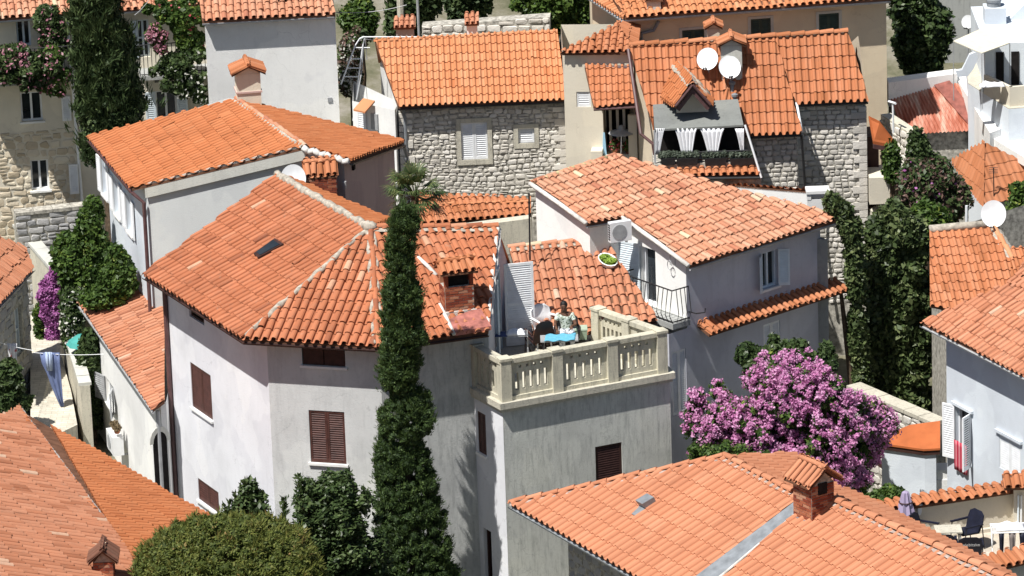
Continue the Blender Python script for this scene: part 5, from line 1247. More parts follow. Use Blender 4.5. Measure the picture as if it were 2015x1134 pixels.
# ---- patio, wall with tile coping ----
zp=3.2
mb=MB(); pp=[P(1700,1090,zp),P(1900,1180,zp),P(2120,1160,zp),P(2120,1020,zp),P(1960,1038,zp),P(1740,1062,zp)]
mb.prism(pp,-.3); mb.build('patio',MT['patio'],kind='structure')
WL=thing('patio_wall','cream patio wall with scalloped terracotta tile coping below the white house','wall',P(1850,1062,zp))
wa=P(1660,1088,zp);wb=P(1998,1036,zp); f=Fr(wa,wb); th=.28; zt1=f.uv(1850,988)[1]
m=MB(); m.obox(f,0,f.L,0,zt1,-th,0); m.build('wall_body',MT['cream_pale'],WL)
mm=MB(); 
pa=f.p(0,zt1+.02,.09);pb=f.p(f.L,zt1+.02,.09);pc=f.p(f.L,zt1+.07,-th/2);pd=f.p(0,zt1+.07,-th/2)
roofpart(WL,[pa,pb,pc,pd],'tile_orange',w=.22,ln=.5,rad=.065,name='coping_tiles',ext=.06)
pe=f.p(f.L,zt1+.02,-th-.1);pf=f.p(0,zt1+.02,-th-.1); roofpart(WL,[pe,pf,pd,pc],'tile_orange',w=.22,ln=.5,rad=.065,name='coping_tiles')
m=MB(); m.obox(f,0,f.L,zp+.001,zp+.08,.001,.1); m.build('skirting',MT['cream_pale'],WL)
GT=thing('gate_pier','rendered gate pier with small red tiled cap at the right edge of the patio','pier',P(2000,1040,zp))
g0=P(1994,1040,zp); m=MB(); m.box(g0[0],g0[0]+1.2,g0[1]-.2,g0[1]+.25,0,zt1+.25); m.build('pier',MT['cream_pale'],GT)
e=[A(g0[0]-.25,g0[1]-.45,zt1+.28),A(g0[0]+1.3,g0[1]-.45,zt1+.28),A(g0[0]+1.3,g0[1]+.05,zt1+.42),A(g0[0]-.25,g0[1]+.05,zt1+.42)]
roofpart(GT,e,'tile_orange',w=.2,ln=.5,rad=.07,name='cap_tiles')
LW=thing('front_patio_wall','low rendered wall with orange half round coping tiles at the lower right corner','wall',P(1960,1140,zp))
p0=P(1925,1120,3.9);p1=P(2080,1085,3.9); f=Fr(p0,p1); m=MB(); m.obox(f,0,f.L,2,3.85,-.25,0); m.build('wall_body',MT['concrete'],LW)
roofpart(LW,[f.p(0,3.86,.12),f.p(f.L,3.86,.12),f.p(f.L,4.02,-.25),f.p(0,4.02,-.25)],'tile_orange',w=.2,ln=.5,rad=.075,name='coping_tiles')
# ---- street ----
mb=MB(); q=[P(60,880,1.2),P(152,836,1.2),P(140,770,1.2),P(118,690,1.3),P(128,620,1.4),P(60,620,1.4)]
mb.prism(q,-1.3); mb.build('street',MT['street'],kind='structure')
wallthing('lane_wall','narrow pale lane wall with drainpipes beside the hanging laundry',[P(122,640,2.2),P(158,760,2.1)],2.1,.25,'coping','band')
for i in range(0): pass
# ================= VEGETATION =================
ML={}
ML['cypress']=m_leaf('cypress_leaf',[(0,(0.020,0.036,0.013)),(.5,(0.052,0.090,0.026)),(.9,(0.102,0.152,0.043)),(1,(0.145,0.196,0.065))],.15)
ML['conifer']=m_leaf('conifer_leaf',[(0,(0.017,0.031,0.013)),(.5,(0.039,0.067,0.022)),(1,(0.098,0.133,0.049))],.12)
ML['olive']=m_leaf('olive_green_leaf',[(0,(0.051,0.072,0.017)),(.5,(0.116,0.145,0.032)),(.85,(0.189,0.196,0.051)),(1,(0.290,0.174,0.072))],.3)
ML['dark']=m_leaf('dark_leaf',[(0,(0.019,0.032,0.013)),(.5,(0.048,0.080,0.026)),(1,(0.120,0.160,0.064))],.2,.4)
ML['green']=m_leaf('green_leaf',[(0,(0.026,0.052,0.013)),(.5,(0.065,0.117,0.026)),(.85,(0.117,0.182,0.039)),(1,(0.312,0.351,0.065))],.3,.45)
ML['ivy']=m_leaf('ivy_leaf',[(0,(0.022,0.035,0.014)),(.5,(0.064,0.096,0.032)),(1,(0.192,0.224,0.096))],.2,.45)
ML['pink']=m_leaf('bougainvillea_bract',[(0,(.44,.13,.32)),(.4,(.62,.26,.49)),(.8,(.74,.41,.63)),(1,(.82,.58,.75))],.35)
ML['magenta']=m_leaf('magenta_bract',[(0,(.24,.06,.21)),(.5,(.42,.14,.38)),(1,(.56,.26,.52))],.35)
ML['red']=m_leaf('red_flower',[(0,(.35,.03,.05)),(.5,(.50,.08,.10)),(1,(.6,.2,.25))],.3)
ML['rosy']=m_leaf('rosy_flower',[(0,(.30,.10,.14)),(.6,(.45,.20,.26)),(1,(.55,.38,.42))],.3)
ML['whitef']=m_leaf('white_flower',[(0,(.5,.5,.45)),(1,(.75,.75,.7))],.3)
ML['mauve']=m_leaf('dry_mauve_leaf',[(0,(.07,.05,.035)),(.5,(.16,.10,.08)),(1,(.30,.19,.17))],.25)
ML['palm']=m_leaf('palm_leaf',[(0,(0.022,0.043,0.013)),(.5,(0.065,0.108,0.032)),(1,(0.173,0.184,0.076))],.2)
ML['dry']=m_leaf('dry_leaf',[(0,(.10,.07,.04)),(1,(.30,.23,.13))],.2)
MT['lime']=m_leaf('lime_leaf',[(0,(.14,.25,.03)),(1,(.38,.55,.10))],.3)
def outline(rows,Y,nl,r,depth=.8,seed=3,slope=0,flow=.45):
    """lumps inside a silhouette. rows [(y,xl,xr)]; Y depth at the bottom, slope dY/dz"""
    rng=np.random.default_rng(seed); rows=sorted(rows); ys=np.array([q[0] for q in rows],float); xl=np.array([q[1] for q in rows],float); xr=np.array([q[2] for q in rows],float)
    yy=np.linspace(ys[0],ys[-1],60); ww=np.interp(yy,ys,xr)-np.interp(yy,ys,xl)+8; c=np.cumsum(ww); c/=c[-1]
    L=[]; sc=78.
    for i in range(nl):
        y=np.interp(rng.random(),c,yy); a,b=np.interp(y,ys,xl),np.interp(y,ys,xr); w=(b-a)/2; rp=r*rng.uniform(.7,1.25)
        th=rng.uniform(-math.pi,math.pi) ; 
        if math.sin(th)>0 and rng.random()<.4: th=-th
        f=rng.uniform(flow,1.0); wi=max(2,w-rp*sc*.8)
        px=(a+b)/2+wi*math.cos(th)*f; yo=math.sin(th)*f*(wi/sc)*depth
        p=PY(px,min(y+rp*sc*.3,ys[-1]) ,Y); p=p+A(0,yo,0)  # depth offset keeps its own height
        p[2]+=yo*.33
        L.append((p,(rp,rp,rp*rng.uniform(.85,1.3))))
    return L
def crown(lumps,n,size,mt,parent,name='crown',seed=5,core=.72,**kw):
    V,Fc,r=leafblob(lumps,n,size,seed=seed,**kw); mb=MB(); mb.addnp(V,Fc,r)
    rng=np.random.default_rng(seed)
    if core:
        for (c,rr) in lumps: mb.ball(c,rr[0]*core,rr[1]*core,rr[2]*core,7,5,0,rng.random()*.15,jit=.12)  # core balls take the darkest leaf tones, inner shade put into the colour
    return mb.build(name,ML[mt],parent,fix=False)
def trunk(parent,pts,rad,name='trunk'):
    m=MB(); m.tube(pts,rad,7); return m.build(name,MT['bark'],parent)
# hero cypress
Yc=-10.55
rows=[(408,775,818),(434,764,828),(464,758,824),(494,758,818),(524,756,822),(549,754,817),(564,753,832),(586,751,837),(602,749,831),(616,747,821),(639,746,842),(659,747,847),(676,753,831),(694,744,827),(724,740,834),(746,744,829),(756,751,822),(766,773,808)]
base=A(*PY(822,1134,Yc)[:2],0)
CY=thing('cypress_tree','tall slim dark green cypress standing in front of the corner house','tree',base)
L1_=outline(rows,Yc,620,.085,.75,seed=3,flow=.55)
rows2=[(768,772,826),(776,764,848),(790,749,851),(800,742,848),(815,740,861),(835,736,858),(850,737,840),(862,739,830),(885,736,846),(900,735,852),(950,735,868),(1000,736,880),(1060,732,892),(1134,730,906),(1260,735,910)]
L2_=outline(rows2,Yc,1150,.095,.6,seed=4,flow=.6)
LL=L1_+L2_
crown(LL,70000,.030,'cypress',CY,seed=8,elong=3,outw=.45,up=.2,core=.9,shell=(.7,1.2))
cs=np.array([l[0] for l in LL]); rng=np.random.default_rng(14); k_=11000; ii=rng.integers(0,len(cs),k_); ax=np.interp(cs[ii][:,2],[0,7],[cs[-1][0],cs[0][0]])
c2=cs[ii]+rng.normal(size=(k_,3))*.055; xm=A(*PY(795,600,Yc)); od=c2-np.stack([np.full(k_,cs[:,0].mean()),np.full(k_,Yc),c2[:,2]],1); od/=np.linalg.norm(od,axis=1)[:,None]+1e-6
d2=od*.55+rng.normal(size=(k_,3))*.25+A(0,-.1,.95); d2/=np.linalg.norm(d2,axis=1)[:,None]
V,Fc,r=spray(c2,d2,9,.115,.017,.30,seed=3); mb=MB(); mb.addnp(V,Fc,np.clip(r*.85+.12,0,1)); mb.build('sprays',ML['cypress'],CY,fix=False)
# fine sprays
trunk(CY,[base,base+A(0,0,1.5),PY(800,1000,Yc),PY(795,780,Yc),PY(792,740,Yc),PY(790,450,Yc)],[.2,.17,.13,.11,.09,.03])
# conifer top left
Yk=11.
rows=[(-60,130,240),(0,132,246),(50,128,262),(100,134,276),(150,140,286),(200,144,292),(245,150,285),(275,152,225),(300,160,200)]
base=A(*PY(215,300,Yk)[:2],0)
CF=thing('dark_conifer','huge dark conifer with drooping sprays in front of the flowery house','tree',base)
L_=outline(rows,Yk,420,.24,.8,seed=9)
cs=np.array([l[0] for l in L_]); rng=np.random.default_rng(4)
crown(L_,52000,.075,'conifer',CF,seed=10,elong=2.4,outw=.4,up=.3,core=.72,shell=(.6,1.15))
c2=cs[rng.integers(0,len(cs),1500)]+rng.normal(size=(1500,3))*.16+A(0,-.12,0); d2=rng.normal(size=(1500,3))*.3+A(0,-.4,.9); d2/=np.linalg.norm(d2,axis=1)[:,None]
V,Fc,r=spray(c2,d2,12,.30,.035,.28,seed=3); mb=MB(); mb.addnp(V,Fc,r*.8+.2); mb.build('sprays',ML['conifer'],CF,fix=False)
trunk(CF,[base,PY(215,200,Yk+.3),PY(205,0,Yk+.3)],[.3,.25,.12])
# round olive-green bush bottom
Yb=-19.5
rows=[(1040,465,535),(1048,425,572),(1060,368,610),(1076,315,636),(1098,276,652),(1120,256,660),(1150,244,664),(1200,235,670),(1280,240,665)]
base=A(*PY(450,1134,Yb)[:2],0)
BU=thing('round_bush','big round olive green bush with reddish tips at the bottom of the picture','bush',base)
cB=PY(452,1140,Yb); rng=np.random.default_rng(77); L_=[]; BK=rng.normal(size=(26,3)); BK/=np.linalg.norm(BK,axis=1)[:,None]; BW=rng.uniform(-.16,.12,26)
def bulge(d):
    u=d/np.linalg.norm(d); return 1+sum(w*math.exp(-((1-u@b_)*9)) for b_,w in zip(BK,BW))
for k in range(1600):
    d=rng.normal(size=3); d[2]=abs(d[2])-.25; d/=np.linalg.norm(d); e=np.sign(d)*np.abs(d)**.88; rr_=.11*rng.uniform(.6,1.5); L_.append((cB+e*A(2.28,1.7,1.24)*rng.uniform(.90,1.0)*bulge(d),(rr_,rr_,rr_)))
mb=MB(); mb.ball(cB,1.9,1.5,1.1,28,18,jit=.02); mb.build('inner_foliage',ML['olive'],BU,fix=False,smooth=True)
k_=900; ii=rng.integers(0,len(L_),k_); c2=np.array([L_[q][0] for q in ii]); d2=(c2-cB)/A(2.1,1.7,1.2); d2/=np.linalg.norm(d2,axis=1)[:,None]; d2=d2*.7+A(0,0,.5)+rng.normal(size=(k_,3))*.2; d2/=np.linalg.norm(d2,axis=1)[:,None]
V,Fc,r=spray(c2+d2*.08,d2,9,.17,.03,.35,seed=5); mb=MB(); mb.addnp(V,Fc,np.clip(r*.6+.4,0,1)); mb.build('shoots',ML['olive'],BU,fix=False)
crown(L_,150000,.036,'olive',BU,seed=13,elong=2.2,outw=.5,up=.5,core=.85,shell=(.7,1.25)); trunk(BU,[base,base+A(0,0,1.2)],.12)
# dark shrubs before the main house
for i,(rows,Y,nl,lab,n) in enumerate([([(950,486,498),(965,470,515),(985,440,535),(1010,425,545),(1060,425,560)],-13.2,100,'small dark shrub with upright tips left of the round bush top',9000),
    ([(935,668,690),(950,600,700),(975,570,735),(1010,560,752),(1060,570,765),(1134,600,775),(1250,600,780)],-13.4,540,'dark glossy shrub with upright branches at the foot of the cypress',46000)]):
    base=A(*PY((rows[2][1]+rows[2][2])/2,rows[-1][0],Y)[:2],0)
    B_=thing('dark_shrub',lab,'shrub',base); L_=outline(rows,Y,nl,.17,.7,seed=20+i,flow=.1)
    crown(L_,n,.07,'dark',B_,seed=21+i,elong=1.8,outw=.3,up=.8,core=.6,shell=(.6,1.2))
    # upright shoots
    rng=np.random.default_rng(i); m=MB(); cc=[];dd=[]
    tips={0:[(487,945),(462,975),(510,972),(448,990)],1:[(684,930),(672,945),(590,938),(610,950),(635,960),(560,985),(718,965)]}[i]
    for (x,y) in tips:
        for s_ in range(14): cc.append(PY(x+rng.normal()*2.5,y+s_*4,Y+rng.normal()*.1)); dd.append(A(rng.normal()*.5,rng.normal()*.5,1))
    V,Fc,r=spray(np.array(cc),np.array(dd),12,.13,.05,.5,seed=i); m.addnp(V,Fc,r); m.build('shoots',ML['dark'],B_,fix=False); trunk(B_,[base,PY((rows[0][1]+rows[0][2])/2,rows[2][0],Y)],[.06,.03])
# tiny wall with orange tiles between shrubs
LWs=wallthing('low_tiled_wall','low wall with broken orange coping tiles between the shrubs below the brown shutters',[P(525,1000,1.6),P(740,985,1.6)],1.6,.25,'concrete')
f=Fr(P(525,1000,1.6),P(740,985,1.6)); roofpart(LWs,[f.p(0,1.6,.12),f.p(f.L,1.6,.12),f.p(f.L,1.75,-.2),f.p(0,1.75,-.2)],'tile_old',w=.22,ln=.45,rad=.08,jit=2,name='coping_tiles')
# bougainvillea hero
Yg=-8.2
rows=[(718,1448,1622),(735,1430,1668),(755,1424,1690),(775,1420,1705),(800,1345,1712),(830,1328,1725),(860,1326,1718),(890,1335,1722),(920,1420,1725),(950,1560,1722),(972,1630,1712)]
base=A(*PY(1560,980,Yg)[:2],0)
BG=thing('bougainvillea','huge bougainvillea covered in pink blossom in front of the lilac grey wall','bougainvillea',base)
L_=outline(rows,Yg,420,.22,.55,seed=30,flow=.2); crown(L_,22000,.085,'green',BG,name='foliage',seed=31,core=.7)
L2=[(c+A(0,-.12,.06),(q[0]*.95,q[1]*.95,q[2]*.95)) for c,q in L_ if random.random()<.93]
# clusters of bracts
rng=np.random.default_rng(5); V=[];cl=[]
for c,q in L2:
    for k in range(9):
        d=rng.normal(size=3); d[1]-=.7; d[2]+=.35; d/=np.linalg.norm(d); cl.append((c+d*np.array(q)*rng.uniform(.85,1.15),(.085*rng.uniform(.6,1.5),)*3))
V,Fc,r=leafblob(cl,80000,.052,seed=33,elong=1.3,outw=.4,up=.3,shell=(.3,1.05)); mb=MB(); mb.addnp(V,Fc,r); mb.build('blossom',ML['pink'],BG,fix=False)
# trailing sprays towards the right
L3=outline([(790,1690,1730),(812,1690,1758),(830,1680,1775),(850,1680,1768),(880,1690,1740),(910,1700,1732)],Yg+.6,110,.13,.6,seed=35); crown(L3,3000,.075,'green',BG,name='foliage',seed=51,core=.5); V,Fc,r=leafblob([(c,(.12,.12,.12)) for c,q in L3],13000,.05,seed=34,shell=(.2,1.6)); mb=MB(); mb.addnp(V,Fc,r); mb.build('blossom',ML['pink'],BG,fix=False)
crown(outline([(682,1540,1600),(690,1445,1490),(700,1440,1655),(722,1460,1665)],Yg+.9,90,.17,.6,seed=36),11000,.08,'dark',BG,name='foliage',seed=37)
trunk(BG,[base,PY(1560,860,Yg+.3)],[.12,.06])
HG=thing('green_hedge','low green hedge between the grey tower and the foreground tiled roof','hedge',A(*PY(1430,915,-10)[:2],0))
crown(outline([(892,1400,1480),(900,1360,1525),(910,1335,1545),(925,1330,1545),(1000,1340,1540)],-10.2,120,.16,.8,seed=38),12000,.05,'green',HG,seed=39)
# left bougainvillea, hanging
Yl=8.2
rows=[(524,98,124),(545,80,126),(565,66,128),(590,68,129),(620,78,125),(645,88,120),(668,92,114)]
BL2=thing('hanging_bougainvillea','magenta bougainvillea hanging over the garden wall on the left','bougainvillea',A(*PY(105,670,Yl)[:2],0))
L_=outline(rows,Yl,90,.12,.5,seed=40,flow=.1); V,Fc,r=leafblob([(c,(q[0],)*3) for c,q in L_],17000,.06,seed=41,shell=(.5,1.25)); mb=MB(); mb.addnp(V,Fc,r); mb.build('blossom',ML['magenta'],BL2,fix=False)
crown(outline([(600,62,90),(640,64,92),(690,70,100)],Yl+.1,40,.12,.5,seed=42)+outline([(540,75,125),(660,95,112)],Yl+.25,30,.11,.4,seed=42),4500,.07,'green',BL2,name='foliage',seed=43)
# left garden shrubs
for nm,lab,rows,Y,nl,n,mt,sz,cat in [
 ('garden_tree','leafy green garden tree with yellowish sprigs left of the long house',[(398,168,198),(420,150,205),(450,140,212),(480,100,225),(510,95,235),(540,105,240),(575,115,235),(600,120,225)],6.0,260,26000,'green',.085,'tree'),
 ('garden_shrub','dense green shrub tucked against the corner where the long and corner houses meet',[(488,215,240),(510,215,262),(530,200,270),(550,180,276),(572,160,262),(590,150,215)],3.4,120,14000,'green',.08,'shrub'),
 ('flowering_shrub','dark green shrub with small white flowers above the teal parasol',[(575,120,170),(600,115,175),(640,118,160),(680,128,165)],5.4,90,8000,'dark',.08,'shrub'),
 ('courtyard_shrub','dark shrub below the teal parasol beside the small white house',[(655,160,190),(690,150,196),(730,150,196),(780,165,196),(830,178,198)],3.5,90,9000,'dark',.085,'shrub'),
 ('laurel_bush','very dark bush against the stone house at the left edge',[(715,0,40),(740,-20,55),(780,-20,62),(805,-10,58)],1.2,80,8000,'dark',.10,'bush'),
 ('ivy_column','ivy climbing the right hand corner of the lilac grey house',[(392,1620,1655),(410,1630,1680),(440,1650,1692),(480,1658,1702),(540,1664,1704),(620,1668,1706),(700,1672,1710),(765,1680,1716)],-1.6,170,17000,'ivy',.085,'ivy'),
 ('ivy_hedge','tall wall of dark ivy beside the bright white house on the right',[(405,1735,1785),(425,1705,1815),(450,1692,1830),(500,1686,1838),(560,1684,1842),(640,1684,1846),(720,1686,1848),(800,1690,1848)],-.4,650,60000,'ivy',.10,'ivy'),
 ('green_creeper','bright green creeper along the garden wall below the pinkish shrub',[(408,1790,1850),(425,1785,1880),(450,1800,1885),(480,1815,1850)],2.0,80,8000,'green',.09,'creeper'),
 ('pinkish_shrub','large shrub with faded pink flowers in front of the orange hipped house',[(325,1780,1880),(345,1765,1905),(370,1765,1918),(395,1775,1915),(420,1790,1895)],5.2,200,6000,'mauve',.085,'shrub'),
 ('spiky_green_tree','pointed dark green tree in front of the rusty shed',[(258,1796,1808),(280,1785,1830),(305,1780,1850),(330,1778,1880),(360,1800,1890)],7.5,150,14000,'dark',.08,'tree'),
 ('corner_shrub','bright green shrub behind the white dish at the right edge',[(368,1995,2010),(385,1985,2030),(420,1972,2040),(450,1965,2040),(490,1980,2035)],2.6,120,11000,'green',.09,'shrub'),
 ('balcony_plant','small green plant beside the stone house side balcony',[(285,1742,1762),(305,1738,1770),(330,1742,1768),(345,1748,1765)],8.0,40,4000,'green',.07,'plant'),
 ('fig_tree','full dark leafy tree at the top right behind the beige house',[(-60,1750,1850),(0,1746,1856),(40,1750,1884),(80,1752,1882),(110,1760,1868),(138,1780,1855)],22.,320,26000,'dark',.12,'tree'),
 ('umbrella_tree','small round dark tree with visible trunk behind the white annex',[(5,690,735),(20,665,750),(40,662,752),(55,672,745)],27.,90,9000,'green',.10,'tree'),
 ('rose_bush','pinkish brown bush with pale flowers in the gap behind the ladder frame',[(68,690,720),(85,668,712),(110,668,705),(135,672,705),(165,672,705)],22.,60,6000,'mauve',.09,'bush'),
 ('pine_tree','dark loose pine behind the tiled chimney at the top centre',[(-50,750,900),(0,752,880),(20,755,870),(45,745,850),(62,760,830)],31.,200,16000,'conifer',.12,'tree'),
 ('cedar_tree','grey green cedar above the mossy stone wall',[(-50,860,1000),(0,870,975),(20,875,965),(36,880,950)],33.,160,12000,'conifer',.12,'tree'),
 ('ivy_bank','bright ivy covered tree between the mossy wall and the beige house',[(-50,990,1180),(0,985,1178),(30,1060,1178),(60,1080,1178),(98,1098,1150)],23.,330,30000,'green',.11,'tree'),
]:
    base=A(*PY((rows[-2][1]+rows[-2][2])/2,rows[-1][0],Y)[:2],gz(0,Y))
    T_=thing(nm,lab,cat,base); L_=outline(rows,Y,nl,.26 if Y>15 else .19,.6,seed=hash(nm)%97 if False else len(lab)*3+len(nm),flow=.1)
    crown(L_,n,sz,mt,T_,seed=len(lab),elong=1.7,outw=.45,up=.3,core=.7,shell=(.65,1.15))
    mid_=PY((rows[1][1]+rows[1][2])/2,(rows[0][0]+rows[-1][0])/2,Y+.1); trunk(T_,[base,mid(base,mid_)+A(.05,.03,0),mid_],[.13,.1,.05])
    if nm in('pinkish_shrub','rose_bush'):
        V,Fc,r=leafblob([(c+A(0,-.1,.05),q) for c,q in L_[::3]],150 if nm=='pinkish_shrub' else 900,.06,seed=6,shell=(.9,1.15)); mb=MB(); mb.addnp(V,Fc,r); mb.build('flowers',ML['magenta' if nm=='pinkish_shrub' else 'whitef'],T_,fix=False,kind='stuff')
        V,Fc,r=leafblob(L_,int(n*1.8),sz,seed=9,shell=(.7,1.15)); mb=MB(); mb.addnp(V,Fc,r); mb.build('foliage',ML['dark'],T_,fix=False)
    if nm=='flowering_shrub':
        V,Fc,r=leafblob([(c+A(0,-.1,.05),q) for c,q in L_[::2]],260,.06,seed=6,shell=(.9,1.15)); mb=MB(); mb.addnp(V,Fc,r); mb.build('flowers',ML['whitef'],T_,fix=False,kind='stuff')
# palm
Yp=-2.2; pc=PY(816,384,Yp)
PM=thing('fan_palm','fan palm with ragged fronds behind the top of the cypress','palm',pc*A(1,1,0))
trunk(PM,[pc*A(1,1,0),pc*A(1,1,.5),pc],[.13,.12,.10])
rng=np.random.default_rng(2)
for k in range(36):
    el=rng.uniform(-.7,1.35); az=rng.uniform(0,2*math.pi); d=A(math.cos(az)*math.cos(el),math.sin(az)*math.cos(el),math.sin(el)); Ls=.48*rng.uniform(.8,1.15); o=pc+d*Ls
    side=np.cross(d,A(0,0,1)); side/=np.linalg.norm(side)+1e-6; nn=np.cross(side,d); m=MB(); m.tube([pc,pc+d*Ls*.6,o],.012,4,r=.3)
    for j in range(17):
        a=(j-8)/8*1.5; dd=d*math.cos(a)+side*math.sin(a); ln=.50*(1-.18*abs(a))*rng.uniform(.85,1.1); w=np.cross(dd,nn)*.018; tip=o+dd*ln-A(0,0,.10+.05*rng.random()); md=o+dd*ln*.6
        m.add([o-w*.4,md-w,tip,md+w,o+w*.4],[(0,1,2,3,4)],r=float(np.clip(rng.random()*.7+.3*(el>.2),0,1)))
    m.build('frond',ML['palm'] if el>-.25 else ML['dry'],PM,fix=False)
# balcony flowers & climbers on flowery house
f,u0,u1,z=BALC[0]
def plantrow(name,lab,rows,Y,nl,n,mt,fl,nf,parent=None,grp=None,cat='plants',r=.13):
    T_=thing(name,lab,cat,PY((rows[-1][1]+rows[-1][2])/2,rows[-1][0],Y),grp); L_=outline(rows,Y,nl,r,.5,seed=len(lab),flow=.0)
    crown(L_,n,.085,mt,T_,name='foliage',seed=len(lab)+1,core=.6)
    if fl: V,Fc,r_=leafblob([(c+A(0,-.08,.03),q) for c,q in L_[::2]],nf,.065,seed=7,shell=(.85,1.2)); mb=MB(); mb.addnp(V,Fc,r_); mb.build('flowers',ML[fl],T_,fix=False,kind='stuff')
Yf=float(f.p(0,0)[1])-1.0
plantrow('balcony_flowers','pink and red flowers crowding the left upper balcony',[(95,-20,60),(110,-20,110),(130,-20,128),(150,-20,125),(162,-20,118)],Yf,150,12000,'dark','rosy',900)
plantrow('balcony_creeper','leafy creeper with small red blooms trailing beside the conifer trunk',[(100,75,140),(125,78,142),(150,72,142),(172,75,138),(180,95,135)],Yf+.1,60,5000,'green','rosy',250)
plantrow('wall_climber','brownish climber on the wall right of the top left balcony door',[(18,68,125),(45,62,136),(75,66,140),(105,60,140)],Yf+.8,130,11000,'dark','rosy',160)
plantrow('balcony_vine','leafy green vine draped over the right balcony of the flowery house',[(8,275,405),(30,300,408),(60,330,410),(90,335,410),(102,345,410)],Yf+.5,120,11000,'green','red',60)
plantrow('potted_balcony_plants','row of potted plants hanging from the right balcony of the flowery house',[(108,300,408),(128,285,410),(150,282,412),(200,392,412)],Yf+.15,90,7000,'dark','whitef',260)
plantrow('red_balcony_flowers','red and white flowers beside the open balcony door of the flowery house',[(50,285,325),(75,285,335),(95,300,335)],Yf+.2,25,1600,'green','rosy',420)
plantrow('agave_bed','row of small spiky green plants along the scalloped patio wall',[(962,1735,1770),(972,1700,1800),(985,1695,1790)],-11.3,60,5000,'green',None,0)
# ================= OBJECTS =================
def ell(c,ax1,ax2,n=24): return [c+ax1*math.cos(t)+ax2*math.sin(t) for t in np.linspace(0,2*math.pi,n,endpoint=False)]
def dish(label,c,r,az,el,mount,grp=None,lnb=True):
    """c centre; az: 0 faces camera, + right"""
    d=A(math.sin(az)*math.cos(el),-math.cos(az)*math.cos(el),math.sin(el)); u=np.cross(d,A(0,0,1)); u/=np.linalg.norm(u); v=np.cross(u,d)
    o=thing('satellite_dish',label,'satellite dish',mount,grp); m=MB(); n=28; rings=[(0,0),(.35,.02),(.7,.08),(1,.17)]
    V=[c-d*.17*r]; 
    for f_,h in rings[1:]: V+=[c+d*(h-.17)*r+(u*math.cos(t)*.92+v*math.sin(t))*r*f_ for t in np.linspace(0,2*math.pi,n,endpoint=False)]
    Fs=[(0,1+(i+1)%n,1+i) for i in range(n)]+[(1+k*n+i,1+k*n+(i+1)%n,1+(k+1)*n+(i+1)%n,1+(k+1)*n+i) for k in range(2) for i in range(n)]
    m.add(V,Fs); V2=[p-d*.012 for p in V]; m.add(V2,Fs); 
    for i in range(n): 
        a,b=V[1+2*n+i],V[1+2*n+(i+1)%n]; m.quad(a,b,b-d*.012,a-d*.012)
    m.build('reflector',MT['dish'],o,fix=False,smooth=True)
    if lnb:
        m=MB(); e=c-v*r*.97; tip=c-v*r*1.0+d*r*.55; m.tube([e,tip],.012,5); m.build('feed_arm',MT['black'],o)
        m=MB(); m.tube([tip,tip-d*.1],.03,8); m.tube([tip+u*.06,tip+u*.06-d*.08],.025,6); m.build('receiver',MT['black'],o)
    m=MB(); m.tube([np.array(mount,float),A(c[0],c[1],max(mount[2]+.1,c[2]-r*.5))-d*.12,c-d*.1],.022,6); m.build('mast',MT['grey'],o); return o
c=PY(1392,116,SV(1392,150,pl6)[1]-.15); dish('white dish on the orange roof, left one of the two beside the chimney',c,.31,R(-12),R(32),SV(1396,148,pl6))
c=PY(1436,132,SV(1436,172,pl6)[1]-.1); dish('white dish on the orange roof, right one in front of the chimney',c,.32,R(8),R(32),SV(1440,170,pl6))
c=PY(1955,421,-1.2); dish('large white dish on the ridge of the ochre tile roof',c,.34,R(-6),R(20),SV(1962,462,pl16))
c=PY(1904,43,22); dish('small white dish high up before the concrete wall',c,.2,R(-20),R(20),c-A(0,-.1,1.2))
c=PY(577,352,K[1]-.9); dish('white dish rising behind the ridge of the corner house roof',c,.36,R(-15),R(15),c-A(0,-.1,1.5),lnb=False)
# roof vents pipes
for lab,px,py,pl in (('small white capped vent pipe low on the bright orange roof near the awning',1441,176,pl6),('short white vent pipe just above the grey awning slab',1446,200,pl6)):
    o=thing('vent_pipe',lab,'vent pipe',SV(px,py,pl)); m=MB(); q=SV(px,py,pl); m.lathe(q,[(.07,-.05),(.06,.1),(.05,.12),(.09,.14),(.09,.2),(0,.24)],10); m.build('pipe_body',MT['zinc'],o,smooth=False)
# AC units
def ac(label,fr,u,z,w,h,d,mtn='plastic',fan=True):
    o=thing('air_conditioner',label,'air conditioner',fr.p(u,z,.1)); m=MB(); m.obox(fr,u,u+w,z,z+h,.12,.12+d); m.build('casing',MT[mtn],o)
    m=MB(); cx,cz=u+w*.42,z+h*.5; 
    pts=ell(fr.p(cx,cz,.12+d),fr.u*h*.38,fr.v*h*.38,16); m.prism(pts,0,vec=fr.n*.012); m.build('fan_grille',MT['grey'],o)
    m=MB(); 
    for k in range(7): m.obox(fr,u-.012,u,z+.06+k*h*.12,z+.06+k*h*.12+.03,.16,.1+d)
    m.build('side_louvres',MT['black'],o)
    m=MB(); 
    for x in (u+.12,u+w-.15): m.obox(fr,x,x+.04,z-.04,z-.001,.0,.12+d)
    m.build('bracket',MT['grey'],o); return o
f=fr8[6]; q=f.uv(1240,476); 
fa=fr8[0]; qa=fa.uv(1195,470)
g=Fr(PY(1193,470,f.p(.3,0)[1]-.45)[:2],PY(1234,462,f.p(.3,0)[1]-.25)[:2]); zac=PY(1193,474,f.p(.3,0)[1]-.5)[2]
o=ac('white outdoor unit hung under the pale roof above the louvered door',g,-.0,zac,.56,.5,.16)
f=f11[0]; q=f.uv(247,868); ac('white outdoor unit low on the small white house wall',f,q[0]-.45,q[1]-.25,.8,.5,.28)
q=f.uv(250,850)
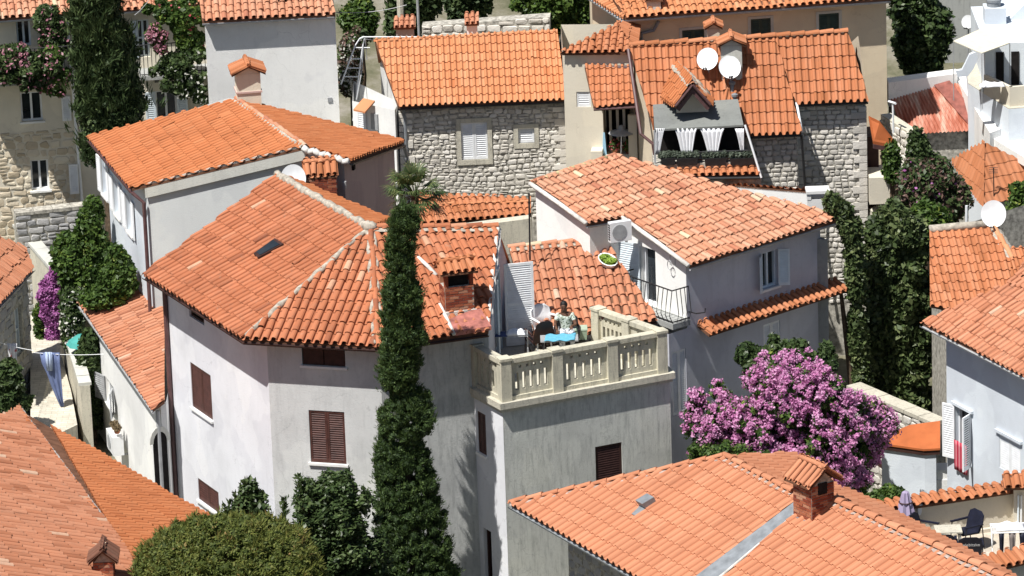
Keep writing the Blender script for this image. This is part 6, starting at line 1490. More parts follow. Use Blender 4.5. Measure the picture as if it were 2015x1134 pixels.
for dx in (0,.32):
    p=f.p(q[0]-.3+dx,q[1]+.0,.26); o=thing('dried_plant','dried plant pot on top of the outdoor unit, '+('farther' if dx==0 else 'nearer')+' of the two','plant',p); m=MB(); m.lathe(p+A(0,0,.0),[(.06,0),(.09,.1),(.0,.1)],10); m.build('pot',MT['terracotta'],o); V,Fc,r=leafblob([(p+A(0,0,.15),(.12,.12,.08))],160,.05,seed=3); m=MB(); m.addnp(V,Fc,r); m.build('leaves',ML['dry'],o,fix=False)
# poles
def pole(name,label,a,b,r,mt,cat='pole'):
    o=thing(name,label,cat,a); m=MB(); m.tube([a,b],r,8); m.build('shaft',MT[mt],o); return o
pole('steel_pole','thin black pole standing beside the corner of the pale tiled house',PY(1043,512,-3.9),PY(1041,380,-3.9),.022,'black')
yq=P(790,60,7.9)[1]+1
a=PY(789,62,22); b=PY(786,-30,22); pole('utility_pole','thick pale concrete utility pole at the top centre',a-A(0,0,3),b,.10,'coping')
a=PY(826,75,22); b=PY(820,-30,22); pole('thin_post','thin grey post right of the concrete utility pole',a-A(0,0,3),b,.04,'grey')
a=PY(1956,400,9.2); b=PY(1955,330,9.2); o=pole('antenna_mast','thin mast with small antenna in front of the orange hipped roof',a,b,.015,'black'); m=MB()
for k in range(4): m.tube([b-A(.12,0,.05*k),b+A(.12,0,-.05*k)],.008,4)
m.build('antenna',MT['black'],o)
pole('white_post','short white post rising behind the ochre tile ridge',PY(1902,442,-.5),PY(1902,405,-.5),.035,'wpaint')
def cable(name,label,a,b,sag,r,mt,cat='cable'):
    o=thing(name,label,cat,a); m=MB(); m.tube([a+(b-a)*t-A(0,0,4*sag*t*(1-t)) for t in np.linspace(0,1,12)],r,4); m.build('wire',MT[mt],o); return o
# chimneys at top: brick/tiles with block
for lab,px,y0,y1,w in (('squat chimney with clay tile lid standing behind the ladder frame',797,45,68,.5),('little white chimney with clay tile lid on the far side of the orange ridge',929,38,63,.3)):
    q=PY(px,y1,15.2); q2=PY(px,y0,15.2); o=thing('tiled_chimney',lab,'chimney',q-A(0,0,.6)); m=MB(); m.box(q[0]-w/2,q[0]+w/2,q[1],q[1]+.4,q[2]-1.5,q2[2]-.12); m.build('stack',MT['brick' if False else ('concrete' if w>.4 else 'white')],o)
    z=q2[2]-.12; roofpart(o,[A(q[0]-w/2-.05,q[1]-.06,z),A(q[0]+w/2+.05,q[1]-.06,z),A(q[0]+w/2+.05,q[1]+.45,z+.14),A(q[0]-w/2-.05,q[1]+.45,z+.14)],'tile_old',w=.15,ln=.3,rad=.055,name='lid_tiles')
# ladder frame
LY=13.6
o=thing('ladder_frame','white metal ladder frame and handrail leaning at the end of the orange roof','ladder',PY(690,200,LY-1))
def T(px,py,dy=0): return PY(px,py,LY+dy)
m=MB(); m.tube([T(671,166),T(699,90),T(708,76),T(716,73)],.022,6); m.build('side_rail',MT['wpaint'],o)
m=MB(); m.tube([T(697,230,-.3),T(706,150),T(714,90),T(718,76)],.022,6); m.build('side_rail',MT['wpaint'],o)
for (x0,x1,y) in ((698,728,94),(690,714,116),(682,711,134),(675,707,151)): m=MB(); m.tube([T(x0,y),T(x1,y)],.016,5); m.build('rung',MT['wpaint'],o)
m=MB(); m.tube([T(712,73),T(820,73,-.2),T(824,78,-.2)],.018,6); m.build('handrail',MT['wpaint'],o)
m=MB(); m.tube([T(716,77,-.2),T(712,140,-.2),T(694,238,-.9)],.016,6); m.tube([T(722,118),T(719,77),T(737,79)],.016,6); m.build('brace',MT['grey'],o)
# loggia with curtains (awning terrace of dormer house)
YA=SV(1370,255,pl6)[1]-1.15
TA=thing('curtained_terrace','grey awning slab over a roof terrace with white curtains','terrace',PY(1380,330,YA))
zA=PY(1288,252,YA)[2]; 
def TQ(px,py,y): return PY(px,py,y)
fl=TQ(1288,255,YA); fr_2=TQ(1463,246,YA); bl=SV(1284,212,pl6)+pl6[1]*.25; brx=SV(1451,201,pl6)+pl6[1]*.25
m=MB(); m.prism([fl,fr_2,brx,bl],-.05); m.build('awning_slab',m_stucco('grey_awning',(.20,.21,.20),(.09,.09,.09),.4,.4,1.4),TA)
fA=Fr(fl[:2],fr_2[:2]); zb_=fA.uv(1295,322)[1]
m=MB(); 
for x in (1289,1345,1399,1461):
    u=fA.uv(x,300)[0]; m=MB(); m.obox(fA,u-.025,u+.025,zb_,fl[2]-.05,-.1,-.05); m.build('post',MT['grey'],TA)
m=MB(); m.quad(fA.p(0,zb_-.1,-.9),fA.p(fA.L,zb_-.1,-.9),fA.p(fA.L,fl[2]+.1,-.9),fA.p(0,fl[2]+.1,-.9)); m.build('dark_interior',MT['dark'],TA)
m=MB(); m.obox(fA,-.05,fA.L+.1,zb_-.2,zb_-.02,-1.1,.05); m.build('terrace_floor',MT['stone_mortar'],TA)
m=MB(); m.tube([fA.p(0,zb_+.28,.02),fA.p(fA.L+.1,zb_+.28,.02)],.018,6); m.build('top_rail',MT['black'],TA)
for (x0,x1,x2,x3) in ((1290,1308,1290,1298),(1327,1371,1341,1362),(1377,1425,1393,1412),(1446,1464,1458,1464)):
    # top from x0-x1, gathered to x2-x3 at bottom
    m=MB(); n=14; rows=6; V=[]
    for j in range(rows+1):
        t=j/rows; s_=t**.8
        for i in range(n+1):
            k=i/n; x=(x0+(x1-x0)*k)*(1-s_)+(x2+(x3-x2)*k)*s_; y=253+50*t-(3*math.sin(math.pi*k) if False else 0)
            p=PY(x,y-(1-s_)*0,YA+.02+.035*math.sin(i*2.2)); V.append(p)
    m.add(V,[(j*(n+1)+i,j*(n+1)+i+1,(j+1)*(n+1)+i+1,(j+1)*(n+1)+i) for j in range(rows) for i in range(n)])
    oo=m.build('curtain',MT['cloth'],TA,fix=False,smooth=True); oo.modifiers.new('s','SOLIDIFY').thickness=.01
roofpart(TA,[PY(1322,348,YA-.35),PY(1494,346,YA-.35),PY(1484,320,YA+.25)-A(0,0,0),PY(1300,326,YA+.25)],'tile_orange',w=.19,ln=.35,rad=.07,name='apron_tiles')
m=MB(); m.tube([PY(1312,352,YA-.4),PY(1496,350,YA-.4)],.04,6); m.build('gutter',MT['black'],TA)
m=MB(); m.hexa([PY(1322,400,YA-.1),PY(1498,400,YA-.1),PY(1498,400,YA+1),PY(1322,400,YA+1),PY(1322,349,YA-.1),PY(1498,349,YA-.1),PY(1498,349,YA-.1)+A(0,1.1,0),PY(1322,349,YA-.1)+A(0,1.1,0)]); m.build('stone_base',MT['stone_mortar'],TA)
m=MB(); m.tube([PY(1466,246,YA-.1),PY(1498,350,YA-.4)],.03,6); m.build('white_trim',MT['wpaint'],TA)
for i,(x0,x1,desc) in enumerate(((1302,1328,'leftmost grey planter box, below the leftmost curtain'),(1333,1372,'planter box with grey green herbs below the second curtain'),(1388,1428,'planter box with grey green herbs below the third curtain'),(1438,1484,'rightmost planter box with tall grey green herbs below the narrow curtain'))):
    a=PY(x0,327,YA-.1);b=PY(x1,325,YA-.1); o=thing('planter_box',desc,'planter',a,'planters on the curtained terrace'); m=MB(); m.hexa([a-A(0,0,0),b,b+A(0,.2,0),a+A(0,.2,0),a+A(-.02,-.02,.2),b+A(.02,-.02,.2),b+A(.02,.22,.2),a+A(-.02,.22,.2)]); m.build('trough',MT['grey_dark'] if 'grey_dark' in MT else MT['black'],o)
    cc=[(a+(b-a)*t+A(0,.1,.27),(.11,.1,.1)) for t in np.linspace(.05,.95,4)]; V,Fc,r=leafblob(cc,1300,.045,seed=i); m=MB(); m.addnp(V,Fc,r); m.build('herbs',m_leaf('herb_leaf%d'%i,[(0,(.05,.07,.05)),(1,(.17,.20,.15))]) if i==0 else HERB,o,fix=False)
    if i==0: HERB=bpy.data.materials['herb_leaf0']
# lamp umbrella & plants in loggia
YL=W0[1]-.15
o=thing('lamp_parasol','small grey metal parasol on a white stand in the loggia','parasol',PY(1222,303,YL)); m=MB(); m.tube([PY(1222,305,YL),PY(1223,252,YL)],.018,6); m.build('stand',MT['wpaint'],o)
c=PY(1223,262,YL); m=MB(); m.lathe(c,[(.36,0),(.34,.03),(.12,.09),(.09,.12),(.09,.18),(.04,.22),(0,.23)],10); m.build('canopy',MT['grey'],o)
for i,(x,y,lab,fl_) in enumerate(((1210,285,'red and green potted plant in the loggia, left of the parasol stand','red'),(1236,288,'dark potted plant with red flowers in the loggia, right of the parasol stand','red'))):
    p=PY(x,y,YL+.1); o=thing('potted_plant',lab,'plant',p-A(0,0,.25)); m=MB(); m.lathe(p-A(0,0,.25),[(.05,0),(.08,.14),(0,.14)],10); m.build('pot',MT['terracotta'],o); V,Fc,r=leafblob([(p,(.13,.12,.16))],420,.06,seed=i); m=MB(); m.addnp(V,Fc,r); m.build('leaves',ML['green'],o,fix=False); V,Fc,r=leafblob([(p,(.14,.12,.15))],60,.06,seed=i+5,shell=(.95,1.1)); m=MB(); m.addnp(V,Fc,r); m.build('flowers',ML[fl_],o,fix=False)
o=thing('surfboard','light blue board standing against the cream loggia wall','board',PY(1189,305,YL)); m=MB(); m.prism([PY(1185,308,YL),PY(1194,306,YL),PY(1190,262,YL),PY(1187,262,YL)],0,vec=A(0,.04,0)); m.build('panel',m_plain('light_blue',(.32,.55,.72),.5),o)
# green tray on low roof
q=SV(1195,522,pl9); n=pl9[1]; o=thing('planter_tray','pale oval tray of lime green plants lying on the old roof below the door','planter',q)
d1=SV(1210,530,pl9)-SV(1182,512,pl9); d1/=np.linalg.norm(d1); d2=np.cross(n,d1)
m=MB(); m.lathe(q+n*.06,[(.0,0),(.16,0),(.2,.14),(.17,.14),(.14,.06),(0,.06)],14,axis=n); 
for i in range(len(m.v)):
    p=np.array(m.v[i])-q; a=p@d1; m.v[i]=tuple(q+p+d1*a*.35)
m.build('tray',MT['plastic'],o); V,Fc,r=leafblob([(q+n*.2+d1*.08,(.16,.12,.08)),(q+n*.2-d1*.1,(.14,.12,.07))],700,.05,seed=3); m=MB(); m.addnp(V,Fc,r); m.build('leaves',MT['lime'],o,fix=False)
# hook bracket on lilac house corner
f=fr8[0]; z=f.uv(1365,610)[1]; o=thing('iron_hook','curved black iron bracket on the corner of the lilac grey house','bracket',f.p(.05,z)); m=MB(); m.tube([f.p(.05,z,0),f.p(.08,z,.25),f.p(.28,z+.0,.34),f.p(.3,z+.1,.34)],.018,5); m.build('bar',MT['black'],o)
f=fr8[6]; a_1=f.uv(1325,520); o=thing('antenna_coil','coiled aerial cable and small antenna on the white gable below the pale roof','antenna',f.p(*a_1)); m=MB(); b_=f.p(a_1[0],a_1[1],.1); m.tube([b_,b_+A(0,0,.45)],.01,4); m.tube([b_+A(.12,0,0),b_+A(.14,0,.35)],.01,4); m.tube(ell(b_+f.n*.02,f.u*.08,f.v*.12,14),.012,4); m.build('coil',MT['grey'],o)
# ---------- terrace things ----------
ZT=zz+.0
mb=MB(); 
def chair_plastic(name,label,c,ang,s=1,mt='plastic'):
    """moulded armchair; c seat centre on floor"""
    ux=A(math.cos(ang),math.sin(ang),0); fy=A(math.sin(ang),-math.cos(ang),0)  # fy = facing
    p=lambda x,y,z: c+ux*x*s+fy*y*s+A(0,0,z*s)
    o=thing(name,label,'chair',c)
    for (x,y) in ((-.25,.22),(.25,.22),(-.22,-.22),(.22,-.22)): m=MB(); m.tube([p(x*1.1,y*1.1,0),p(x,y,.42)],[.02,.03],6); m.build('leg',MT[mt],o)
    m=MB(); m.hexa([p(-.25,-.22,.40),p(.25,-.22,.40),p(.26,.24,.42),p(-.26,.24,.42),p(-.25,-.22,.43),p(.25,-.22,.43),p(.26,.24,.45),p(-.26,.24,.45)]); m.build('seat',MT[mt],o)
    m=MB(); V=[];n=12
    for j,(z,w,y) in enumerate(((.43,.25,-.22),(.65,.28,-.27),(.85,.26,-.32),(.93,.14,-.34))):
        for i in range(n+1): t=i/n*2-1; V.append(p(w*t,y+.07*t*t,z-.02*t*t))
    m.add(V,[(j*(n+1)+i,j*(n+1)+i+1,(j+1)*(n+1)+i+1,(j+1)*(n+1)+i) for j in range(3) for i in range(n)]); bo=m.build('backrest',MT[mt],o,fix=False,smooth=True); bo.modifiers.new('s','SOLIDIFY').thickness=.02
    for sg in (-1,1):
        m=MB(); m.tube([p(.26*sg,-.24,.66),p(.3*sg,0,.67),p(.29*sg,.22,.64),p(.27*sg,.24,.44)],[.03,.03,.03,.025],6); m.build('armrest',MT[mt],o)
    return o
q=P(1078,690,ZT); chair_plastic('plastic_armchair','white plastic armchair beside the open louvered shutter',A(q[0]-.0,q[1]+.35,ZT),R(35),1.05)
q=P(1072,700,ZT); o=thing('side_table','small white side table in front of the white plastic armchair','table',q); m=MB(); m.box(q[0]-.2,q[0]+.2,q[1]-.2,q[1]+.2,ZT+.5,ZT+.54); m.build('table_top',MT['plastic'],o)
for sx in (-.16,.16):
    for sy in (-.16,.16): m=MB(); m.tube([q+A(sx*1.1,sy*1.1,0),q+A(sx,sy,.5)],.02,6); m.build('leg',MT['plastic'],o)
# person
def skin_body(name,joints,edges,mat_,parent=None,**kw):
    me=bpy.data.meshes.new(name); ks=list(joints); me.from_pydata([tuple(joints[k][0]) for k in ks],[(ks.index(a),ks.index(b)) for a,b in edges],[])
    o=bpy.data.objects.new(name,me); C.objects.link(o); sk=o.modifiers.new('skin','SKIN'); 
    for i,k in enumerate(ks):
        r=joints[k][1]; r=r if hasattr(r,'__len__') else (r,r); me.skin_vertices[0].data[i].radius=r; me.skin_vertices[0].data[i].use_root=(i==0)
    o.modifiers.new('sub','SUBSURF').levels=2; o.modifiers['sub'].render_levels=2; me.materials.append(mat_)
    bpy.context.view_layer.update(); dg=bpy.context.evaluated_depsgraph_get(); m2=bpy.data.meshes.new_from_object(o.evaluated_get(dg)); 
    for p_ in m2.polygons: p_.use_smooth=True
    m2.materials.clear(); m2.materials.append(mat_); C.objects.unlink(o); bpy.data.objects.remove(o); o=bpy.data.objects.new(name,m2); C.objects.link(o)
    if parent: o.parent=parent
    return o
MT['skin']=m_plain('brown_skin',(.13,.065,.04),.6,.3,.05); MT['skin'].name='skin'
m,nt,b_=mat('patterned_top',.85,.2); nt.links.new(ramp(nt,noise(nt,22,2),[(.42,(.62,.68,.62)),(.5,(.45,.52,.42)),(.58,(.10,.13,.10))],'CONSTANT'),b_.inputs['Base Color']); MT['top']=m
m,nt,b_=mat('patterned_trousers',.85,.2); nt.links.new(ramp(nt,noise(nt,16,2),[(.4,(.65,.67,.70)),(.5,(.42,.45,.50)),(.6,(.18,.20,.24))],'CONSTANT'),b_.inputs['Base Color']); MT['trous']=m
MT['hair']=m_plain('black_hair',(.012,.01,.01),.6,.3,.2)
pp=P(1118,706,ZT); PC=A(pp[0]+.0,pp[1]+.45,ZT); seat=.46
PE=thing('person','person in patterned pale top and trousers sitting on a dark chair, arms bent','person',PC)
def body_pts():
    J={}
    J['pel']=(A(0,0,seat+.10),(.15,.12)); J['sp1']=(A(-.01,-.03,seat+.26),(.135,.10)); J['sp2']=(A(-.03,-.05,seat+.42),(.155,.105)); J['chest']=(A(-.04,-.06,seat+.52),(.15,.09)); J['neck']=(A(-.05,-.08,seat+.60),.05)
    J['hd0']=(A(-.06,-.11,seat+.67),(.062,.07)); J['hd1']=(A(-.06,-.12,seat+.75),(.078,.095)); J['hd2']=(A(-.06,-.11,seat+.82),(.065,.08))
    for s,n in ((-1,'l'),(1,'r')):
        J['sh'+n]=(A(-.04+s*.17,-.05,seat+.52),.055); J['el'+n]=(A(-.04+s*.25,-.18 if s>0 else -.12,seat+.30),.042); J['wr'+n]=(A(-.04+s*(.14 if s>0 else .2),-.38,seat+.33 if s>0 else seat+.24),.028)
        J['hip'+n]=(A(s*.10,-.06,seat+.07),.088); J['kn'+n]=(A(s*.13,-.46,seat+.09),.068); J['cf'+n]=(A(s*.13,-.46,seat-.12),.058); J['an'+n]=(A(s*.12,-.42,.08),.04)
    return J
def shift(J): return {k:((v[0]),v[1]) for k,v in J.items()}
J=body_pts()
E_=[('pel','sp1'),('sp1','sp2'),('sp2','chest'),('chest','neck'),('neck','hd0'),('hd0','hd1'),('hd1','hd2')]
for n in 'lr': E_+=[('chest','sh'+n),('sh'+n,'el'+n),('el'+n,'wr'+n),('pel','hip'+n),('hip'+n,'kn'+n),('kn'+n,'cf'+n),('cf'+n,'an'+n)]
def addhand(J,E_,n,s):
    w=J['wr'+n][0]; d=A(0,-1,-.1); d/=np.linalg.norm(d); J['pm'+n]=(w+d*.05,(.032,.018)); E_.append(('wr'+n,'pm'+n)); J['pk'+n]=(w+d*.085,(.034,.016)); E_.append(('pm'+n,'pk'+n))
    for k in range(4):
        x=(k-1.5)*.018; L=[.07,.08,.075,.06][k]; a='f%s%d'%(n,k); J[a+'a']=(w+d*.10+A(x,0,0),.0085); J[a+'b']=(w+d*(.10+L*.5)+A(x*1.1,0,-.008),.008); J[a+'c']=(w+d*(.10+L*.85)+A(x*1.1,0,-.03),.007); E_+=[('pk'+n,a+'a'),(a+'a',a+'b'),(a+'b',a+'c')]
    J['t'+n+'a']=(w+d*.06+A(-s*.035,0,0),.010); J['t'+n+'b']=(w+d*.09+A(-s*.055,0,-.01),.008); E_+=[('pm'+n,'t'+n+'a'),('t'+n+'a','t'+n+'b')]
addhand(J,E_,'l',-1); addhand(J,E_,'r',1)
for n,s in (('l',-1),('r',1)): J['ft'+n]=(J['an'+n][0]+A(s*.01,-.14,-.04),(.04,.028)); E_.append(('an'+n,'ft'+n))
b0=skin_body('body',J,E_,MT['skin'],PE)
# face details joined into hair/eyes parts
hd=A(-.06,-.12,seat+.75)
m=MB(); R0_=ROOT[PE.name]
m.ball(R0_+hd+A(0,.035,.03),.092,.098,.105,12,8); 
# lower front half removed by skin head; fringe
ha_=m.build('hair',MT['hair'],PE,smooth=True)
m=MB(); m.ball(R0_+hd+A(0,-.098,-.01),.014,.02,.022,8,6); m.build('nose',MT['skin'],PE,smooth=True)
for s in (-1,1): m=MB(); m.ball(R0_+hd+A(s*.03,-.085,.018),.012,.008,.008,8,6); m.build('eye',MT['dark'],PE,smooth=True)
m=MB(); m.ball(R0_+hd+A(0,-.085,-.045),.025,.01,.007,8,5); m.build('mouth',m_plain('lips',(.25,.07,.06),.5),PE,smooth=True)
# clothing: shells grown on same skeleton
def sub(J,keys,k): return {a:(J[a][0],tuple(x*k+.006 for x in (J[a][1] if hasattr(J[a][1],'__len__') else (J[a][1],J[a][1])))) for a in keys}
keys=['pel','sp1','sp2','chest','shl','shr']; T_=sub(J,keys,1.10)
for n in 'lr': 
    T_['se'+n]=(J['sh'+n][0]*.35+J['el'+n][0]*.65,(.058,.058))
skin_body('top',T_,[('pel','sp1'),('sp1','sp2'),('sp2','chest'),('chest','shl'),('chest','shr'),('shl','sel'),('shr','ser')],MT['top'],PE)
keys=['pel','hipl','knl','cfl','hipr','knr','cfr','anl','anr']; T_=sub(J,keys,1.16); T_['pel']=(J['pel'][0]-A(0,0,.03),(.16,.13))
skin_body('trousers',T_,[('pel','hipl'),('hipl','knl'),('knl','cfl'),('cfl','anl'),('pel','hipr'),('hipr','knr'),('knr','cfr'),('cfr','anr')],MT['trous'],PE)
chair_plastic('dark_chair','dark armchair under the seated person',PC+A(0,-.02,0),R(0),.98,'black')
# folding table with blue towel
q=P(1102,716,ZT)
o=thing('low_table','low grey table against the balustrade holding the blue towel','table',q); m=MB(); m.box(q[0]-.45,q[0]+.45,q[1]-.22,q[1]+.25,ZT+.62,ZT+.65); m.build('table_top',MT['grey'],o)
for sx in (-.4,.4):
    for sy in (-.18,.2): m=MB(); m.tube([q+A(sx,sy,0),q+A(sx*.95,sy*.95,.62)],.015,5); m.build('leg',MT['black'],o)
m=MB(); n=14; V=[]
for j in range(n+1):
    for i in range(n+1):
        x=-.36+.72*i/n; y=-.24+.5*j/n; V.append(q+A(x+.05*(j/n),y,.665+.018*math.sin(i*1.1+j*.4)*math.cos(j*.9)))
m.add(V,[(j*(n+1)+i,j*(n+1)+i+1,(j+1)*(n+1)+i+1,(j+1)*(n+1)+i) for j in range(n) for i in range(n)])
o=m.build('towel',m_plain('blue_towel',(.13,.40,.55),.95,.1,.08,20),None,'bright blue towel spread out behind the middle of the balustrade','towel',loc=q+A(0,0,.66),fix=False,smooth=True); o.modifiers.new('s','SOLIDIFY').thickness=.012
q=P(1015,712,ZT)
o=thing('clothes_horse','low clothes horse with white laundry at the left corner of the roof terrace','clothes horse',q)
for k in range(6): m=MB(); m.tube([q+A(-.45,-.2+k*.09,.70),q+A(.30,-.2+k*.09,.70)],.005,4); m.build('bar',MT['grey'],o)
for sx in (-.45,.30):
    m=MB(); m.tube([q+A(sx,-.25,0),q+A(sx,.25,.70)],.012,5); m.tube([q+A(sx,.25,0),q+A(sx,-.22,.70)],.012,5); m.build('leg',MT['grey'],o)
def clothlump(name,label,c,rx,ry,rz,mt,cat):
    m=MB(); n=12; V=[]; rng=np.random.default_rng(len(label))
    ph=rng.uniform(0,6,4)
    for j in range(n+1):
        for i in range(n+1):
            x=(i/n*2-1);y=(j/n*2-1); h=max(0,1-max(abs(x),abs(y))**3); V.append(c+A(x*rx,y*ry,rz*h*(.6+.3*math.sin(4*x+ph[0])*math.cos(3*y+ph[1])+.1*math.sin(9*x+ph[2]))))
    m.add(V,[(j*(n+1)+i,j*(n+1)+i+1,(j+1)*(n+1)+i+1,(j+1)*(n+1)+i) for j in range(n) for i in range(n)]); o=m.build(name,mt,None,label,cat,loc=c,fix=False,smooth=True); o.modifiers.new('s','SOLIDIFY').thickness=.01; return o
clothlump('white_laundry','crumpled white laundry lying on the clothes horse',q+A(.02,.02,.71),.24,.16,.16,MT['cloth'],'laundry')
clothlump('blue_striped_cloth','dark blue striped cloth beside the crumpled white laundry',q+A(-.34,.0,.71),.16,.2,.04,m_plain('navy_cloth',(.05,.07,.16),.9),'cloth')
# green box and cool box, recliner
q=P(1141,700,ZT)+A(0,.3,0); o=thing('storage_crate','pale green crate on a stool right of the seated person','crate',q); m=MB(); m.hexa([q+A(-.18,-.14,.34),q+A(.18,-.14,.34),q+A(.18,.14,.34),q+A(-.18,.14,.34),q+A(-.2,-.16,.58),q+A(.2,-.16,.58),q+A(.2,.16,.58),q+A(-.2,.16,.58)]); m.build('crate_body',m_plain('pale_green',(.30,.38,.28),.6),o)
m=MB(); m.hexa([q+A(-.21,-.17,.585),q+A(.21,-.17,.585),q+A(.21,.17,.585),q+A(-.21,.17,.585),q+A(-.2,-.16,.62),q+A(.2,-.16,.62),q+A(.2,.16,.62),q+A(-.2,.16,.62)]); m.build('lid',m_plain('pale_green_lid',(.38,.46,.36),.6),o)
o2=thing('stool','low dark stool under the pale green crate','stool',q); m=MB(); m.box(q[0]-.2,q[0]+.2,q[1]-.16,q[1]+.16,q[2]+.28,q[2]+.335); m.build('seat',MT['black'],o2)
for sx in (-.16,.16):
    for sy in (-.12,.12): m=MB(); m.tube([q+A(sx*1.1,sy*1.1,0),q+A(sx,sy,.28)],.015,5); m.build('leg',MT['black'],o2)
q=P(1225,690,ZT)
def recliner(name,label,c,ang,mt,fm):
    ux=A(math.cos(ang),math.sin(ang),0); fy=A(math.sin(ang),-math.cos(ang),0); p=lambda x,y,z: c+ux*x+fy*y+A(0,0,z)
    o=thing(name,label,'chair',c)
    m=MB(); m.prism([p(-.23,.25,.42),p(.23,.25,.42),p(.23,-.2,.38),p(-.23,-.2,.38)],.03); m.build('seat',MT[mt],o)
    m=MB(); pts=[(-.23,-.2,.40),(.23,-.2,.40),(.24,-.36,.75),(.2,-.43,.93),(.1,-.46,1.0),(-.1,-.46,1.0),(-.2,-.43,.93),(-.24,-.36,.75)]; m.prism([p(*k) for k in pts],0,vec=fy*.03); m.build('backrest',MT[mt],o)
    for sg in (-1,1):
        m=MB(); m.tube([p(.27*sg,.28,0),p(.26*sg,.22,.62),p(.26*sg,-.26,.62),p(.27*sg,-.4,.85)],.013,5); m.build('side_frame',MT[fm],o); m=MB(); m.tube([p(.26*sg,-.32,0),p(.26*sg,.24,.42)],.013,5); m.build('leg',MT[fm],o)
        m=MB(); m.hexa([p(.24*sg,-.25,.62),p(.29*sg,-.25,.62),p(.29*sg,.25,.62),p(.24*sg,.25,.62),p(.24*sg,-.25,.65),p(.29*sg,-.25,.65),p(.29*sg,.25,.65),p(.24*sg,.25,.65)]); m.build('armrest',MT[fm],o)
    return o
recliner('deck_chair','brown deck chair behind the right bay of the balustrade',q+A(-.1,.2,0),R(150),'brown','brown_dark')
q=P(1062,700,ZT); recliner('folding_chair','dark folding chair partly hidden left of the blue towel',q+A(.0,.0,0),R(200),'brown_dark','brown_dark')
# ---------- lane: laundry, parasol ----------
a=PY(-10,672,3.0); b=PY(62,690,3.0); c=PY(250,696,2.0)
cable('laundry_line','thin white washing line across the lane from the stone house',PY(-20,668,3.2),PY(66,690,3.0),.03,.008,'wpaint','washing line')
cable('laundry_line','thin washing line over the lane carrying the long blue sheet',PY(66,694,3.0),PY(205,697,3.0),.04,.008,'wpaint','washing line')
def hang(name,label,px,Y,mt,cat='laundry'):
    """px: list of rows (y,xl,xr) top to bottom"""
    n=10; V=[]; rows=len(px)
    for j,(y,xl,xr) in enumerate(px):
        for i in range(n+1): V.append(PY(xl+(xr-xl)*i/n,y,Y+.03*math.sin(i*1.6+j*.3)))
    m=MB(); m.add(V,[(j*(n+1)+i,j*(n+1)+i+1,(j+1)*(n+1)+i+1,(j+1)*(n+1)+i) for j in range(rows-1) for i in range(n)]); o=m.build(name,mt,None,label,cat,loc=V[0],fix=False,smooth=True); o.modifiers.new('s','SOLIDIFY').thickness=.008; return o
BLU=m_plain('blue_sheet',(.15,.19,.34),.9,.1,.1,5)
hang('blue_sheet','long blue sheet hanging twisted over the lane',[(694,78,117),(715,82,118),(735,92,120),(760,101,122),(785,112,124),(800,119,126)],3.0,BLU)
hang('pale_blue_shirt','pale blue shirt hanging in front of the long blue sheet',[(693,88,102),(712,90,103),(730,92,103)],2.93,m_plain('pale_blue',(.42,.50,.66),.9))
m,nt,b_=mat('white_red_cloth',.9,.1); nt.links.new(ramp(nt,noise(nt,6,2),[(.35,(.5,.12,.12)),(.42,(.72,.72,.74))]),b_.inputs['Base Color'])
hang('white_towel','white towel with red trim hanging by the dark stone house',[(676,14,33),(692,16,33),(712,19,34),(722,26,34)],3.15,m)
# teal parasol
c=PY(172,652,4.2); o=thing('teal_parasol','teal parasol half hidden among the garden shrubs','parasol',c*A(1,1,0)); 
m=MB(); m.lathe(c-A(.1,0,.35),[(.48,0),(.4,.12),(.24,.22),(.0,.30)],8); m.build('canopy',m_plain('teal',(.07,.33,.30),.8,.2,.06),o); m=MB(); m.tube([c*A(1,1,0)-A(.1,0,0),c-A(.1,0,.3)],.02,6); m.build('pole',MT['grey'],o)
# ---------- patio ----------
q=P(1783,1075,zp); top=PY(1779,966,q[1]); 
o=thing('closed_parasol','closed lilac parasol standing on the patio','parasol',q); m=MB(); H_=top[2]-zp
V=[];n=16;rings=[(.02,1.0),(.07,.97),(.13,.78),(.18,.62),(.24,.35),(.27,.12)]
for (r,h) in rings:
    for k in range(n): w=2*math.pi*k/n; rr=r*(1+(.22 if k%2 else -.12)); V.append(q+A(-.06*0+rr*math.cos(w),rr*math.sin(w),h*H_))
m.add(V,[(i*n+k,i*n+(k+1)%n,(i+1)*n+(k+1)%n,(i+1)*n+k) for i in range(len(rings)-1) for k in range(n)]); m.build('folded_canopy',m_plain('lilac_cloth',(.34,.29,.42),.9,.1,.06),o,fix=False)
m=MB(); m.tube([q,q+A(0,0,H_*1.01)],.02,6); m.build('pole',MT['grey'],o); m=MB(); m.lathe(q,[(.22,0),(.22,.06),(.05,.1),(0,.1)],14); m.build('base',MT['grey'],o)
m=MB(); m.tube(ell(q+A(0,0,.80*H_),A(.15,0,0),A(0,.15,0),14)+[q+A(.15,0,.80*H_)],.015,5); m.build('tie_strap',MT['brown_dark'],o)
NAVY=m_plain('navy_plastic',(.012,.014,.03),.6,.3,.2); MT['navy']=NAVY
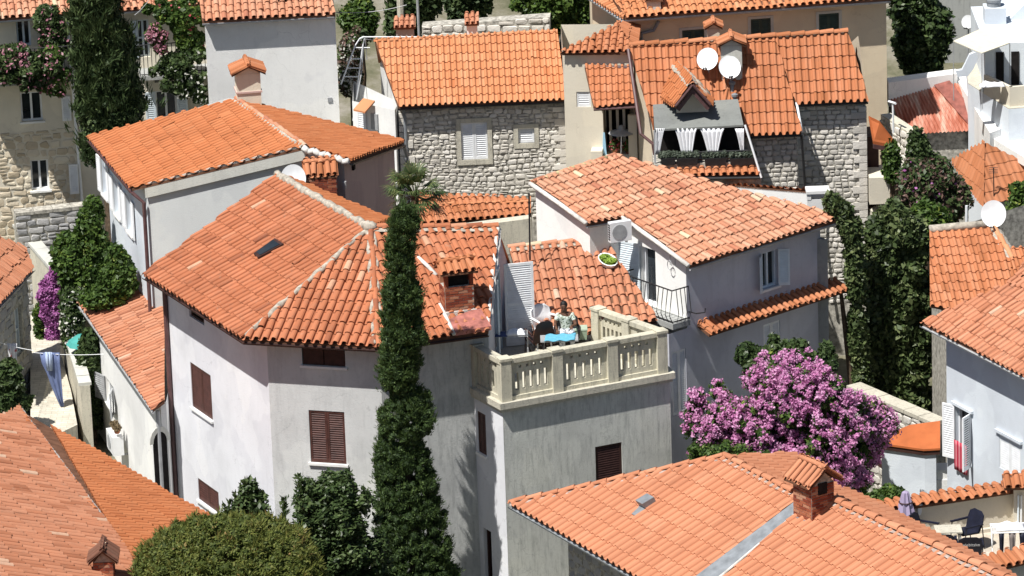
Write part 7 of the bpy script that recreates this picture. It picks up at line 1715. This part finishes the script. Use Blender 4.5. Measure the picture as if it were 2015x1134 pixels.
def patio_chair(label,px,py,ang,text=False):
    c=P(px,py,zp); ux=A(math.cos(ang),math.sin(ang),0); fy=A(math.sin(ang),-math.cos(ang),0); p=lambda x,y,z: c+ux*x+fy*y+A(0,0,z)
    o=thing('patio_chair',label,'chair',c,'dark chairs round the patio table')
    m=MB(); m.prism([p(-.24,.24,.42),p(.24,.24,.42),p(.24,-.22,.39),p(-.24,-.22,.39)],.03); m.build('seat',MT['navy'],o)
    m=MB(); pts=[(-.25,-.22,.42),(.25,-.22,.42),(.28,-.30,.66),(.25,-.34,.80),(.14,-.36,.86),(-.14,-.36,.86),(-.25,-.34,.80),(-.28,-.30,.66)]; m.prism([p(*k) for k in pts],0,vec=fy*.03); bo=m.build('backrest',MT['navy'],o)
    for sg in (-1,1):
        m=MB(); m.hexa([p(.25*sg,-.28,.60),p(.31*sg,-.28,.60),p(.31*sg,.2,.60),p(.25*sg,.2,.60),p(.25*sg,-.28,.63),p(.31*sg,-.28,.63),p(.31*sg,.2,.63),p(.25*sg,.2,.63)]); m.build('armrest',MT['navy'],o)
        m=MB(); m.tube([p(.28*sg,.17,.6),p(.27*sg,.24,0)],.014,5); m.build('leg',MT['black'],o); m=MB(); m.tube([p(.28*sg,-.26,.6),p(.26*sg,-.34,0)],.014,5); m.build('leg',MT['black'],o)
    if text:
        tc=bpy.data.curves.new('t','FONT'); tc.body='velebitsko'; tc.size=.105; tc.align_x='CENTER'; tc.extrude=.002; to=bpy.data.objects.new('t',tc); C.objects.link(to); bpy.context.view_layer.update()
        me=bpy.data.meshes.new_from_object(to.evaluated_get(bpy.context.evaluated_depsgraph_get())); C.objects.unlink(to); bpy.data.objects.remove(to)
        # seen from behind the chair: writing on the rear face of the backrest
        t=p(0,-.345,.66)-c; tx=-ux; up_=A(0,0,1)*.93-fy*.33; nz=np.cross(tx,up_)
        for v in me.vertices: k=np.array(v.co); v.co=Vector((t+tx*k[0]+up_*k[1]+nz*(k[2]+.012)).tolist())
        me.materials.clear(); me.materials.append(MT['wpaint']); lo=bpy.data.objects.new('lettering',me); C.objects.link(lo); lo.parent=bo
    return o
patio_chair('dark patio chair turned away, beside the closed lilac parasol',1822,1086,R(60))
patio_chair('dark patio chair peeping over the roof ridge, left of the lettered chair',1856,1112,R(175))
patio_chair('dark patio chair with white lettering on its back',1908,1118,R(178),True)
patio_chair('dark patio chair tipped against the table near the drying rack',1900,1080,R(-60))
q=P(1866,1092,zp); o=thing('patio_table','light square table between the dark patio chairs','table',q); m=MB(); m.prism([q+A(-.3,-.25,.60),q+A(.3,-.25,.60),q+A(.3,.25,.60),q+A(-.3,.25,.60)],.03); m.build('table_top',MT['coping'],o)
for sx in (-.26,.26):
    for sy in (-.2,.2): m=MB(); m.tube([q+A(sx,sy,0),q+A(sx,sy,.6)],.018,5); m.build('leg',MT['grey'],o)
# drying rack
q=P(1988,1118,zp); o=thing('drying_rack','white drying rack loaded with laundry at the right of the patio','drying rack',q)
for k in range(8): m=MB(); m.tube([q+A(-.4,-.25+k*.075,.95),q+A(.42,-.25+k*.075,.95)],.008,4); m.build('bar',MT['wpaint'],o)
m=MB(); m.tube([q+A(-.42,-.28,.95),q+A(.44,-.28,.95),q+A(.44,.3,.95),q+A(-.42,.3,.95),q+A(-.42,-.28,.95)],.014,5); m.build('top_frame',MT['wpaint'],o)
for sx in (-.4,.42):
    m=MB(); m.tube([q+A(sx,-.3,0),q+A(sx,.28,.95)],.012,5); m.build('leg',MT['wpaint'],o); m=MB(); m.tube([q+A(sx,.3,0),q+A(sx,-.26,.95)],.012,5); m.build('leg',MT['wpaint'],o)
clothlump('white_washing','white and blue washing heaped on the drying rack',q+A(0,.03,.96),.33,.22,.16,MT['cloth'],'laundry')
for i,(x,w,mt,l) in enumerate(((-.22,.06,MT['navy'],'narrow dark sock like garment hanging left under the drying rack'),(.02,.08,m_plain('grey_brown_cloth',(.2,.17,.16),.9),'grey brown garment hanging in the middle of the drying rack'),(.27,.1,MT['navy'],'dark trousers hanging at the right end of the drying rack'))):
    m=MB(); n=6; V=[]
    for j in range(5):
        for k in range(n+1): V.append(q+A(x+w*(k/n*2-1)*(1-.1*j),-.27+.02*math.sin(k*1.7),.94-j*.13))
    m.add(V,[(j*(n+1)+k,j*(n+1)+k+1,(j+1)*(n+1)+k+1,(j+1)*(n+1)+k) for j in range(4) for k in range(n)]); oo=m.build('garment',mt,None,l,'laundry',loc=V[0],fix=False,smooth=True); oo.modifiers.new('s','SOLIDIFY').thickness=.012
# wall sconce ornament, pipes at patio
f=Fr(P(1660,1088,zp),P(1998,1036,zp)); u,z=f.uv(1808,1002); o=thing('wall_lamp','small oval lamp on the patio wall right of the lilac parasol','wall lamp',f.p(u,z)); m=MB(); m.prism(ell(f.p(u,z,.01),f.u*.05,f.v*.13,14),0,vec=f.n*.05); m.build('lamp_body',MT['plastic'],o); m=MB(); m.obox(f,u-.03,u+.03,z+.13,z+.17,.001,.14); m.build('bracket',MT['grey'],o)
for i,(x,l) in enumerate(((2003,'greenish thin pipe left of the pair on the gate pier'),(2009,'white thin pipe right of the pair on the gate pier'))):
    a=PY(x,1072,g0[1]-.25); b=PY(x+1,975,g0[1]-.25); pole('standing_pipe',l,a,b,.022,'bpaint' if i==0 else 'wpaint','pipe')
# red towel at window
f=F15; h=H15H[0]; m,nt,b_=mat('red_white_check',.9,.1); ck=N(nt,'ShaderNodeTexWave'); ck.inputs['Scale'].default_value=5.; nt.links.new(coord(nt,(1,1,.2)),ck.inputs['Vector']); nt.links.new(ramp(nt,ck.outputs[1],[(.35,(.42,.03,.06)),(.7,(.60,.22,.25))]),b_.inputs['Base Color'])
n=8;V=[]
u0=f.uv(1883,870)[0];u1=f.uv(1907,870)[0]; zt_=f.uv(1880,862)[1]; zb2=f.uv(1895,928)[1]
for j in range(7):
    for k in range(n+1): V.append(f.p(u0+(u1-u0)*k/n,zt_-(zt_-zb2)*j/6,.07+.015*math.sin(k*2.1)))
m2=MB(); m2.add(V,[(j*(n+1)+k,j*(n+1)+k+1,(j+1)*(n+1)+k+1,(j+1)*(n+1)+k) for j in range(6) for k in range(n)]); oo=m2.build('red_towel',m,None,'red and white towel hanging out of the open white window','towel',loc=V[0],fix=False,smooth=True); oo.modifiers.new('s','SOLIDIFY').thickness=.01
# awning top right
Ya=yy; 
o=thing('cream_awning','large cream awning sheet over the rooftop terrace at the top right','awning',PY(1932,110,Ya)); q=[PY(1876,82,Ya),PY(1932,106,Ya-1.),PY(1987,86,Ya+.4),PY(1930,58,Ya+1.6)]
m=MB(); m.prism(q,.02); m.build('awning_sheet',m_plain('cream_cloth',(.70,.66,.54),.9,.1,.05),o)
for k in (0,1,2): m=MB(); m.tube([q[k],A(q[k][0],q[k][1],5.9)],.012,5); m.build('support',MT['grey'],o)
# towels on glazed parapet
a=P(1952,168,6.5); clothlump('folded_towels','white and blue towels piled on the parapet at the top right','laundry' and a,.35,.18,.14,MT['cloth'],'laundry')
a=P(1982,150,5.95); o=thing('terrace_sofa','grey sofa with dark cushions on the top right roof terrace','sofa',a); m=MB(); m.box(a[0]-.3,a[0]+.5,a[1]-.2,a[1]+.3,5.93,6.25); m.box(a[0]-.3,a[0]+.5,a[1]+.301,a[1]+.42,5.93,6.55); m.build('sofa_frame',MT['coping'],o)
m=MB(); m.ball(a+A(-.1,.05,.42),.17,.14,.12,10,6); m.build('cushion',MT['navy'],o,smooth=True); m=MB(); m.ball(a+A(.28,.05,.42),.17,.14,.12,10,6); m.build('cushion',MT['navy'],o,smooth=True)
# cables
cable('overhead_cable','thin overhead cable crossing in front of the top left facade',PY(265,30,14),PY(300,-10,14),.05,.01,'grey')
cable('roof_cable','thin green grey cable running left from the ladder frame',PY(655,24,18),PY(800,10,18),.1,.01,'grey')
# white railing top right near post
o=thing('white_railing','short white handrail beside the old wall below the beige house','railing',PY(1758,262,9)); 
m=MB(); m.tube([PY(1758,262,9.),PY(1757,205,9.)],.03,6); m.build('post',MT['wpaint'],o); m=MB(); m.tube([PY(1749,200,9.2),PY(1762,204,8.8)],.035,6); m.build('handrail',MT['wpaint'],o)
wallthing('sloping_stone_wall','low sloping stone wall between the beige house and the rusty shed',[PY(1733,225,10.5),PY(1790,262,8.6)],2.5,.3,'coping',stone='stone')
for nm in ('flat_white_roof',):
    o=thing(nm,'bright white flat roof slab above the orange hipped house','roof',P(1950,275,5.0)); m=MB(); m.prism([P(1944,266,5.0),P(2080,350,5.0),P(2120,290,5.0),P(2050,255,5.0)],-.25); m.build('roof_slab',MT['white'],o)
